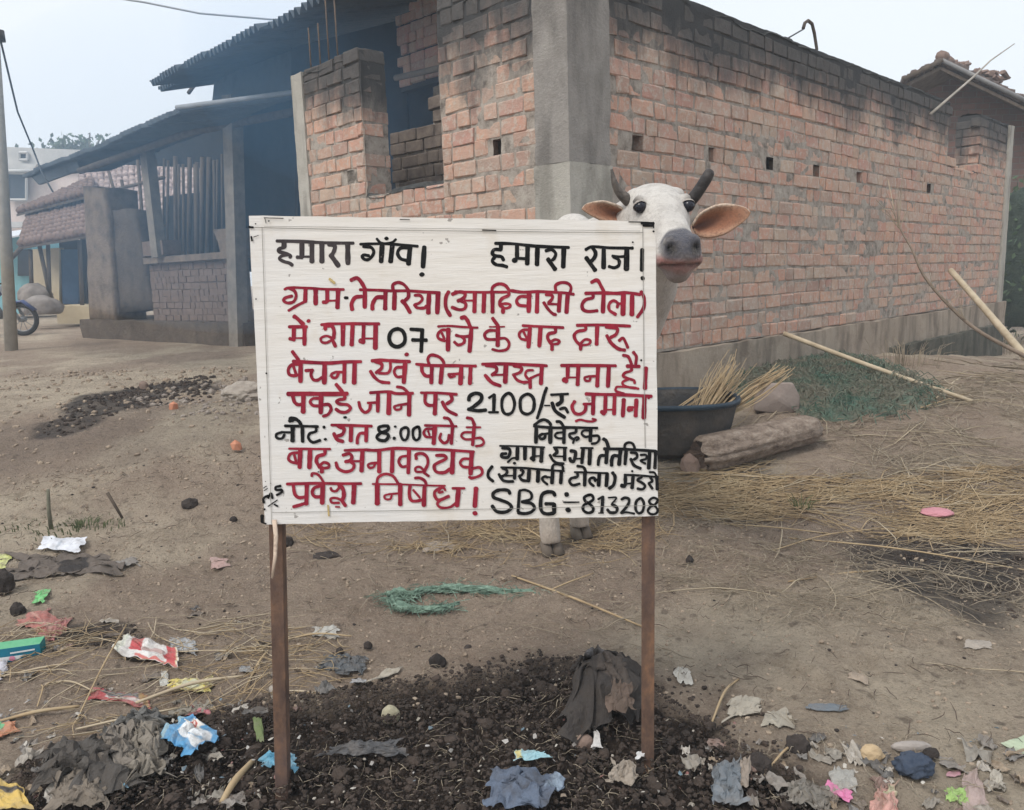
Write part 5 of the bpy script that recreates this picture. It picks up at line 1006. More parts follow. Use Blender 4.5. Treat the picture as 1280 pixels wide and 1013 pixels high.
# eyes
M_EYE = noisy('dark wet eye', (.006, .006, .010), (.012, .012, .02), 20, .22, 0, spec=.35); M_LID = noisy('eyelid skin', (.07, .06, .06), (.13, .11, .105), 30, .7, .002)
M_LIDW = noisy('pale eyelid', (.22, .19, .17), (.42, .38, .34), 40, .8, .003)
for sx in (-1, 1):
    c = HP(.108, sx*.072, .006)
    lump('eye', c, (.0185, .0185, .0185), 1, M_EYE, None, None, 0, 4, parent=cow, flat=False)
    # lids: an almond ring round the ball
    e1 = hs_*sx*.72+hn*.55+ha*.1; e1 /= np.linalg.norm(e1); e2 = ha-e1*(ha@e1); e2 /= np.linalg.norm(e2); e3 = np.cross(e1, e2)
    pts = [c+e1*(.0125-.006*abs(math.cos(a)))+e2*.0195*math.cos(a)+e3*.0125*math.sin(a) for a in np.linspace(0, 2*math.pi, 25)]
    bm2 = bmesh.new(); bmesh.ops.create_icosphere(bm2, subdivisions=4, radius=.0212); upv = (hn*.35-ha*.75+hs_*sx*.1); upv /= np.linalg.norm(upv)
    bmesh.ops.delete(bm2, geom=[v for v in bm2.verts if np.array(v.co)@upv < .0010], context='VERTS')
    for v in bm2.verts: v.co = Vector(c)+v.co
    me2 = bpy.data.meshes.new('eyelid'); bm2.to_mesh(me2); bm2.free(); me2.materials.append(M_LIDW); me2.polygons.foreach_set('use_smooth', [True]*len(me2.polygons)); link('eyelid', me2, cow)
# horns
M_HORN = noisy('dark horn', (.03, .028, .028), (.17, .145, .125), 22, .6, .008, 60)
hb0 = HP(-.012, -.082, .012); hb1 = HP(-.012, .080, .012)
MB().tube(smooth_line([atY(790, 254, 2.52), atY(783, 249, 2.50), atY(774, 240, 2.49), atY(768, 228, 2.48), atY(764.5, 212, 2.48)]), [.020, .018, .014, .010, .004], 12).build('horn', M_HORN, cow, True)
MB().tube(smooth_line([atY(860, 254, 2.53), atY(867, 247, 2.51), atY(875, 236, 2.50), atY(882, 225, 2.49), atY(887, 216, 2.49), atY(889, 213, 2.49)]), [.019, .019, .018, .018, .016, .010], 12).build('horn', noisy('black horn', (.012, .012, .014), (.07, .06, .055), 18, .5, .006), cow, True)
# ears: cupped leaves, thin, with a darker hairy inside
k = N('ear', .8, .2); c = k.attr(); k.col(k.mix(k.ramp(k.noise(120, 4, .7), [(.45, 0), (.65, .6)]), c, (.16, .085, .06))); k.bump(k.noise(200, 3), .002); M_EAR = k.m
k.b.inputs['Subsurface Weight'].default_value = .15; k.b.inputs['Subsurface Radius'].default_value = (.02, .008, .004)
def ear(px, Y, sx):
    """px: (top edge points, bottom edge points) from root to tip; the hollow faces the camera"""
    topp, botp = px; nu, nv = 22, 13; tp = smooth_line(topp, 8); bp = smooth_line(botp, 8)
    tp = np.stack([np.interp(np.linspace(0, 1, nu), np.linspace(0, 1, len(tp)), tp[:, i]) for i in (0, 1)], 1); bp = np.stack([np.interp(np.linspace(0, 1, nu), np.linspace(0, 1, len(bp)), bp[:, i]) for i in (0, 1)], 1)
    Vs, Cs = [], []
    for i in range(nu):
        u_ = i/(nu-1); Yd = Y[0]+(Y[1]-Y[0])*u_
        for j in range(nv):
            v_ = j/(nv-1); p = tp[i]*(1-v_)+bp[i]*v_; cup = math.sin(math.pi*v_)*.045*(1-.75*u_)*math.sin(math.pi*min(1, u_*1.3+.15))
            Vs.append(atY(p[0], p[1], Yd+cup))
            ed = min(v_, 1-v_)*2; inner = sm(.05, .6, ed)*sm(1.0, .5, u_); c_ = lerp((.42, .25, .165), (.30, .135, .08), inner); c_ = lerp(c_, (.085, .05, .045), sm(.35, .9, ed)*sm(.62, .15, u_)*.9*(1 if v_ > .35 else .6)); c_ = lerp(c_, (.62, .52, .42), sm(.10, .0, v_)*.8+sm(.90, 1, v_)*.1)
            Cs.append(c_)
    o = grid_mesh('ear', Vs, nu, nv, M_EAR, cow, True, np.array(Cs)); m_ = o.modifiers.new('s', 'SOLIDIFY'); m_.thickness = .006; m_.offset = -1
ear(([(866, 283), (876, 268), (897, 257), (918, 256), (931, 259), (937, 265)], [(868, 286), (874, 294), (888, 296), (906, 292), (925, 281), (935, 272), (937, 266)]), (2.50, 2.47), 1)
ear(([(788, 270), (776, 258), (757, 251), (742, 252), (731, 256), (727, 261)], [(787, 276), (776, 282), (762, 281), (748, 275), (735, 268), (727, 262)]), (2.52, 2.50), -1)
# tail
tl = base+bd*1.42+Z3*1.0
MB().tube([tl, tl+bd*.09-Z3*.2, tl+bd*.08-Z3*.55, tl+bd*.06-Z3*.7], [.03, .018, .014, .03], 8).build('tail', M_COW, cow, True, True)

# ================================================================== THINGS ON THE GROUND, RIGHT SIDE
M_STRAW = noisy('dry straw', (.20, .14, .085), (.38, .28, .165), 5, .75, .001, 60, c=(.42, .34, .22))
M_STRAWG = noisy('greyed straw', (.20, .165, .12), (.42, .35, .26), 10, .8, .001, 60)
M_STK = noisy('pale stalk', (.34, .27, .18), (.52, .44, .32), 8, .7, .002, 50)
def gline(pxs, lift=.012): return [G(x, y, lift) for x, y in pxs]
# tub
tubc = G(838, 556); tubc[2] -= .02; M_TUB = noisy('mud-stained black rubber', (.018, .022, .028), (.050, .047, .045), 5, .75, .01, 30, c=(.10, .085, .072)); M_RIM = noisy('blue-black rubber rim', (.012, .024, .038), (.025, .043, .062), 8, .5, .003)
tub = empty('feeding_tub', tubc, 'round black rubber feeding tub half hidden behind the right edge of the board, straw inside', 'tub')
Yt = tubc[1]; Rr = 84*Yt/F0; Ht = float(atY(850, 503, Yt)[2]-tubc[2])+.03
prof = [(.0, .02), (.72, .02), (.74, 0), (.80, .03), (.90, Ht*.5), (.97, Ht*.9), (.985, Ht), (.955, Ht), (.93, Ht*.88), (.86, Ht*.5), (.77, .06), (.0, .06)]
nk = 48; Vs = [tubc+np.array([Rr*r_*math.cos(a), Rr*r_*math.sin(a), h_+.004*math.sin(3*a)]) for r_, h_ in prof for a in np.linspace(0, 2*math.pi, nk, endpoint=True)]
grid_mesh('bowl', Vs, len(prof), nk, M_TUB, tub)
prof = [(.98, Ht-.022), (1.015, Ht-.020), (1.025, Ht-.004), (1.015, Ht+.005), (.96, Ht+.006), (.945, Ht-.004)]
Vs = [tubc+np.array([Rr*r_*math.cos(a), Rr*r_*math.sin(a), h_+.004*math.sin(3*a)]) for r_, h_ in prof for a in np.linspace(0, 2*math.pi, nk)]; grid_mesh('rim', Vs, len(prof), nk, M_RIM, tub)
def bundle(name, a, b, n, rad, m, label, cat, spread=.03, seed=0, fan=1.6, bow=.03):
    rr = random.Random(seed); mb = MB(); a = np.array(a); b = np.array(b)
    for i in range(n):
        o1 = np.array([rr.gauss(0, spread), rr.gauss(0, spread), rr.gauss(0, spread)]); o2 = o1*fan+np.array([rr.gauss(0, spread*.5) for _ in range(3)]); k_ = rr.uniform(.75, 1.05)
        p = a+o1; q_ = a+(b-a)*k_+o2; m_ = (p+q_)/2+np.array([rr.gauss(0, bow), rr.gauss(0, bow), rr.gauss(0, bow)])
        mb.tube(smooth_line([p, m_, q_], 3), [rad*rr.uniform(.6, 1.2), rad*.6], 4, cap=False)
    o = mb.build(name, m, None, True); return tag(o, label, cat, None, None)
dt = lambda x, y, dz=0, Y=None: atY(x, y, Y or Yt)+Z3*dz
bundle('straw_bundle', dt(872, 517, -.06, Yt-.15), dt(915, 462, 0, Yt+.25), 130, .0028, M_STRAW, 'thick bundle of golden straw standing out of the black tub', 'straw', .028, 3, 2.1, .022)
bundle('straw_bundle', dt(893, 515, -.04, Yt-.12), dt(980, 462, 0, Yt+.10), 40, .0035, M_STRAW, 'flat sheaf of straw leaning right from the tub rim over the grey rock', 'straw', .014, 4, 1.7, .016)
bundle('straw_bundle', dt(834, 513, -.03, Yt-.15), dt(895, 478, 0, Yt+.2), 9, .0035, M_STRAW, 'few thin stalks lying across the left side of the tub', 'straw', .014, 6, 1.4, .006)
# rock and stones
def stone(name, px, py, w_, h_, m, label, cat='stone', seed=0, amp=.35, sub=2, rz=0, group=None, dep=.8, sc=1.2):
    c = G(px, py); s = c[1]/F0; hx = w_*s/2; hz = h_*s/1.55
    o = lump(name, c+Z3*hz*.45, (hx, hx*dep, hz), seed, m, label, cat, amp, sub, group, rz, None, True, sc, False); return o
M_ROCK = noisy('grey pink stone', (.21, .17, .15), (.34, .285, .25), 6, .9, .006); M_CLAY = noisy('brown clay lump', (.16, .11, .09), (.27, .20, .16), 9, .95, .008); M_BRKB = noisy('orange brick fragment', (.42, .17, .10), (.52, .25, .16), 12, .9, .005)
M_GREYST = noisy('grey stone', (.22, .20, .18), (.36, .34, .30), 9, .9, .006); M_CLOD = noisy('dark dung clod', (.022, .019, .018), (.06, .048, .042), 14, .95, .01, 50)
# the big angular rock
def rock(name, px, Y, pts_front, dep, m, label):
    F = [atY(x, y, Y) for x, y in pts_front]; c = sum(F)/len(F); Bk = [c+(p-c)*.75+np.array([0, dep, .01]) for p in F]; n = len(F)
    mb = MB(); mb.add(F+Bk+[c-np.array([0, .03, 0])], [(2*n, (i+1) % n, i) for i in range(n)]+[tuple(range(n, 2*n))]+[(i, (i+1) % n, n+(i+1) % n, n+i) for i in range(n)]); o = mb.build(name, m)
    bm = bmesh.new(); bm.from_mesh(o.data); bmesh.ops.bevel(bm, geom=list(bm.edges), offset=.008, segments=1, affect='EDGES'); bmesh.ops.triangulate(bm, faces=bm.faces)
    bmesh.ops.subdivide_edges(bm, edges=bm.edges, cuts=2)
    for v in bm.verts: v.co += Vector((0, 0, 1))*.005*float(fbm(v.co.x*14, v.co.y*14, v.co.z*14, 3, 4))
    bm.to_mesh(o.data); bm.free(); return tag(o, label, 'stone')
rock('rock', 0, float(G(970, 517)[1]), [(942, 514), (944, 486), (952, 480), (992, 478), (1001, 497), (1000, 516), (975, 519)], .12, M_ROCK, 'angular grey-pink rock between the green netting and the log')
stone('stone', 862, 590, 26, 26, M_CLAY, 'reddish-brown stone by the near end of the log under the tub', seed=3)
# the log
la, lb2 = G(872, 588), G(1018, 552); Lr = 27*la[1]/F0; n1, n2 = 60, 40; Vs = []
for i in range(n1):
    u_ = i/(n1-1); c = la+(lb2-la)*u_+Z3*Lr*.75; r_ = Lr*(1.08-.16*u_)*(min(1, .72+u_*6, .62+(1-u_)*5)); ax = (lb2-la)/np.linalg.norm(lb2-la); sd_ = np.cross(ax, Z3); up_ = np.cross(sd_, ax)
    for j in range(n2):
        a = 2*math.pi*j/(n2-1); rough = 1+.16*float(fbm(math.cos(a)*2.2, math.sin(a)*2.2, u_*1.8, 4, 3))+.16*float(-abs(vn(math.cos(a)*4.5+3, math.sin(a)*4.5, u_*1.1, 9)))
        c2 = c+ax*(.03*float(vn(a*1.5, 0, 0, 4)) if i in (0, n1-1) else 0); Vs.append(c2+(sd_*math.cos(a)*1.05+up_*math.sin(a)*.9)*r_*rough)
k = N('weathered bark log', .95, .1); v = k.obj(); f = k.noise(5, 8, .7, stretch=(3.2, 3.2, 6)); k.col(k.ramp(f, [(.3, (.10, .075, .060)), (.5, (.26, .205, .165)), (.72, (.42, .355, .295))])); k.bump(k.math('ADD', f, k.noise(45, 6, .7)), .02, .9); M_LOG = k.m
lg = empty('log', (la+lb2)/2, 'thick weathered grey-brown log lying beside the tub', 'log'); grid_mesh('trunk', Vs, n1, n2, M_LOG, lg)
for i, c in ((0, la), (n1-1, lb2)):
    ringv = Vs[i*n2:(i+1)*n2]; cc = sum(ringv)/n2; mb = MB(); mb.add(list(ringv)+[cc+(la-lb2 if i == 0 else lb2-la)/np.linalg.norm(lb2-la)*(-.05)], [(j, (j+1) % n2, n2) for j in range(n2)]); mb.build('cut_end', noisy('dark rotten wood', (.035, .025, .02), (.12, .085, .065), 20, .95, .01), lg)
# heap of green netting
def heap_mesh(name, outline_px, h, m, label, cat, res=.025, seed=0, amp=.02, sc=9, extra=None, top=None):
    P = np.array(pxpoly(outline_px)); x0, y0 = P.min(0); x1, y1 = P.max(0); nx, ny = int((x1-x0)/res)+2, int((y1-y0)/res)+2
    X, Y = np.meshgrid(np.linspace(x0, x1, nx), np.linspace(y0, y1, ny), indexing='ij'); d = polyd(X.ravel(), Y.ravel(), P)+.04*fbm(X.ravel()*5, Y.ravel()*5, 0, 3, seed)
    X, Y = X.ravel(), Y.ravel(); Z = gz(X, Y)-.03+(h+.03)*np.sqrt(np.clip(d/.22, 0, 1))+(d > 0)*amp*(fbm(X*sc, Y*sc, 0, 4, seed)+.7*np.abs(vn(X*sc*3, Y*sc*3, 0, seed+2)))
    i = np.arange(nx-1)[:, None]*ny; j = np.arange(ny-1)[None, :]; a = (i+j).ravel(); Q = np.stack([a, a+ny, a+ny+1, a+1], 1); keep = (d[Q] > -.05).any(1)
    o = raw_mesh(name, np.stack([X, Y, Z], 1), Q[keep], m, None, True); return tag(o, label, cat)
k = N('green netting', .9, .15); f = k.noise(30, 8, .75); g = k.noise(4, 4, .6); c = k.ramp(f, [(.3, (.035, .065, .05)), (.5, (.10, .19, .14)), (.72, (.22, .31, .25))]); k.col(k.mix(k.ramp(g, [(.38, 0), (.58, .8)]), c, (.25, .215, .165))); k.bump(k.noise(70, 6, .8), .02, 1); M_NET = k.m
net = heap_mesh('green_netting', [(900, 500), (925, 470), (975, 450), (1040, 447), (1100, 462), (1150, 482), (1180, 505), (1120, 522), (1060, 527), (1010, 525), (960, 505)], .03, M_NET, 'heap of crumpled green plastic netting spread at the foot of the long brick wall', 'netting', .03, 5, .05, 6)
# netting strands on the heap
rr = random.Random(5); nb = MB(); POL = np.array(pxpoly([(895, 503), (925, 470), (975, 450), (1040, 447), (1105, 462), (1155, 482), (1190, 508), (1120, 528), (1060, 531), (1010, 528), (960, 508)]))
for i in range(5200):
    x, y = rr.uniform(POL[:, 0].min(), POL[:, 0].max()), rr.uniform(POL[:, 1].min(), POL[:, 1].max())
    if polyd(np.array([x]), np.array([y]), POL)[0] < 0: continue
    dd = polyd(np.array([x]), np.array([y]), POL)[0]; z = float(gz(x, y))+.012+.06*min(1, max(0, dd)/.2)**.5; a = rr.uniform(0, 6.28); L = rr.uniform(.03, .09); p0 = np.array([x, y, z+rr.uniform(0, .03)])
    nb.tube([p0, p0+np.array([math.cos(a)*L*.5, math.sin(a)*L*.5, rr.uniform(0, .035)]), p0+np.array([math.cos(a)*L, math.sin(a)*L, rr.uniform(-.03, .01)])], rr.uniform(.0016, .0038), 3, cap=False)
nbo = nb.build('net_strands', M_NET, net); nbo['kind'] = 'stuff'
# bamboo poles and sticks
stick('bamboo_pole', smooth_line([G(1216, 506, .02), (G(1216, 506, .02)+atP(980, 417, C0-V3*.19, V3))/2-Z3*.01, atP(980, 417, C0-V3*.19, V3)], 4), [.012, .016, .018], M_STK, 'pale split bamboo pole lying from the brick wall down over the green netting', 'bamboo pole')
stick('bamboo_pole', smooth_line([atY(1283, 448, 6.6), atY(1232, 388, 7.3), atY(1188, 338, 7.8)], 4), [.034, .028], M_STK, 'thick pale bamboo pole leaning on the far part of the long wall', 'bamboo pole')
tp_ = stick('thorn_branch', smooth_line([atY(1286, 448, 6.3), atY(1215, 408, 6.6), atY(1160, 352, 6.9), atY(1140, 312, 7.0), atY(1124, 282, 7.1), atY(1121, 250, 7.2)], 5), [.018, .014, .008, .004], noisy('brown twig', (.15, .115, .085), (.27, .21, .16), 10), 'long bare brown branch leaning up against the brick wall', 'branch')
tb_ = MB(); rr = random.Random(9); rt_p = atY(1124, 286, 7.1)
for x, y in ((1100, 262), (1108, 240), (1122, 225), (1128, 215), (1140, 255), (1112, 258), (1095, 250)): tb_.tube([rt_p, (rt_p+atY(x, y, 7.1))/2+Z3*.02, atY(x, y, 7.1)], [.004, .002], 4)
for i in range(14): p0 = lerp(atY(1160, 352, 6.9), atY(1215, 408, 6.6), rr.random()); tb_.tube([p0, p0+np.array([rr.uniform(-.15, .15), -.03, rr.uniform(0, .25)])], [.003, .0015], 4)
tb_.build('twigs', M_STRAWG, tp_)
stick('twig', [atY(1110, 225, 7.0), atY(1118, 262, 7.0), atY(1102, 262, 6.95)], [.003, .003], M_STK, 'hair-thin pale twig standing against the brick wall above the branch', 'twig')
for i, (x0, y0, x1, y1, r_, lab) in enumerate((
 (1203, 472, 1170, 500, .006, 'short stalk end below the lying bamboo pole'), (1280, 480, 1150, 512, .006, 'curved dry stem at the right edge below the bamboo poles'),
 (985, 674, 1290, 716, .0035, 'long pale stalk lying over the dark soil patch at the right'), (1150, 714, 985, 729, .0035, 'straight yellow stalk lying left of the dark soil patch'),
 (640, 722, 803, 786, .0045, 'long yellow stalk ending at the right leg of the notice board'), (675, 745, 742, 718, .0028, 'thin stalk crossing the long yellow stalk beside the right leg'),
 (160, 783, 95, 905, .0030, 'tall pale stalk leaning across the red wrapper'), (52, 857, 118, 866, .0026, 'thin pale stalk pointing at the torn red wrapper'), (52, 858, 46, 888, .0026, 'bent end of stalk at the left of the torn red wrapper'),
 (0, 848, 140, 832, .0032, 'yellow stalk lying right of the green carton'), (0, 905, 100, 886, .0050, 'flat grey leaf blade at the left edge below the litter'), (95, 914, 225, 887, .0032, 'yellow stalk above the grey rag heap'),
 (195, 818, 334, 816, .0020, 'straight thin stalk running to the left leg from the red and white packet'), (170, 882, 306, 848, .0050, 'brown stick lying across below the yellow wrapper'), (305, 868, 336, 815, .0040, 'brown stalk leaning behind the left leg'),
 (345, 805, 440, 797, .0030, 'pair of yellow stalks right of the left leg'), (350, 866, 412, 874, .0028, 'thin yellow stalk low beside the left leg'), (278, 1010, 316, 958, .0085, 'broad green-grey leaf stem at the bottom left of the left leg'),
 (1050, 670, 880, 655, .003, 'golden stalk in the straw band right of the leg'), (870, 655, 1010, 640, .003, 'second golden stalk in the straw band, nearer the wall'), (965, 690, 1100, 662, .003, 'pale stalk slanting toward the pink lid'),
 (890, 905, 925, 850, .0035, 'greenish stem rising right of the right leg'), (962, 962, 1000, 930, .003, 'pale stalk by the dark dung clods at lower right'), (720, 630, 795, 672, .003, 'stalk lying by the cow hooves'), (645, 655, 700, 690, .003, 'stalk left of the cow hooves'))):
    p0, p1 = G(x0, y0, r_*1.5), G(x1, y1, r_*1.5); m_ = (p0+p1)/2+Z3*.012+np.array([0, .02, 0])*np.sin(i)
    if i == 6: p0 = G(160, 800, 0)+Z3*.05; m_ = (p0+p1)/2+Z3*.01
    stick('straw_stalk', smooth_line([p0, m_, p1], 6), [r_*.8, r_, r_*.7], random.Random(i).choice((M_STRAW, M_STK, M_STRAW)), lab, 'stalk', 6, 'single stalks lying on the ground')
# twig stubs standing on the left
stick('stick_stub', [G(64, 662), G(64, 662)+Z3*.09, atY(60, 612, float(G(64, 662)[1]))], [.010, .007], noisy('green-brown stub', (.10, .10, .07), (.2, .19, .14), 20), 'short upright stick stub at the left edge, above the white paper', 'stick')
stick('stick_stub', [G(153, 648), atY(134, 616, float(G(153, 648)[1]))], [.006, .008], M_WOOD, 'short slanting stick stub right of the upright one', 'stick')
# straw carpets (uncountable)
def strands(name, n, region, m, label, L=(.04, .16), r=.0016, seed=0, dirb=None, lift=.012, dens=None):
    rr = np.random.RandomState(seed); P = np.array(pxpoly(region)); x0, y0 = P.min(0); x1, y1 = P.max(0); X = rr.uniform(x0, x1, n*3); Y = rr.uniform(y0, y1, n*3)
    d = polyd(X, Y, P)+.25*fbm(X*2.2, Y*2.2, 0, 3, seed+5)*.6; kk = (d > 0) & (rr.rand(n*3) < sm(-.15, .35, fbm(X*2.6, Y*4.5, 0, 3, seed+9)+.12)+.12); X, Y = X[kk][:n], Y[kk][:n]; n = len(X)
    a = rr.uniform(0, math.pi*2, n) if dirb is None else dirb[0]+rr.normal(0, dirb[1], n); ln = rr.uniform(L[0], L[1], n)*(1+.12*(Y-2)); cu = rr.normal(0, .17, n); rad = r*rr.uniform(.6, 1.5, n)*(1+.18*np.clip(Y-2, 0, 5))
    seg = 5; Vv = []
    for s in range(seg):
        t = (s/(seg-1)-.5); aa = a+cu*t*2; px_ = X+np.cos(aa)*ln*t; py_ = Y+np.sin(aa)*ln*t; pz_ = gfine(px_, py_)+lift*(.5+rr.rand(n)*.8)+.004
        nx_, ny_ = -np.sin(aa), np.cos(aa); tip = 1-.6*abs(t)*2*.8
        for q_ in range(3):
            an = 2*math.pi*q_/3+.5; Vv.append(np.stack([px_+nx_*rad*math.cos(an)*tip, py_+ny_*rad*math.cos(an)*tip, pz_+rad*math.sin(an)*tip], 1))
    Vv = np.array(Vv).transpose(1, 0, 2).reshape(-1, 3); Q = []
    b = np.arange(n)[:, None]*seg*3
    for s in range(seg-1):
        for q_ in range(3): Q.append(np.concatenate([b+s*3+q_, b+s*3+(q_+1) % 3, b+(s+1)*3+(q_+1) % 3, b+(s+1)*3+q_], 1))
    Q = np.concatenate(Q); o = raw_mesh(name, Vv, Q, m, None, True); return tag(o, label, 'straw', None, 'stuff')
strands('straw_litter', 950, [(820, 600), (900, 585), (1040, 600), (1290, 590), (1290, 690), (1150, 680), (1000, 655), (820, 650)], M_STRAW, 'golden straw strewn in a band from the tub to the right edge', (.05, .46), .0019, 1, (.05, .5))
strands('straw_litter', 800, [(820, 640), (1290, 690), (1290, 790), (1000, 800), (820, 720)], M_STRAWG, 'greyed straw bits over the trampled earth at right', (.03, .20), .0011, 2)
strands('straw_litter', 800, [(1020, 530), (1290, 470), (1290, 620), (1050, 620)], M_STRAWG, 'dry stalk litter between the netting and the straw band', (.05, .34), .0015, 3)
strands('straw_litter', 800, [(330, 655), (520, 650), (820, 625), (820, 700), (700, 720), (560, 700), (360, 690)], M_STRAW, 'straw scattered round the cow hooves under the board', (.04, .24), .0015, 4, (0, .9))
strands('straw_litter', 330, [(-40, 790), (330, 780), (440, 800), (420, 880), (250, 905), (60, 930), (-40, 930)], M_STRAW, 'straw among the litter at lower left', (.03, .16), .0013, 5, (.1, .8))
strands('straw_litter', 1500, [(-40, 600), (330, 590), (820, 700), (1290, 780), (1290, 940), (900, 900), (-40, 820)], M_STRAWG, 'short dry chaff on the bare earth of the middle', (.012, .06), .0009, 6)
strands('straw_litter', 500, [(820, 500), (960, 560), (1290, 440), (1290, 500), (1100, 540), (900, 620)], M_STRAWG, 'dry weeds along the wall foot', (.08, .3), .003, 7)
strands('straw_litter', 700, [(-20, 950), (200, 880), (900, 900), (1290, 960), (1290, 1040), (-20, 1040)], M_STRAWG, 'fibres and roots in the dark soil', (.015, .07), .0009, 8)
strands('straw_litter', 170, [(820, 560), (1290, 470), (1290, 860), (900, 820), (820, 700)], M_STK, 'long pale stalks tossed over the trampled earth at right', (.15, .60), .0021, 26, (.1, .6))
strands('straw_litter', 90, [(-40, 780), (300, 770), (440, 800), (330, 900), (-40, 960)], M_STK, 'long pale stalks tossed among the litter at lower left', (.08, .30), .0017, 27, (.3, .6))
strands('straw_litter', 70, [(300, 660), (820, 640), (820, 830), (420, 790)], M_STRAWG, 'thin stalks and roots on the earth behind the board', (.06, .25), .0015, 28)
strands('twig_litter', 700, [(-40, 600), (330, 560), (820, 640), (1290, 690), (1290, 960), (900, 900), (-40, 860)], noisy('dark twig bits', (.06, .045, .035), (.16, .12, .09), 12), 'dark twig bits over the bare earth', (.01, .07), .0011, 16)
# dry tufts and weeds by the wall
def tuft(px, py, n, h, m, label, seed, spread=.06, cat='weed'):
    c = G(px, py); rr = random.Random(seed); mb = MB()
    for i in range(n):
        a = rr.uniform(0, 6.28); r_ = rr.uniform(0, spread); p = c+np.array([math.cos(a)*r_, math.sin(a)*r_, -.01]); hh = h*rr.uniform(.5, 1.1); b = rr.uniform(.15, .9)
        mb.tube([p, p+np.array([math.cos(a)*hh*.2*b, math.sin(a)*hh*.2*b, hh*.6]), p+np.array([math.cos(a)*hh*.7*b, math.sin(a)*hh*.7*b, hh*(1-.35*b)])], [.003, .001], 3, cap=False)
    o = mb.build('weed_tuft', m, None, True); return tag(o, label, cat)
M_GRASS = noisy('dull grass', (.06, .085, .035), (.13, .15, .07), 10, .85, 0)
tuft(1205, 438, 60, .30, M_STRAWG, 'dry weed tuft against the far plinth of the long wall', 1, .25)
tuft(1262, 442, 70, .38, M_STRAWG, 'dry weed tuft at the far right corner of the long wall', 2, .3)
tuft(1130, 458, 50, .26, M_STRAWG, 'dry weed tuft in front of the dark mossy footing', 3, .25)
tuft(1000, 640, 16, .10, M_GRASS, 'small green weed in the straw at right', 4, .05)
tuft(100, 655, 160, .035, M_GRASS, 'low patch of green grass at the left above the white paper', 5, .22)['kind'] = 'stuff'
tuft(30, 652, 70, .03, M_GRASS, 'second low grass patch touching the left edge', 6, .16)['kind'] = 'stuff'
# stones, clods, rubble
stone('brick_fragment', 295, 562, 17, 14, M_BRKB, 'bright orange brick fragment left of the board', 'brick fragment', 5, .55, 1)
stone('brick_fragment', 218, 514, 13, 16, M_BRKB, 'orange brick fragment standing by the dark ash patch', 'brick fragment', 6, .55, 1)
stone('brick_fragment', 180, 486, 12, 10, M_CLAY, 'dull brick fragment on the far ash patch', 'brick fragment', 7)
stone('rubble_heap', 308, 500, 60, 24, noisy('pale lime rubble', (.24, .205, .175), (.38, .34, .29), 9, .95, .01), 'pale lime rubble heap at the left edge of the board', 'rubble', 8, .3, 4, sc=3)
for i, (x, y, w_, h_, lab) in enumerate(((238, 634, 20, 13, 'dark dung clod in the open earth left of the board'), (292, 652, 9, 8, 'small dark clod close to the left leg'), (23, 768, 19, 17, 'round dark clod above the red polythene'), (2, 738, 34, 30, 'large dark clod cut by the left edge of the picture'),
  (547, 834, 23, 20, 'round dark clod on sand above the soil mound'), (585, 813, 11, 8, 'small clod right of and above the round one'), (460, 810, 12, 9, 'small dark clod by the grey polythene'), (523, 812, 10, 6, 'flat small clod left of the round one'), (425, 817, 11, 9, 'small dark clod left of the grey polythene'),
  (997, 940, 34, 26, 'dark dung lump at lower right of the board leg'), (945, 968, 40, 32, 'largest dark dung lump right of the board leg'), (1164, 945, 22, 12, 'dark clod behind the blue knot'), (862, 703, 10, 10, 'small dark clod right of the right leg, by a stalk'), (408, 698, 34, 8, 'long flat dark dung streak under the board'), (358, 682, 20, 12, 'dark clod beside the left leg top'), (40, 715, 8, 8, 'tiny dark clod near the white paper'))):
    stone('dung_clod', x, y, w_, h_, M_CLOD, lab, 'clod', 20+i, .35, 3, group='dark clods on the earth', sc=2)
stone('stone', 1138, 936, 54, 12, noisy('flat grey stone', (.25, .22, .20), (.38, .34, .31), 12, .9, .004), 'flat grey stone slab behind the blue knot', seed=40, amp=.2, dep=.3)
stone('stone', 488, 900, 26, 22, noisy('pale yellow stone', (.33, .30, .20), (.45, .41, .30), 20, .9, .003), 'pale yellowish pebble in the middle of the dark soil', seed=41, amp=.2, sub=3)
stone('stone', 731, 935, 25, 22, M_CLAY, 'brown rounded stone in the soil left of the right leg', seed=42, amp=.2, sub=3)
stone('stone', 1090, 948, 34, 20, noisy('ochre lump', (.36, .26, .15), (.50, .38, .24), 20, .9, .004), 'ochre crumbling lump at lower right', seed=43, amp=.5, sub=3)
stone('stone', 120, 942, 40, 12, M_GREYST, 'pale flat stone above the grey rag heap', seed=44, amp=.2)
stone('stone', 8, 735, 16, 9, M_GREYST, 'small pale stone at the left edge', seed=45, amp=.2)
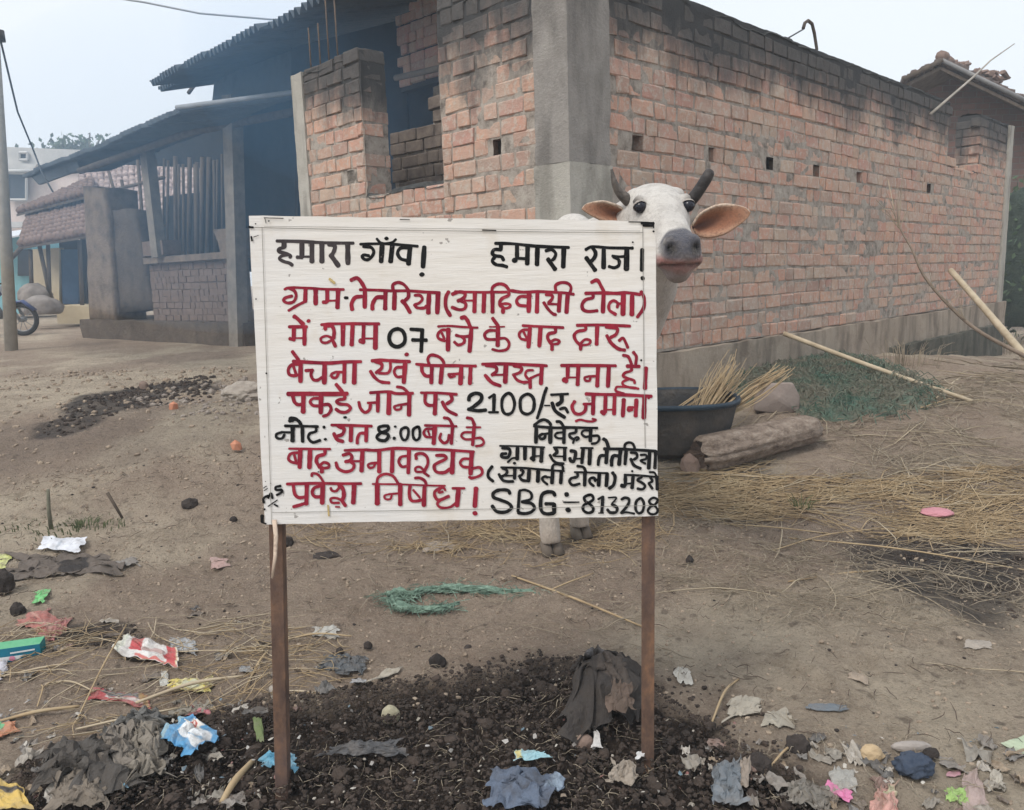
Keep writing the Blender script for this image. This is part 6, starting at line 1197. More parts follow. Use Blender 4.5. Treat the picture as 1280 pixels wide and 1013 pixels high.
# pebbles and clods too many to count
def grains(name, n, region, rng, m, label, seed, sub=1, lift=.2, power=2.5, thresh=None, var=.35):
    bm = bmesh.new(); bmesh.ops.create_icosphere(bm, subdivisions=sub, radius=1); bv = np.array([v.co[:] for v in bm.verts]); bf = np.array([[v.index for v in f.verts] for f in bm.faces]); bm.free()
    rr = np.random.RandomState(seed); P = np.array(pxpoly(region)) if not isinstance(region, np.ndarray) else region; x0, y0 = P.min(0); x1, y1 = P.max(0); X = rr.uniform(x0, x1, n*4); Y = rr.uniform(y0, y1, n*4)
    kk = polyd(X, Y, P)+.04*fbm(X*6, Y*6, 0, 3, seed) > 0
    if thresh is not None: kk &= fbm(X*3, Y*3, 0, 3, seed+2) > thresh
    X, Y = X[kk][:n], Y[kk][:n]; n = len(X); s = rng[0]+(rng[1]-rng[0])*rr.rand(n)**power; s = s*(1+.25*np.clip(Y-2, 0, 6)); m0_ = sm(-.03, .03, polyd(X, Y, DARK[0]))*.018
    V = bv[None]*(1+var*(rr.rand(n, len(bv), 1)-.5))*(s[:, None, None]*np.stack([rr.uniform(.7, 1.3, n), rr.uniform(.7, 1.3, n), rr.uniform(.55, .95, n)], 1)[:, None, :])
    th_ = rr.uniform(0, 6.28, n); c_, s_ = np.cos(th_)[:, None], np.sin(th_)[:, None]; V = np.stack([V[..., 0]*c_-V[..., 1]*s_, V[..., 0]*s_+V[..., 1]*c_, V[..., 2]], 2)
    V = V+np.stack([X, Y, gfine(X, Y)+m0_+s*lift], 1)[:, None, :]; Q = (bf[None]+np.arange(n)[:, None, None]*len(bv)).reshape(-1, 3)
    o = raw_mesh(name, V.reshape(-1, 3), Q, m, None, False); return tag(o, label, 'soil' if 'clod' in name else 'pebbles', None, 'stuff')
M_SOILC = noisy('dark soil crumb', (.017, .0135, .012), (.05, .038, .031), 22, .97, .004, 80, c=(.085, .062, .05)); M_PEB = noisy('earth crumb', (.20, .155, .115), (.38, .305, .23), 18, .95, .003)
DK = [(-20, 1000), (60, 950), (190, 905), (290, 890), (400, 878), (470, 864), (560, 850), (640, 840), (770, 834), (800, 850), (850, 885), (900, 915), (945, 945), (1010, 985), (1040, 1060), (-20, 1060)]
grains('soil_clods', 16000, DK, (.0010, .0065), M_SOILC, 'loose dark crumbs over the soil mound', 1, 1, .2, 3.2, None, .9)
grains('soil_clods', 420, DK, (.004, .016), M_SOILC, 'larger dark clods over the soil mound', 2, 2, .05, 3.4, None, .38)
grains('soil_clods', 300, [(400, 860), (640, 820), (860, 840), (960, 900), (1020, 980), (940, 960), (760, 830), (520, 850)], (.003, .009), M_SOILC, 'dark crumbs spilled at the mound edge', 3)
grains('pebbles', 9000, [(-60, 600), (340, 560), (820, 620), (1300, 600), (1340, 1060), (900, 900), (300, 900), (-60, 960)], (.0008, .007), M_PEB, 'earth crumbs and grit on the bare ground', 4, 1, .3, 3)
grains('pebbles', 500, [(-60, 600), (340, 560), (820, 620), (1300, 600), (1340, 1060), (900, 900), (300, 900), (-60, 960)], (.0015, .006), M_CLOD, 'dark grit on the bare ground', 5, 1, .3, 2.5)
grains('pebbles', 900, [(-60, 470), (310, 460), (310, 600), (-60, 600)], (.002, .012), M_PEB, 'crumbs and gravel in front of the open shed', 6, 1, .3, 2.5)
grains('pebbles', 120, DK, (.0015, .004), noisy('pale scraps', (.28, .25, .21), (.46, .42, .36), 30), 'pale gravel specks in the dark soil', 7, 1, .9, 2)
grains('soil_clods', 500, [(60, 790), (160, 778), (185, 800), (150, 822), (70, 812)], (.002, .008), M_SOILC, 'black crumbs of the ash heap at left', 8)
grains('soil_clods', 900, [(50, 540), (110, 498), (180, 482), (265, 470), (270, 495), (150, 520), (80, 550)], (.002, .012), M_SOILC, 'black lumps of burnt rubbish on the far ash patch', 10, 1, .3, 2.5)
grains('pebbles', 260, [(150, 500), (330, 470), (330, 530), (260, 540)], (.002, .014), noisy('grey rubble bits', (.17, .14, .12), (.32, .28, .24), 9), 'grey rubble bits beside the lime heap', 11, 1, .3, 2.5)
grains('soil_clods', 700, [(1030, 668), (1290, 690), (1290, 765), (1240, 790), (1150, 762), (1085, 722)], (.002, .008), M_SOILC, 'dark crumbs on the stained earth at right', 9, thresh=-.1)

# ================================================================== LITTER
M_PLAS = vcol_mat('crumpled printed plastic', .5, .002, 90, .35, .85, (.20, .165, .13), 24); M_POLY = vcol_mat('thin polythene', .5, .002, 80, .35, .7, (.17, .14, .115), 22); M_CARD = vcol_mat('printed card', .75, .0015, 90, .25, .5, (.2, .17, .14), 24)
M_RAG = vcol_mat('dirty rag', .95, .008, 50, .1, .8, (.07, .058, .048), 16)
def sheet(name, label, cat, quad_px, base, pal=(), h=.015, m=None, folds=5, ragged=.12, seed=0, nu=34, nv=24, lift=.006, curl=0.0, group=None, holes=False, thick=.0008, sag=True):
    """a crumpled sheet: quad_px = its 4 corners in the picture, laid on the ground there; pal = (u0,v0,u1,v1,colour) printed areas"""
    h = h*(.62 if h < .06 else .8)
    c = [G(*q_)[:2] for q_ in quad_px]; u_, v_ = np.meshgrid(np.linspace(0, 1, nu), np.linspace(0, 1, nv), indexing='ij'); sz = max(np.linalg.norm(c[1]-c[0]), np.linalg.norm(c[2]-c[1]))
    eu = ragged*fbm(v_*4, u_*4, seed, 3, seed+1); ev = ragged*fbm(u_*5, v_*5, seed+9, 3, seed+2); uu = u_+eu*(1-2*np.abs(u_-.5))*0+eu*np.where((u_ < .15) | (u_ > .85), 1, .5); vv = v_+ev
    P = (c[0][None, None]*((1-uu)*(1-vv))[..., None]+c[1][None, None]*(uu*(1-vv))[..., None]+c[2][None, None]*(uu*vv)[..., None]+c[3][None, None]*((1-uu)*vv)[..., None])
    X, Y = P[..., 0], P[..., 1]; an = seed*1.7; a_ = (u_*math.cos(an)+v_*math.sin(an))*folds; b_ = (u_*math.sin(an)-v_*math.cos(an))*folds*.8
    Zf = 1-np.abs(2*((a_+.6*vn(u_*3, v_*3, seed, 3)) % 1)-1); Zg = 1-np.abs(2*((b_+.6*vn(u_*3+7, v_*3, seed, 4)) % 1)-1); edge = np.minimum(np.minimum(u_, 1-u_), np.minimum(v_, 1-v_))
    Z = h*(.5*Zf*Zg+.35*np.abs(fbm(u_*6, v_*6, seed, 3, seed))+.35*sm(0, .3, edge)); Z = Z+curl*sm(.7, 1.0, u_)*sz+curl*.5*sm(.3, 0, v_)*sz
    X = X+h*.35*(vn(u_*folds*2, v_*folds*2, seed, 21)); Y = Y+h*.35*(vn(u_*folds*2, v_*folds*2, seed, 22))
    m0_ = sm(-.03, .03, polyd(X.ravel(), Y.ravel(), DARK[0]))*.024
    W = np.stack([X.ravel(), Y.ravel(), gfine(X.ravel(), Y.ravel())+m0_+lift+Z.ravel()], 1)
    ds = lambda q: tuple(np.array(q, float)*.68+.20*np.mean(q)*np.array([1.05, 1, .93])); base = ds(base); pal = [tuple(q[:4])+(ds(q[4]),) for q in pal]
    Cc = np.repeat(np.array(base, float)[None], nu*nv, 0)*(1+.12*fbm(u_.ravel()*5, v_.ravel()*5, 0, 3, 5)[:, None])
    for (a, b, c2, d, colr_) in pal:
        q_ = (u_.ravel() > a) & (u_.ravel() < c2) & (v_.ravel() > b) & (v_.ravel() < d); Cc[q_] = colr_
    o = grid_mesh(name, W, nu, nv, m or M_PLAS, None, False, np.clip(Cc, 0, 1)); md = o.modifiers.new('s', 'SOLIDIFY'); md.thickness = thick
    return tag(o, label, cat, group)
R_, W_, K_ = (.55, .03, .04), (.72, .70, .68), (.03, .03, .035)
sheet('paper_sheet', 'white crumpled paper lying on a dark rag at the left', 'paper', [(46, 694), (100, 697), (110, 678), (58, 677)], (.66, .69, .76), [(.45, .0, .5, 1, (.45, .5, .58))], .02, M_CARD, 3, .08, 3, lift=.02)
sheet('rag', 'long dark wrinkled rag stretched below the white paper', 'rag', [(15, 722), (150, 722), (140, 700), (20, 695)], (.16, .13, .11), [(.5, .2, .75, .8, (.05, .045, .045))], .045, M_RAG, 8, .25, 5)
sheet('plastic_scrap', 'grey flat plastic scrap right of the long dark rag', 'plastic scrap', [(140, 712), (175, 712), (170, 700), (145, 702)], (.24, .215, .19), (), .012, M_POLY, 3, .2, 15)
sheet('wrapper', 'bright green torn wrapper scrap above the red polythene', 'wrapper', [(41, 757), (55, 756), (63, 741), (45, 742)], (.12, .62, .16), (), .015, M_PLAS, 2, .25, 6, 14, 12)
sheet('wrapper', 'pale yellow-green wrapper cut by the left edge above the clod', 'wrapper', [(-14, 713), (6, 713), (14, 696), (-6, 697)], (.62, .66, .18), (), .015, M_PLAS, 2, .2, 16, 14, 12)
sheet('polythene_bag', 'flattened faded red polythene bag at left', 'plastic bag', [(18, 778), (58, 802), (84, 786), (62, 764)], (.42, .115, .09), [(.0, .45, 1, .55, (.5, .22, .17))], .022, M_POLY, 6, .16, 7)
sheet('polythene_bag', 'smaller pinkish-red polythene piece tucked under the red bag', 'plastic bag', [(48, 800), (66, 805), (88, 778), (70, 776)], (.45, .14, .13), (), .02, M_POLY, 6, .2, 17)
# small carton, green and teal, lying on its side
cb = empty('small_carton', G(18, 836), 'small green and teal printed carton lying at the left edge', 'carton')
p_ = [G(-32, 836), G(52, 824)]; T_ = (p_[1]-p_[0]); Lc = np.linalg.norm(T_); T_ /= Lc; n_ = np.array([-T_[1], T_[0], 0]); n_ /= np.linalg.norm(n_); hc = .045
dT = lambda a, b, z: p_[0]+T_*Lc*a+n_*b+Z3*(z+.004); Wc = .055
bx = MB(); v8 = [dT(a, b, z) for a in (0, 1) for b in (0, Wc) for z in (0, hc)]; bx.add(v8, [(0, 1, 3, 2), (4, 6, 7, 5), (2, 3, 7, 6), (0, 2, 6, 4)]); bx.build('carton_side', noisy('teal print', (.01, .14, .16), (.015, .20, .22), 20, .5, 0), cb)
MB().add([dT(0, 0, hc), dT(1, 0, hc), dT(1, Wc, hc), dT(0, Wc, hc)], [(0, 1, 2, 3)]).build('carton_top', noisy('green print', (.08, .34, .16), (.16, .42, .24), 30, .5, 0), cb)
MB().add([dT(0, 0, 0), dT(1, 0, 0), dT(1, 0, hc), dT(0, 0, hc)], [(0, 1, 2, 3)]).build('carton_front', noisy('blue-teal print', (.01, .12, .20), (.015, .18, .26), 20, .5, 0), cb)
MB().add([dT(.30, -.001, .006), dT(.62, -.001, .006), dT(.82, -.001, .018), dT(.35, -.001, .019)], [(0, 1, 2, 3)]).build('printed_band', noisy('white print', (.6, .62, .62), (.7, .7, .7), 20, .5, 0), cb)
MB().add([dT(.55, -.0015, .026), dT(.92, -.0015, .028), dT(.92, -.0015, .033), dT(.55, -.0015, .031)], [(0, 1, 2, 3)]).build('printed_band', bpy.data.materials['white print'], cb)
MB().tube([dT(.57, -.0016, .012)+n_*-.0004, dT(.57, -.002, .012)-n_*.0004], .008, 12, up=(0, 0, 1)).build('printed_dot', noisy('pink print', (.6, .2, .3), (.65, .3, .4), 20, .5, 0), cb)
sheet('plastic_scrap', 'pale lilac plastic scrap at the left edge below the carton', 'plastic scrap', [(-30, 850), (4, 852), (14, 828), (-10, 824)], (.55, .55, .62), (), .03, M_POLY, 3, .15, 8)
sheet('snack_packet', 'shiny red and white snack packet lying open beside the leaning stalk', 'packet', [(140, 824), (222, 838), (220, 815), (158, 802)], (.62, .60, .58), [(.0, .0, .12, 1, (.7, .72, .6)), (.2, .25, .42, 1, R_), (.42, .0, .50, 1, (.7, .68, .66)), (.82, .0, .97, .9, R_), (.97, 0, 1, 1, (.75, .6, .35)), (.45, .35, .8, .6, (.45, .3, .28)), (.3, 0, 1, .12, (.6, .12, .1))], .035, M_PLAS, 3, .06, 9, 48, 30, lift=.012)
sheet('foil_inner', 'crumpled grey foil behind the red and white packet', 'foil', [(210, 812), (248, 820), (245, 803), (215, 800)], (.36, .38, .40), (), .02, M_PLAS, 5, .15, 19)
sheet('wrapper', 'torn dark red and silver wrapper strip below the red and white packet', 'wrapper', [(108, 872), (185, 884), (182, 866), (115, 862)], (.42, .04, .05), [(.3, .3, .9, .55, (.5, .42, .40)), (.2, .6, 1, 1, (.12, .12, .13)), (.9, 0, 1, 1, (.45, .25, .08))], .022, M_PLAS, 5, .1, 10)
sheet('wrapper', 'yellow crumpled wrapper right of the torn red strip', 'wrapper', [(206, 858), (268, 868), (262, 848), (214, 850)], (.62, .55, .20), [(.0, .0, .22, 1, (.72, .58, .05)), (.8, 0, 1, .5, (.7, .58, .04)), (.35, .3, .7, .7, (.5, .5, .32))], .024, M_PLAS, 4, .14, 11)
sheet('wrapper', 'narrow pale wrapper strip left of the yellow one', 'wrapper', [(200, 856), (210, 856), (209, 840), (201, 840)], (.5, .5, .45), (), .012, M_PLAS, 2, .1, 21, 12, 12)
sheet('wrapper', 'orange and green wrapper scrap at the left edge below the stalks', 'wrapper', [(-12, 930), (22, 918), (20, 908), (-12, 908)], (.55, .20, .08), [(.0, .4, .5, 1, (.12, .5, .2))], .02, M_PLAS, 3, .15, 12, 18, 14)
sheet('wrapper', 'yellow wrapper corner at the bottom left corner of the picture', 'wrapper', [(-20, 1030), (40, 1030), (30, 1000), (-16, 988)], (.65, .42, .04), [(.0, .6, 1, .75, (.05, .04, .03))], .02, M_PLAS, 2, .08, 13)
pk = sheet('detergent_sachet', 'crumpled blue and white sachet with a small red emblem, lower left of the left leg', 'sachet', [(205, 946), (240, 968), (276, 940), (232, 914)], (.03, .30, .60), [(.30, .30, .92, .78, (.72, .76, .80)), (.36, .62, .66, .95, (.75, .72, .66)), (.42, .66, .60, .86, (.62, .10, .08)), (.47, .72, .55, .80, (.75, .6, .55)), (.0, .0, .1, 1, (.25, .45, .55)), (.62, .42, .88, .48, (.2, .45, .7))], .045, M_PLAS, 3, .06, 14, 50, 40, lift=.018)
sheet('polythene_scrap', 'blue plastic scrap behind the foot of the left leg', 'plastic scrap', [(326, 968), (372, 980), (366, 958), (332, 952)], (.06, .34, .52), (), .03, M_PLAS, 4, .2, 22)
sheet('cloth', 'crumpled royal blue cloth at the bottom edge between the legs', 'cloth', [(608, 1034), (690, 1034), (700, 990), (618, 978)], (.115, .155, .23), [(.85, .4, 1, 1, (.24, .32, .42))], .05, M_RAG, 4, .14, 23, 44, 34)
sheet('plastic_scrap', 'pale blue strip of plastic in the soil between the legs', 'plastic scrap', [(644, 970), (688, 970), (680, 963), (646, 955)], (.25, .50, .58), [(.0, 0, .2, 1, (.6, .52, .15))], .016, M_PLAS, 3, .2, 24, 20, 12)
sheet('polythene_bag', 'dark grey wrinkled polythene on the sand right of the left leg', 'plastic bag', [(396, 846), (462, 852), (456, 824), (404, 824)], (.085, .095, .105), (), .028, M_POLY, 8, .2, 25)
sheet('plastic_scrap', 'crumpled clear grey plastic left of the pale leaf', 'plastic scrap', [(298, 842+2), (318, 846), (316, 838), (300, 836)], (.25, .26, .27), (), .012, M_POLY, 4, .2, 26, 14, 12)
sheet('plastic_scrap', 'pale crumpled film above the pair of yellow stalks', 'plastic scrap', [(384, 796), (424, 798), (424, 786), (392, 786)], (.42, .41, .37), (), .018, M_POLY, 4, .2, 27, 20, 14)
sheet('wood_chip', 'pale curved bark chip at the upper edge of the soil mound', 'bark chip', [(460, 868), (498, 850), (504, 842), (480, 848)], (.42, .37, .29), (), .012, M_CARD, 2, .12, 28, 20, 12, thick=.002)
sheet('plastic_scrap', 'silvery scrap at the left end of the bark chip', 'plastic scrap', [(438, 868), (458, 868), (456, 858), (442, 858)], (.38, .40, .43), (), .016, M_PLAS, 3, .2, 29, 14, 12)
sheet('polythene_scrap', 'half-buried dark polythene strip in the middle of the mound', 'plastic scrap', [(395, 960), (505, 962), (505, 945), (420, 948)], (.07, .07, .075), (), .022, M_POLY, 6, .25, 30)
# lumpy dark cloth bundle by the right leg
sheet('cloth_bundle', 'dark wet cloth piled on the mound just left of the right leg', 'cloth', [(706, 932), (806, 915), (792, 838), (730, 850)], (.055, .048, .045), [(.35, .2, .8, .6, (.10, .08, .068)), (.2, .55, .5, .7, (.15, .14, .14))], .075, M_RAG, 5, .16, 31, 60, 50, lift=.0)
sheet('cloth', 'brown cloth flap lying on the dark wet cloth', 'cloth', [(758, 928), (792, 926), (788, 896), (766, 894)], (.16, .11, .085), (), .03, M_RAG, 3, .15, 32, lift=.06)
sheet('leaf_litter', 'pale torn husk on the soil in front of the right leg', 'husk', [(756, 1000), (798, 996), (792, 972), (768, 972)], (.34, .28, .22), (), .035, M_CARD, 4, .3, 33)
sheet('plastic_scrap', 'small white scrap left of the right leg', 'plastic scrap', [(794, 965), (806, 962), (806, 955), (796, 954)], (.65, .65, .65), (), .008, M_PLAS, 2, .1, 34, 10, 8)
sheet('paper_sheet', 'tiny white torn paper hanging on the dark cloth', 'paper', [(740, 950), (752, 950), (748, 928), (742, 928)], (.62, .60, .58), (), .010, M_CARD, 2, .2, 35, 12, 12)
# grey rag heap lower left
for i, (qd, col_, lab) in enumerate((([(35, 1010), (170, 1005), (165, 940), (60, 945)], (.10, .09, .082), 'grey-black rag heap at lower left, its left part'), ([(125, 985), (175, 990), (172, 930), (132, 925)], (.24, .205, .17), 'brown-grey wrinkled rag standing in the rag heap'), ([(160, 1000), (212, 985), (200, 925), (165, 935)], (.27, .235, .19), 'lighter khaki rag folded beside the brown-grey one'), ([(130, 935), (205, 925), (200, 895), (150, 905)], (.17, .17, .165), 'ash-grey rag above the khaki rag'), ([(60, 1030), (140, 1030), (140, 995), (70, 990)], (.22, .18, .14), 'tan torn sacking at the bottom left'), ([(205, 905), (262, 900), (260, 878), (222, 880)], (.30, .27, .22), 'pale crumpled rag left of the dark mound, above the sachet'))):
    sheet('rag', lab, 'rag', qd, col_, (), .065 if i < 4 else .04, M_RAG, 5+i % 3, .22, 50+i, 46, 38, lift=.002)
sheet('wrapper', 'dark red scrap on the soil above the blue sachet', 'wrapper', [(232, 905), (262, 905), (256, 882), (238, 880)], (.25, .04, .05), [(.5, .0, 1, .4, (.55, .12, .16))], .02, M_PLAS, 4, .2, 60, 20, 16)
sheet('wrapper', 'teal and purple foil scrap at the foot of the khaki rag', 'wrapper', [(110, 1003), (150, 1005), (146, 985), (114, 982)], (.06, .30, .34), [(.5, .4, 1, 1, (.16, .12, .24))], .02, M_PLAS, 4, .2, 61, 20, 16)
sheet('plastic_scrap', 'small sky-blue plastic disc scrap near the khaki rag', 'plastic scrap', [(143, 1003), (162, 1004), (160, 994), (146, 993)], (.08, .36, .55), (), .008, M_PLAS, 2, .12, 62, 12, 10)
sheet('leaf', 'green leaf sliver beside the left leg', 'leaf', [(322, 938), (332, 940), (330, 915), (318, 915)], (.14, .19, .06), (), .008, M_CARD, 1, .1, 63, 10, 14)
sheet('polythene_strip', 'twisted green netting strip lying flat behind the board legs', 'netting', [(482, 768), (560, 764), (545, 738), (486, 742)], (.16, .31, .22), [(.5, .35, 1, .65, (.30, .25, .18))], .028, M_POLY, 7, .2, 64, 44, 26) if False else None
gs = empty('twisted_netting', G(570, 750), 'twisted strip of pale green netting lying on the earth behind the board legs', 'netting')
k = N('pale green netting', .85, .2); f = k.noise(60, 6, .7); k.col(k.ramp(f, [(.35, (.08, .13, .10)), (.6, (.20, .29, .225)), (.8, (.33, .40, .32))])); k.bump(k.noise(180, 4, .7), .004); M_NET2 = k.m
for j, (pth, rr_) in enumerate((([(512, 748), (530, 742), (560, 740), (600, 741), (640, 745), (668, 747), (675, 754)], (.010, .013, .018, .013, .015, .006)), ([(488, 752), (500, 762), (530, 766), (555, 764), (574, 758)], (.012, .016, .012, .010, .006)), ([(484, 748), (500, 745), (516, 748)], (.012, .020, .010)))):
    L_ = smooth_line([G(x, y, .012) for x, y in pth], 10); nq = 18; Vs = []
    rad = np.interp(np.linspace(0, 1, len(L_)), np.linspace(0, 1, len(rr_)), rr_)
    for i in range(len(L_)):
        t = L_[min(i+1, len(L_)-1)]-L_[max(0, i-1)]; t /= np.linalg.norm(t); s1_ = np.cross(t, Z3); 
        for q_ in range(nq): a = 2*math.pi*q_/(nq-1); rm = rad[i]*(1+.45*math.sin(4*a+i*.55)+.25*float(vn(i*.7, q_*.9, j, 3))); Vs.append(L_[i]+s1_*math.cos(a)*rm+Z3*math.sin(a)*rm*.7)
    grid_mesh('strand', Vs, len(L_), nq, M_NET2, gs, False)
lump('pink_disc', G(1171, 646)+Z3*.02, (.066, .05, .016), 9, noisy('dusty pink plastic', (.42, .17, .20), (.58, .27, .30), 12, .5, .003), 'pink plastic lid lying in the straw at right', 'lid', .18, 4, sc=2)
fr = MB(); rr = random.Random(6)
for i in range(420):
    a0 = rr.choice([(512, 748), (530, 742), (560, 740), (600, 741), (640, 745), (668, 747), (490, 750), (500, 760), (530, 766), (555, 764), (495, 755), (488, 752)]); p0 = G(a0[0]+rr.uniform(-16, 16), a0[1]+rr.uniform(-6, 6), rr.uniform(.002, .022)); a = rr.gauss(0, .8)+(math.pi if rr.random() < .5 else 0); L = rr.uniform(.015, .06)
    fr.tube([p0, p0+np.array([math.cos(a)*L*.5, math.sin(a)*L*.5, rr.uniform(0, .012)]), p0+np.array([math.cos(a)*L, math.sin(a)*L, rr.uniform(-.01, .004)])], rr.uniform(.0006, .0016), 3, cap=False)
fr.build('frayed_fibres', M_NET2, gs)['kind'] = 'stuff'
sheet('plastic_scrap', 'white torn film right of the right leg on the bare sand', 'plastic scrap', [(842, 853), (864, 860), (862, 842), (844, 840)], (.55, .52, .45), (), .012, M_POLY, 3, .25, 67, 14, 12)
sheet('husk', 'wide pale husk on the earth right of the mound', 'husk', [(908, 905), (955, 895), (950, 876), (914, 880)], (.40, .355, .28), (), .018, M_CARD, 4, .25, 68)
sheet('husk', 'smaller pale husk below the wide one', 'husk', [(950, 918), (990, 915), (982, 892), (956, 896)], (.36, .32, .25), (), .014, M_CARD, 3, .2, 69, 20, 16)
sheet('husk', 'curled brown husk on the bare earth far right', 'husk', [(1060, 858), (1086, 864), (1080, 852), (1062, 849)], (.34, .26, .19), (), .016, M_CARD, 1, .12, 70, 16, 12)
sheet('plastic_scrap', 'thin blue-grey streak of plastic on the earth at right', 'plastic scrap', [(1008, 892), (1058, 894), (1055, 888), (1010, 885)], (.13, .16, .19), (), .008, M_POLY, 3, .15, 71, 20, 8)
sheet('paper_sheet', 'pale green card cut by the right edge', 'paper', [(1250, 935), (1310, 962), (1320, 922), (1285, 917)], (.45, .55, .36), (), .006, M_CARD, 1, .03, 72)
kb = lump('cloth_knot', G(1142, 966)+Z3*.018, (.042, .032, .026), 9, noisy('blue-black rag', (.03, .045, .075), (.075, .09, .12), 18, .9, .008, 60), 'blue-black knotted rag at lower right', 'rag', .5, 4, sc=3)
sheet('wrapper', 'hot pink folded wrapper at lower right', 'wrapper', [(1028, 990), (1062, 1004), (1066, 994), (1036, 980)], (.68, .14, .36), (), .016, M_PLAS, 3, .1, 74, 20, 12)
sheet('polythene_bag', 'grey wrinkled polythene left of the hot pink wrapper', 'plastic bag', [(985, 1020), (1040, 1018), (1038, 990), (995, 992)], (.19, .17, .14), (), .035, M_POLY, 6, .2, 75)
sheet('polythene_bag', 'translucent grey film above the hot pink wrapper', 'plastic bag', [(1036, 990), (1072, 996), (1066, 970), (1040, 968)], (.34, .33, .30), (), .02, M_POLY, 3, .15, 76, 20, 16)
sheet('wrapper', 'salmon pink wrapper at the bottom edge, lower right', 'wrapper', [(1088, 1020), (1122, 1018), (1122, 984), (1096, 990)], (.58, .27, .22), [(.5, .6, 1, 1, (.55, .52, .3))], .03, M_PLAS, 3, .16, 77, 26, 22)
sheet('wrapper', 'pale pink film right of the salmon one', 'wrapper', [(1205, 1010), (1235, 1005), (1222, 962), (1205, 966)], (.42, .30, .27), (), .014, M_POLY, 3, .12, 78, 20, 16)
sheet('leaf', 'bright lime green leafy scrap near the bottom right', 'leaf', [(1182, 1000), (1210, 1000), (1208, 984), (1184, 986)], (.32, .52, .12), (), .018, M_CARD, 3, .25, 79, 18, 14)
sheet('wrapper', 'thin pink ribbon scrap right of the blue-black rag', 'wrapper', [(1182, 967), (1202, 966), (1200, 960), (1184, 961)], (.55, .25, .32), (), .006, M_PLAS, 2, .1, 80, 14, 8)
sheet('husk', 'whitish bone-like husk at lower right', 'husk', [(1236, 988), (1256, 980), (1250, 966), (1238, 970)], (.42, .38, .31), (), .014, M_CARD, 3, .25, 81, 16, 12)
sheet('polythene_bag', 'blue-grey smoky film at the bottom, right of the right leg', 'plastic bag', [(886, 1018), (930, 1018), (925, 968), (892, 972)], (.15, .18, .21), (), .04, M_POLY, 5, .2, 82, 30, 26)
sheet('leaf_litter', 'tan dry leaf standing beside the blue-grey film', 'leaf', [(924, 1000), (936, 998), (936, 968), (926, 972)], (.30, .24, .19), (), .02, M_CARD, 2, .15, 83, 14, 14)
sheet('leaf', 'flat grey dead leaf at the right edge of the dark soil patch', 'leaf', [(1205, 812), (1240, 814), (1238, 804), (1208, 804)], (.36, .31, .26), (), .010, M_CARD, 2, .15, 84, 16, 12)
sheet('plastic_scrap', 'pinkish translucent scrap in the far earth below the white paper line', 'plastic scrap', [(262, 708), (286, 708), (284, 698), (264, 697)], (.42, .25, .22), (), .012, M_POLY, 3, .2, 85, 14, 10)
sheet('cloth', 'tan stone-like cloth roll lying under the board centre', 'cloth', [(526, 690), (575, 690), (572, 678), (532, 676)], (.33, .27, .22), (), .025, M_RAG, 2, .1, 86, 24, 14)
# scraps too many to count over the dump soil
rr = random.Random(77); mb = MB(); sc_ = []
for i in range(230):
    while True:
        x, y = rr.uniform(0, 1280), rr.uniform(880, 1012)
        if y > 905 or x < 450: break
    if rr.random() < .35: x = rr.uniform(0, 330)
    p = G(x, y, .012)+Z3*(.018 if 200 < x < 950 else 0); s = rr.uniform(.0015, .0065); q_ = Euler((rr.uniform(-.7, .7), rr.uniform(-.7, .7), rr.uniform(0, 6))).to_matrix()
    c = rr.choice([(.45, .42, .37), (.30, .27, .22), (.16, .15, .14), (.10, .095, .09), (.38, .36, .34), (.25, .2, .15), (.10, .16, .20), (.22, .10, .09), (.34, .33, .31)])
    vs = [p+np.array(q_@Vector((a*s*rr.uniform(.5, 1.4), b*s*rr.uniform(.4, 1), 0))) for a, b in ((-1, -1), (0, -1.2), (1, -.8), (1.1, .8), (0, 1), (-1, .9))]; cc = p+Z3*s*.35
    mb.add(vs+[cc], [(j, (j+1) % 6, 6) for j in range(6)], c+(1,))
o = mb.build('litter_scraps', M_POLY, None, False, True); tag(o, 'tiny scraps of paper and plastic mixed in the dump soil', 'litter', None, 'stuff')

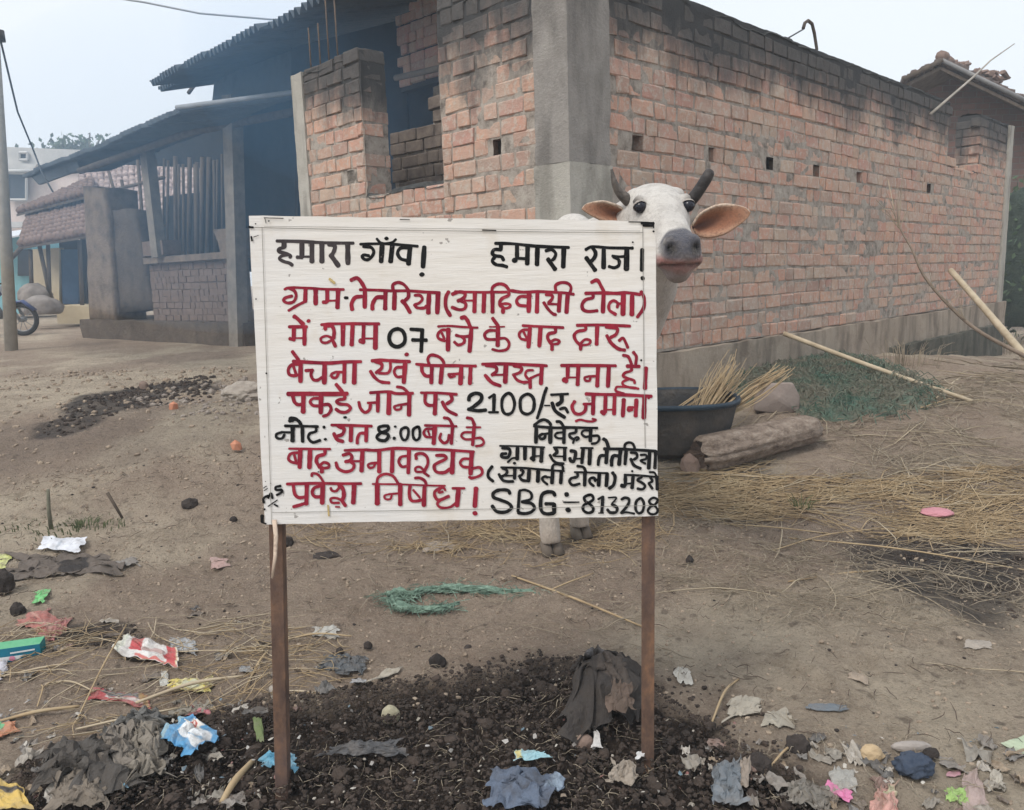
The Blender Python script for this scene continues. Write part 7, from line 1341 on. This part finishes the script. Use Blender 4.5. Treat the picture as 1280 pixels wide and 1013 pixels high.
rr = np.random.RandomState(31); VV, QQ, CC = [], [], []; nv0 = 0
cols_ = [(.20, .18, .16), (.30, .27, .23), (.10, .095, .09), (.36, .33, .29), (.15, .14, .13), (.26, .20, .14), (.18, .12, .10), (.22, .20, .17), (.13, .105, .085)]
for i in range(190):
    q_ = i % 5
    x, y = (rr.uniform(-10, 320), rr.uniform(895, 1015)) if q_ < 2 else ((rr.uniform(850, 1285), rr.uniform(930, 1015)) if q_ < 4 else (rr.uniform(20, 420), rr.uniform(760, 900)))
    p = G(x, y); s = rr.uniform(.006, .022); n_ = 7; u_, v_ = np.meshgrid(np.linspace(-1, 1, n_), np.linspace(-1, 1, n_), indexing='ij'); r_ = 1+.45*vn(u_*1.5+i, v_*1.5, i, 3); a = rr.uniform(0, 6.28)
    X = s*u_*r_*rr.uniform(.6, 1.6); Y = s*v_*r_*rr.uniform(.4, 1); Zt = s*(.75*np.abs(vn(u_*2+i, v_*2, i, 5))+.3*rr.rand()*(1-u_*u_)+.15*rr.rand(n_, n_)); m0_ = float(sm(-.03, .03, polyd(np.array([p[0]]), np.array([p[1]]), DARK[0]))[0])*.012
    W = np.stack([p[0]+X*math.cos(a)-Y*math.sin(a), p[1]+X*math.sin(a)+Y*math.cos(a), gfine(p[0]+X, p[1]+Y)+m0_+Zt+.001], -1).reshape(-1, 3); VV.append(W)
    ii = np.arange(n_-1)[:, None]*n_; jj = np.arange(n_-1)[None, :]; b = (ii+jj).ravel()+nv0; QQ.append(np.stack([b, b+n_, b+n_+1, b+1], 1)); nv0 += n_*n_; c = np.array(cols_[rr.randint(len(cols_))]); CC.append(np.repeat(c[None], n_*n_, 0)*(1+.2*rr.rand(n_*n_, 1)))
o = raw_mesh('litter_scraps', np.concatenate(VV), np.concatenate(QQ), M_POLY, None, False, np.concatenate(CC)); tag(o, 'small crumpled dirty scraps of film and paper trodden into the dump edge', 'litter', None, 'stuff')

# ================================================================== HAZE AND WOOD SMOKE
def volume_box(name, lo, hi, dens, colr, hetero=None):
    mb = MB(); mb.abox(lo, hi); m = bpy.data.materials.new(name); m.use_nodes = True; t = m.node_tree; t.nodes.clear(); pv = t.nodes.new('ShaderNodeVolumePrincipled'); ou = t.nodes.new('ShaderNodeOutputMaterial')
    pv.inputs['Color'].default_value = colr+(1,); pv.inputs['Density'].default_value = dens; t.links.new(pv.outputs[0], ou.inputs['Volume'])
    o = mb.build(name, m); o['kind'] = 'stuff'; return o, m, pv
HZ = volume_box('haze', (-70, -6, -2.5), (70, 62, 14), HAZE_D, (.80, .90, 1.0))
def smoke(c, r, dens, label):
    bm = bmesh.new(); bmesh.ops.create_icosphere(bm, subdivisions=4, radius=1)
    for v in bm.verts: v.co = Vector((v.co.x*r[0], v.co.y*r[1], v.co.z*r[2]))
    me = bpy.data.meshes.new('smoke'); bm.to_mesh(me); bm.free(); m = bpy.data.materials.new('wood smoke'); m.use_nodes = True; t = m.node_tree; t.nodes.clear(); pv = t.nodes.new('ShaderNodeVolumePrincipled'); ou = t.nodes.new('ShaderNodeOutputMaterial')
    pv.inputs['Color'].default_value = (.26, .60, 1.0, 1); pv.inputs['Density'].default_value = dens; t.links.new(pv.outputs[0], ou.inputs['Volume']); me.materials.append(m)
    o = bpy.data.objects.new('smoke', me); COL.objects.link(o); o.location = [float(q) for q in c]; tag(o, label, 'smoke', None, 'stuff'); return o
smoke(atY(335, 215, 8.8), (3.2, 2.6, 1.75), SMK, 'thin blue wood smoke hanging in front of the open shed')
smoke(atY(430, 60, 7.9), (1.5, 1.1, 1.3), SMK*1.6, 'denser blue smoke rising behind the short brick pillar')
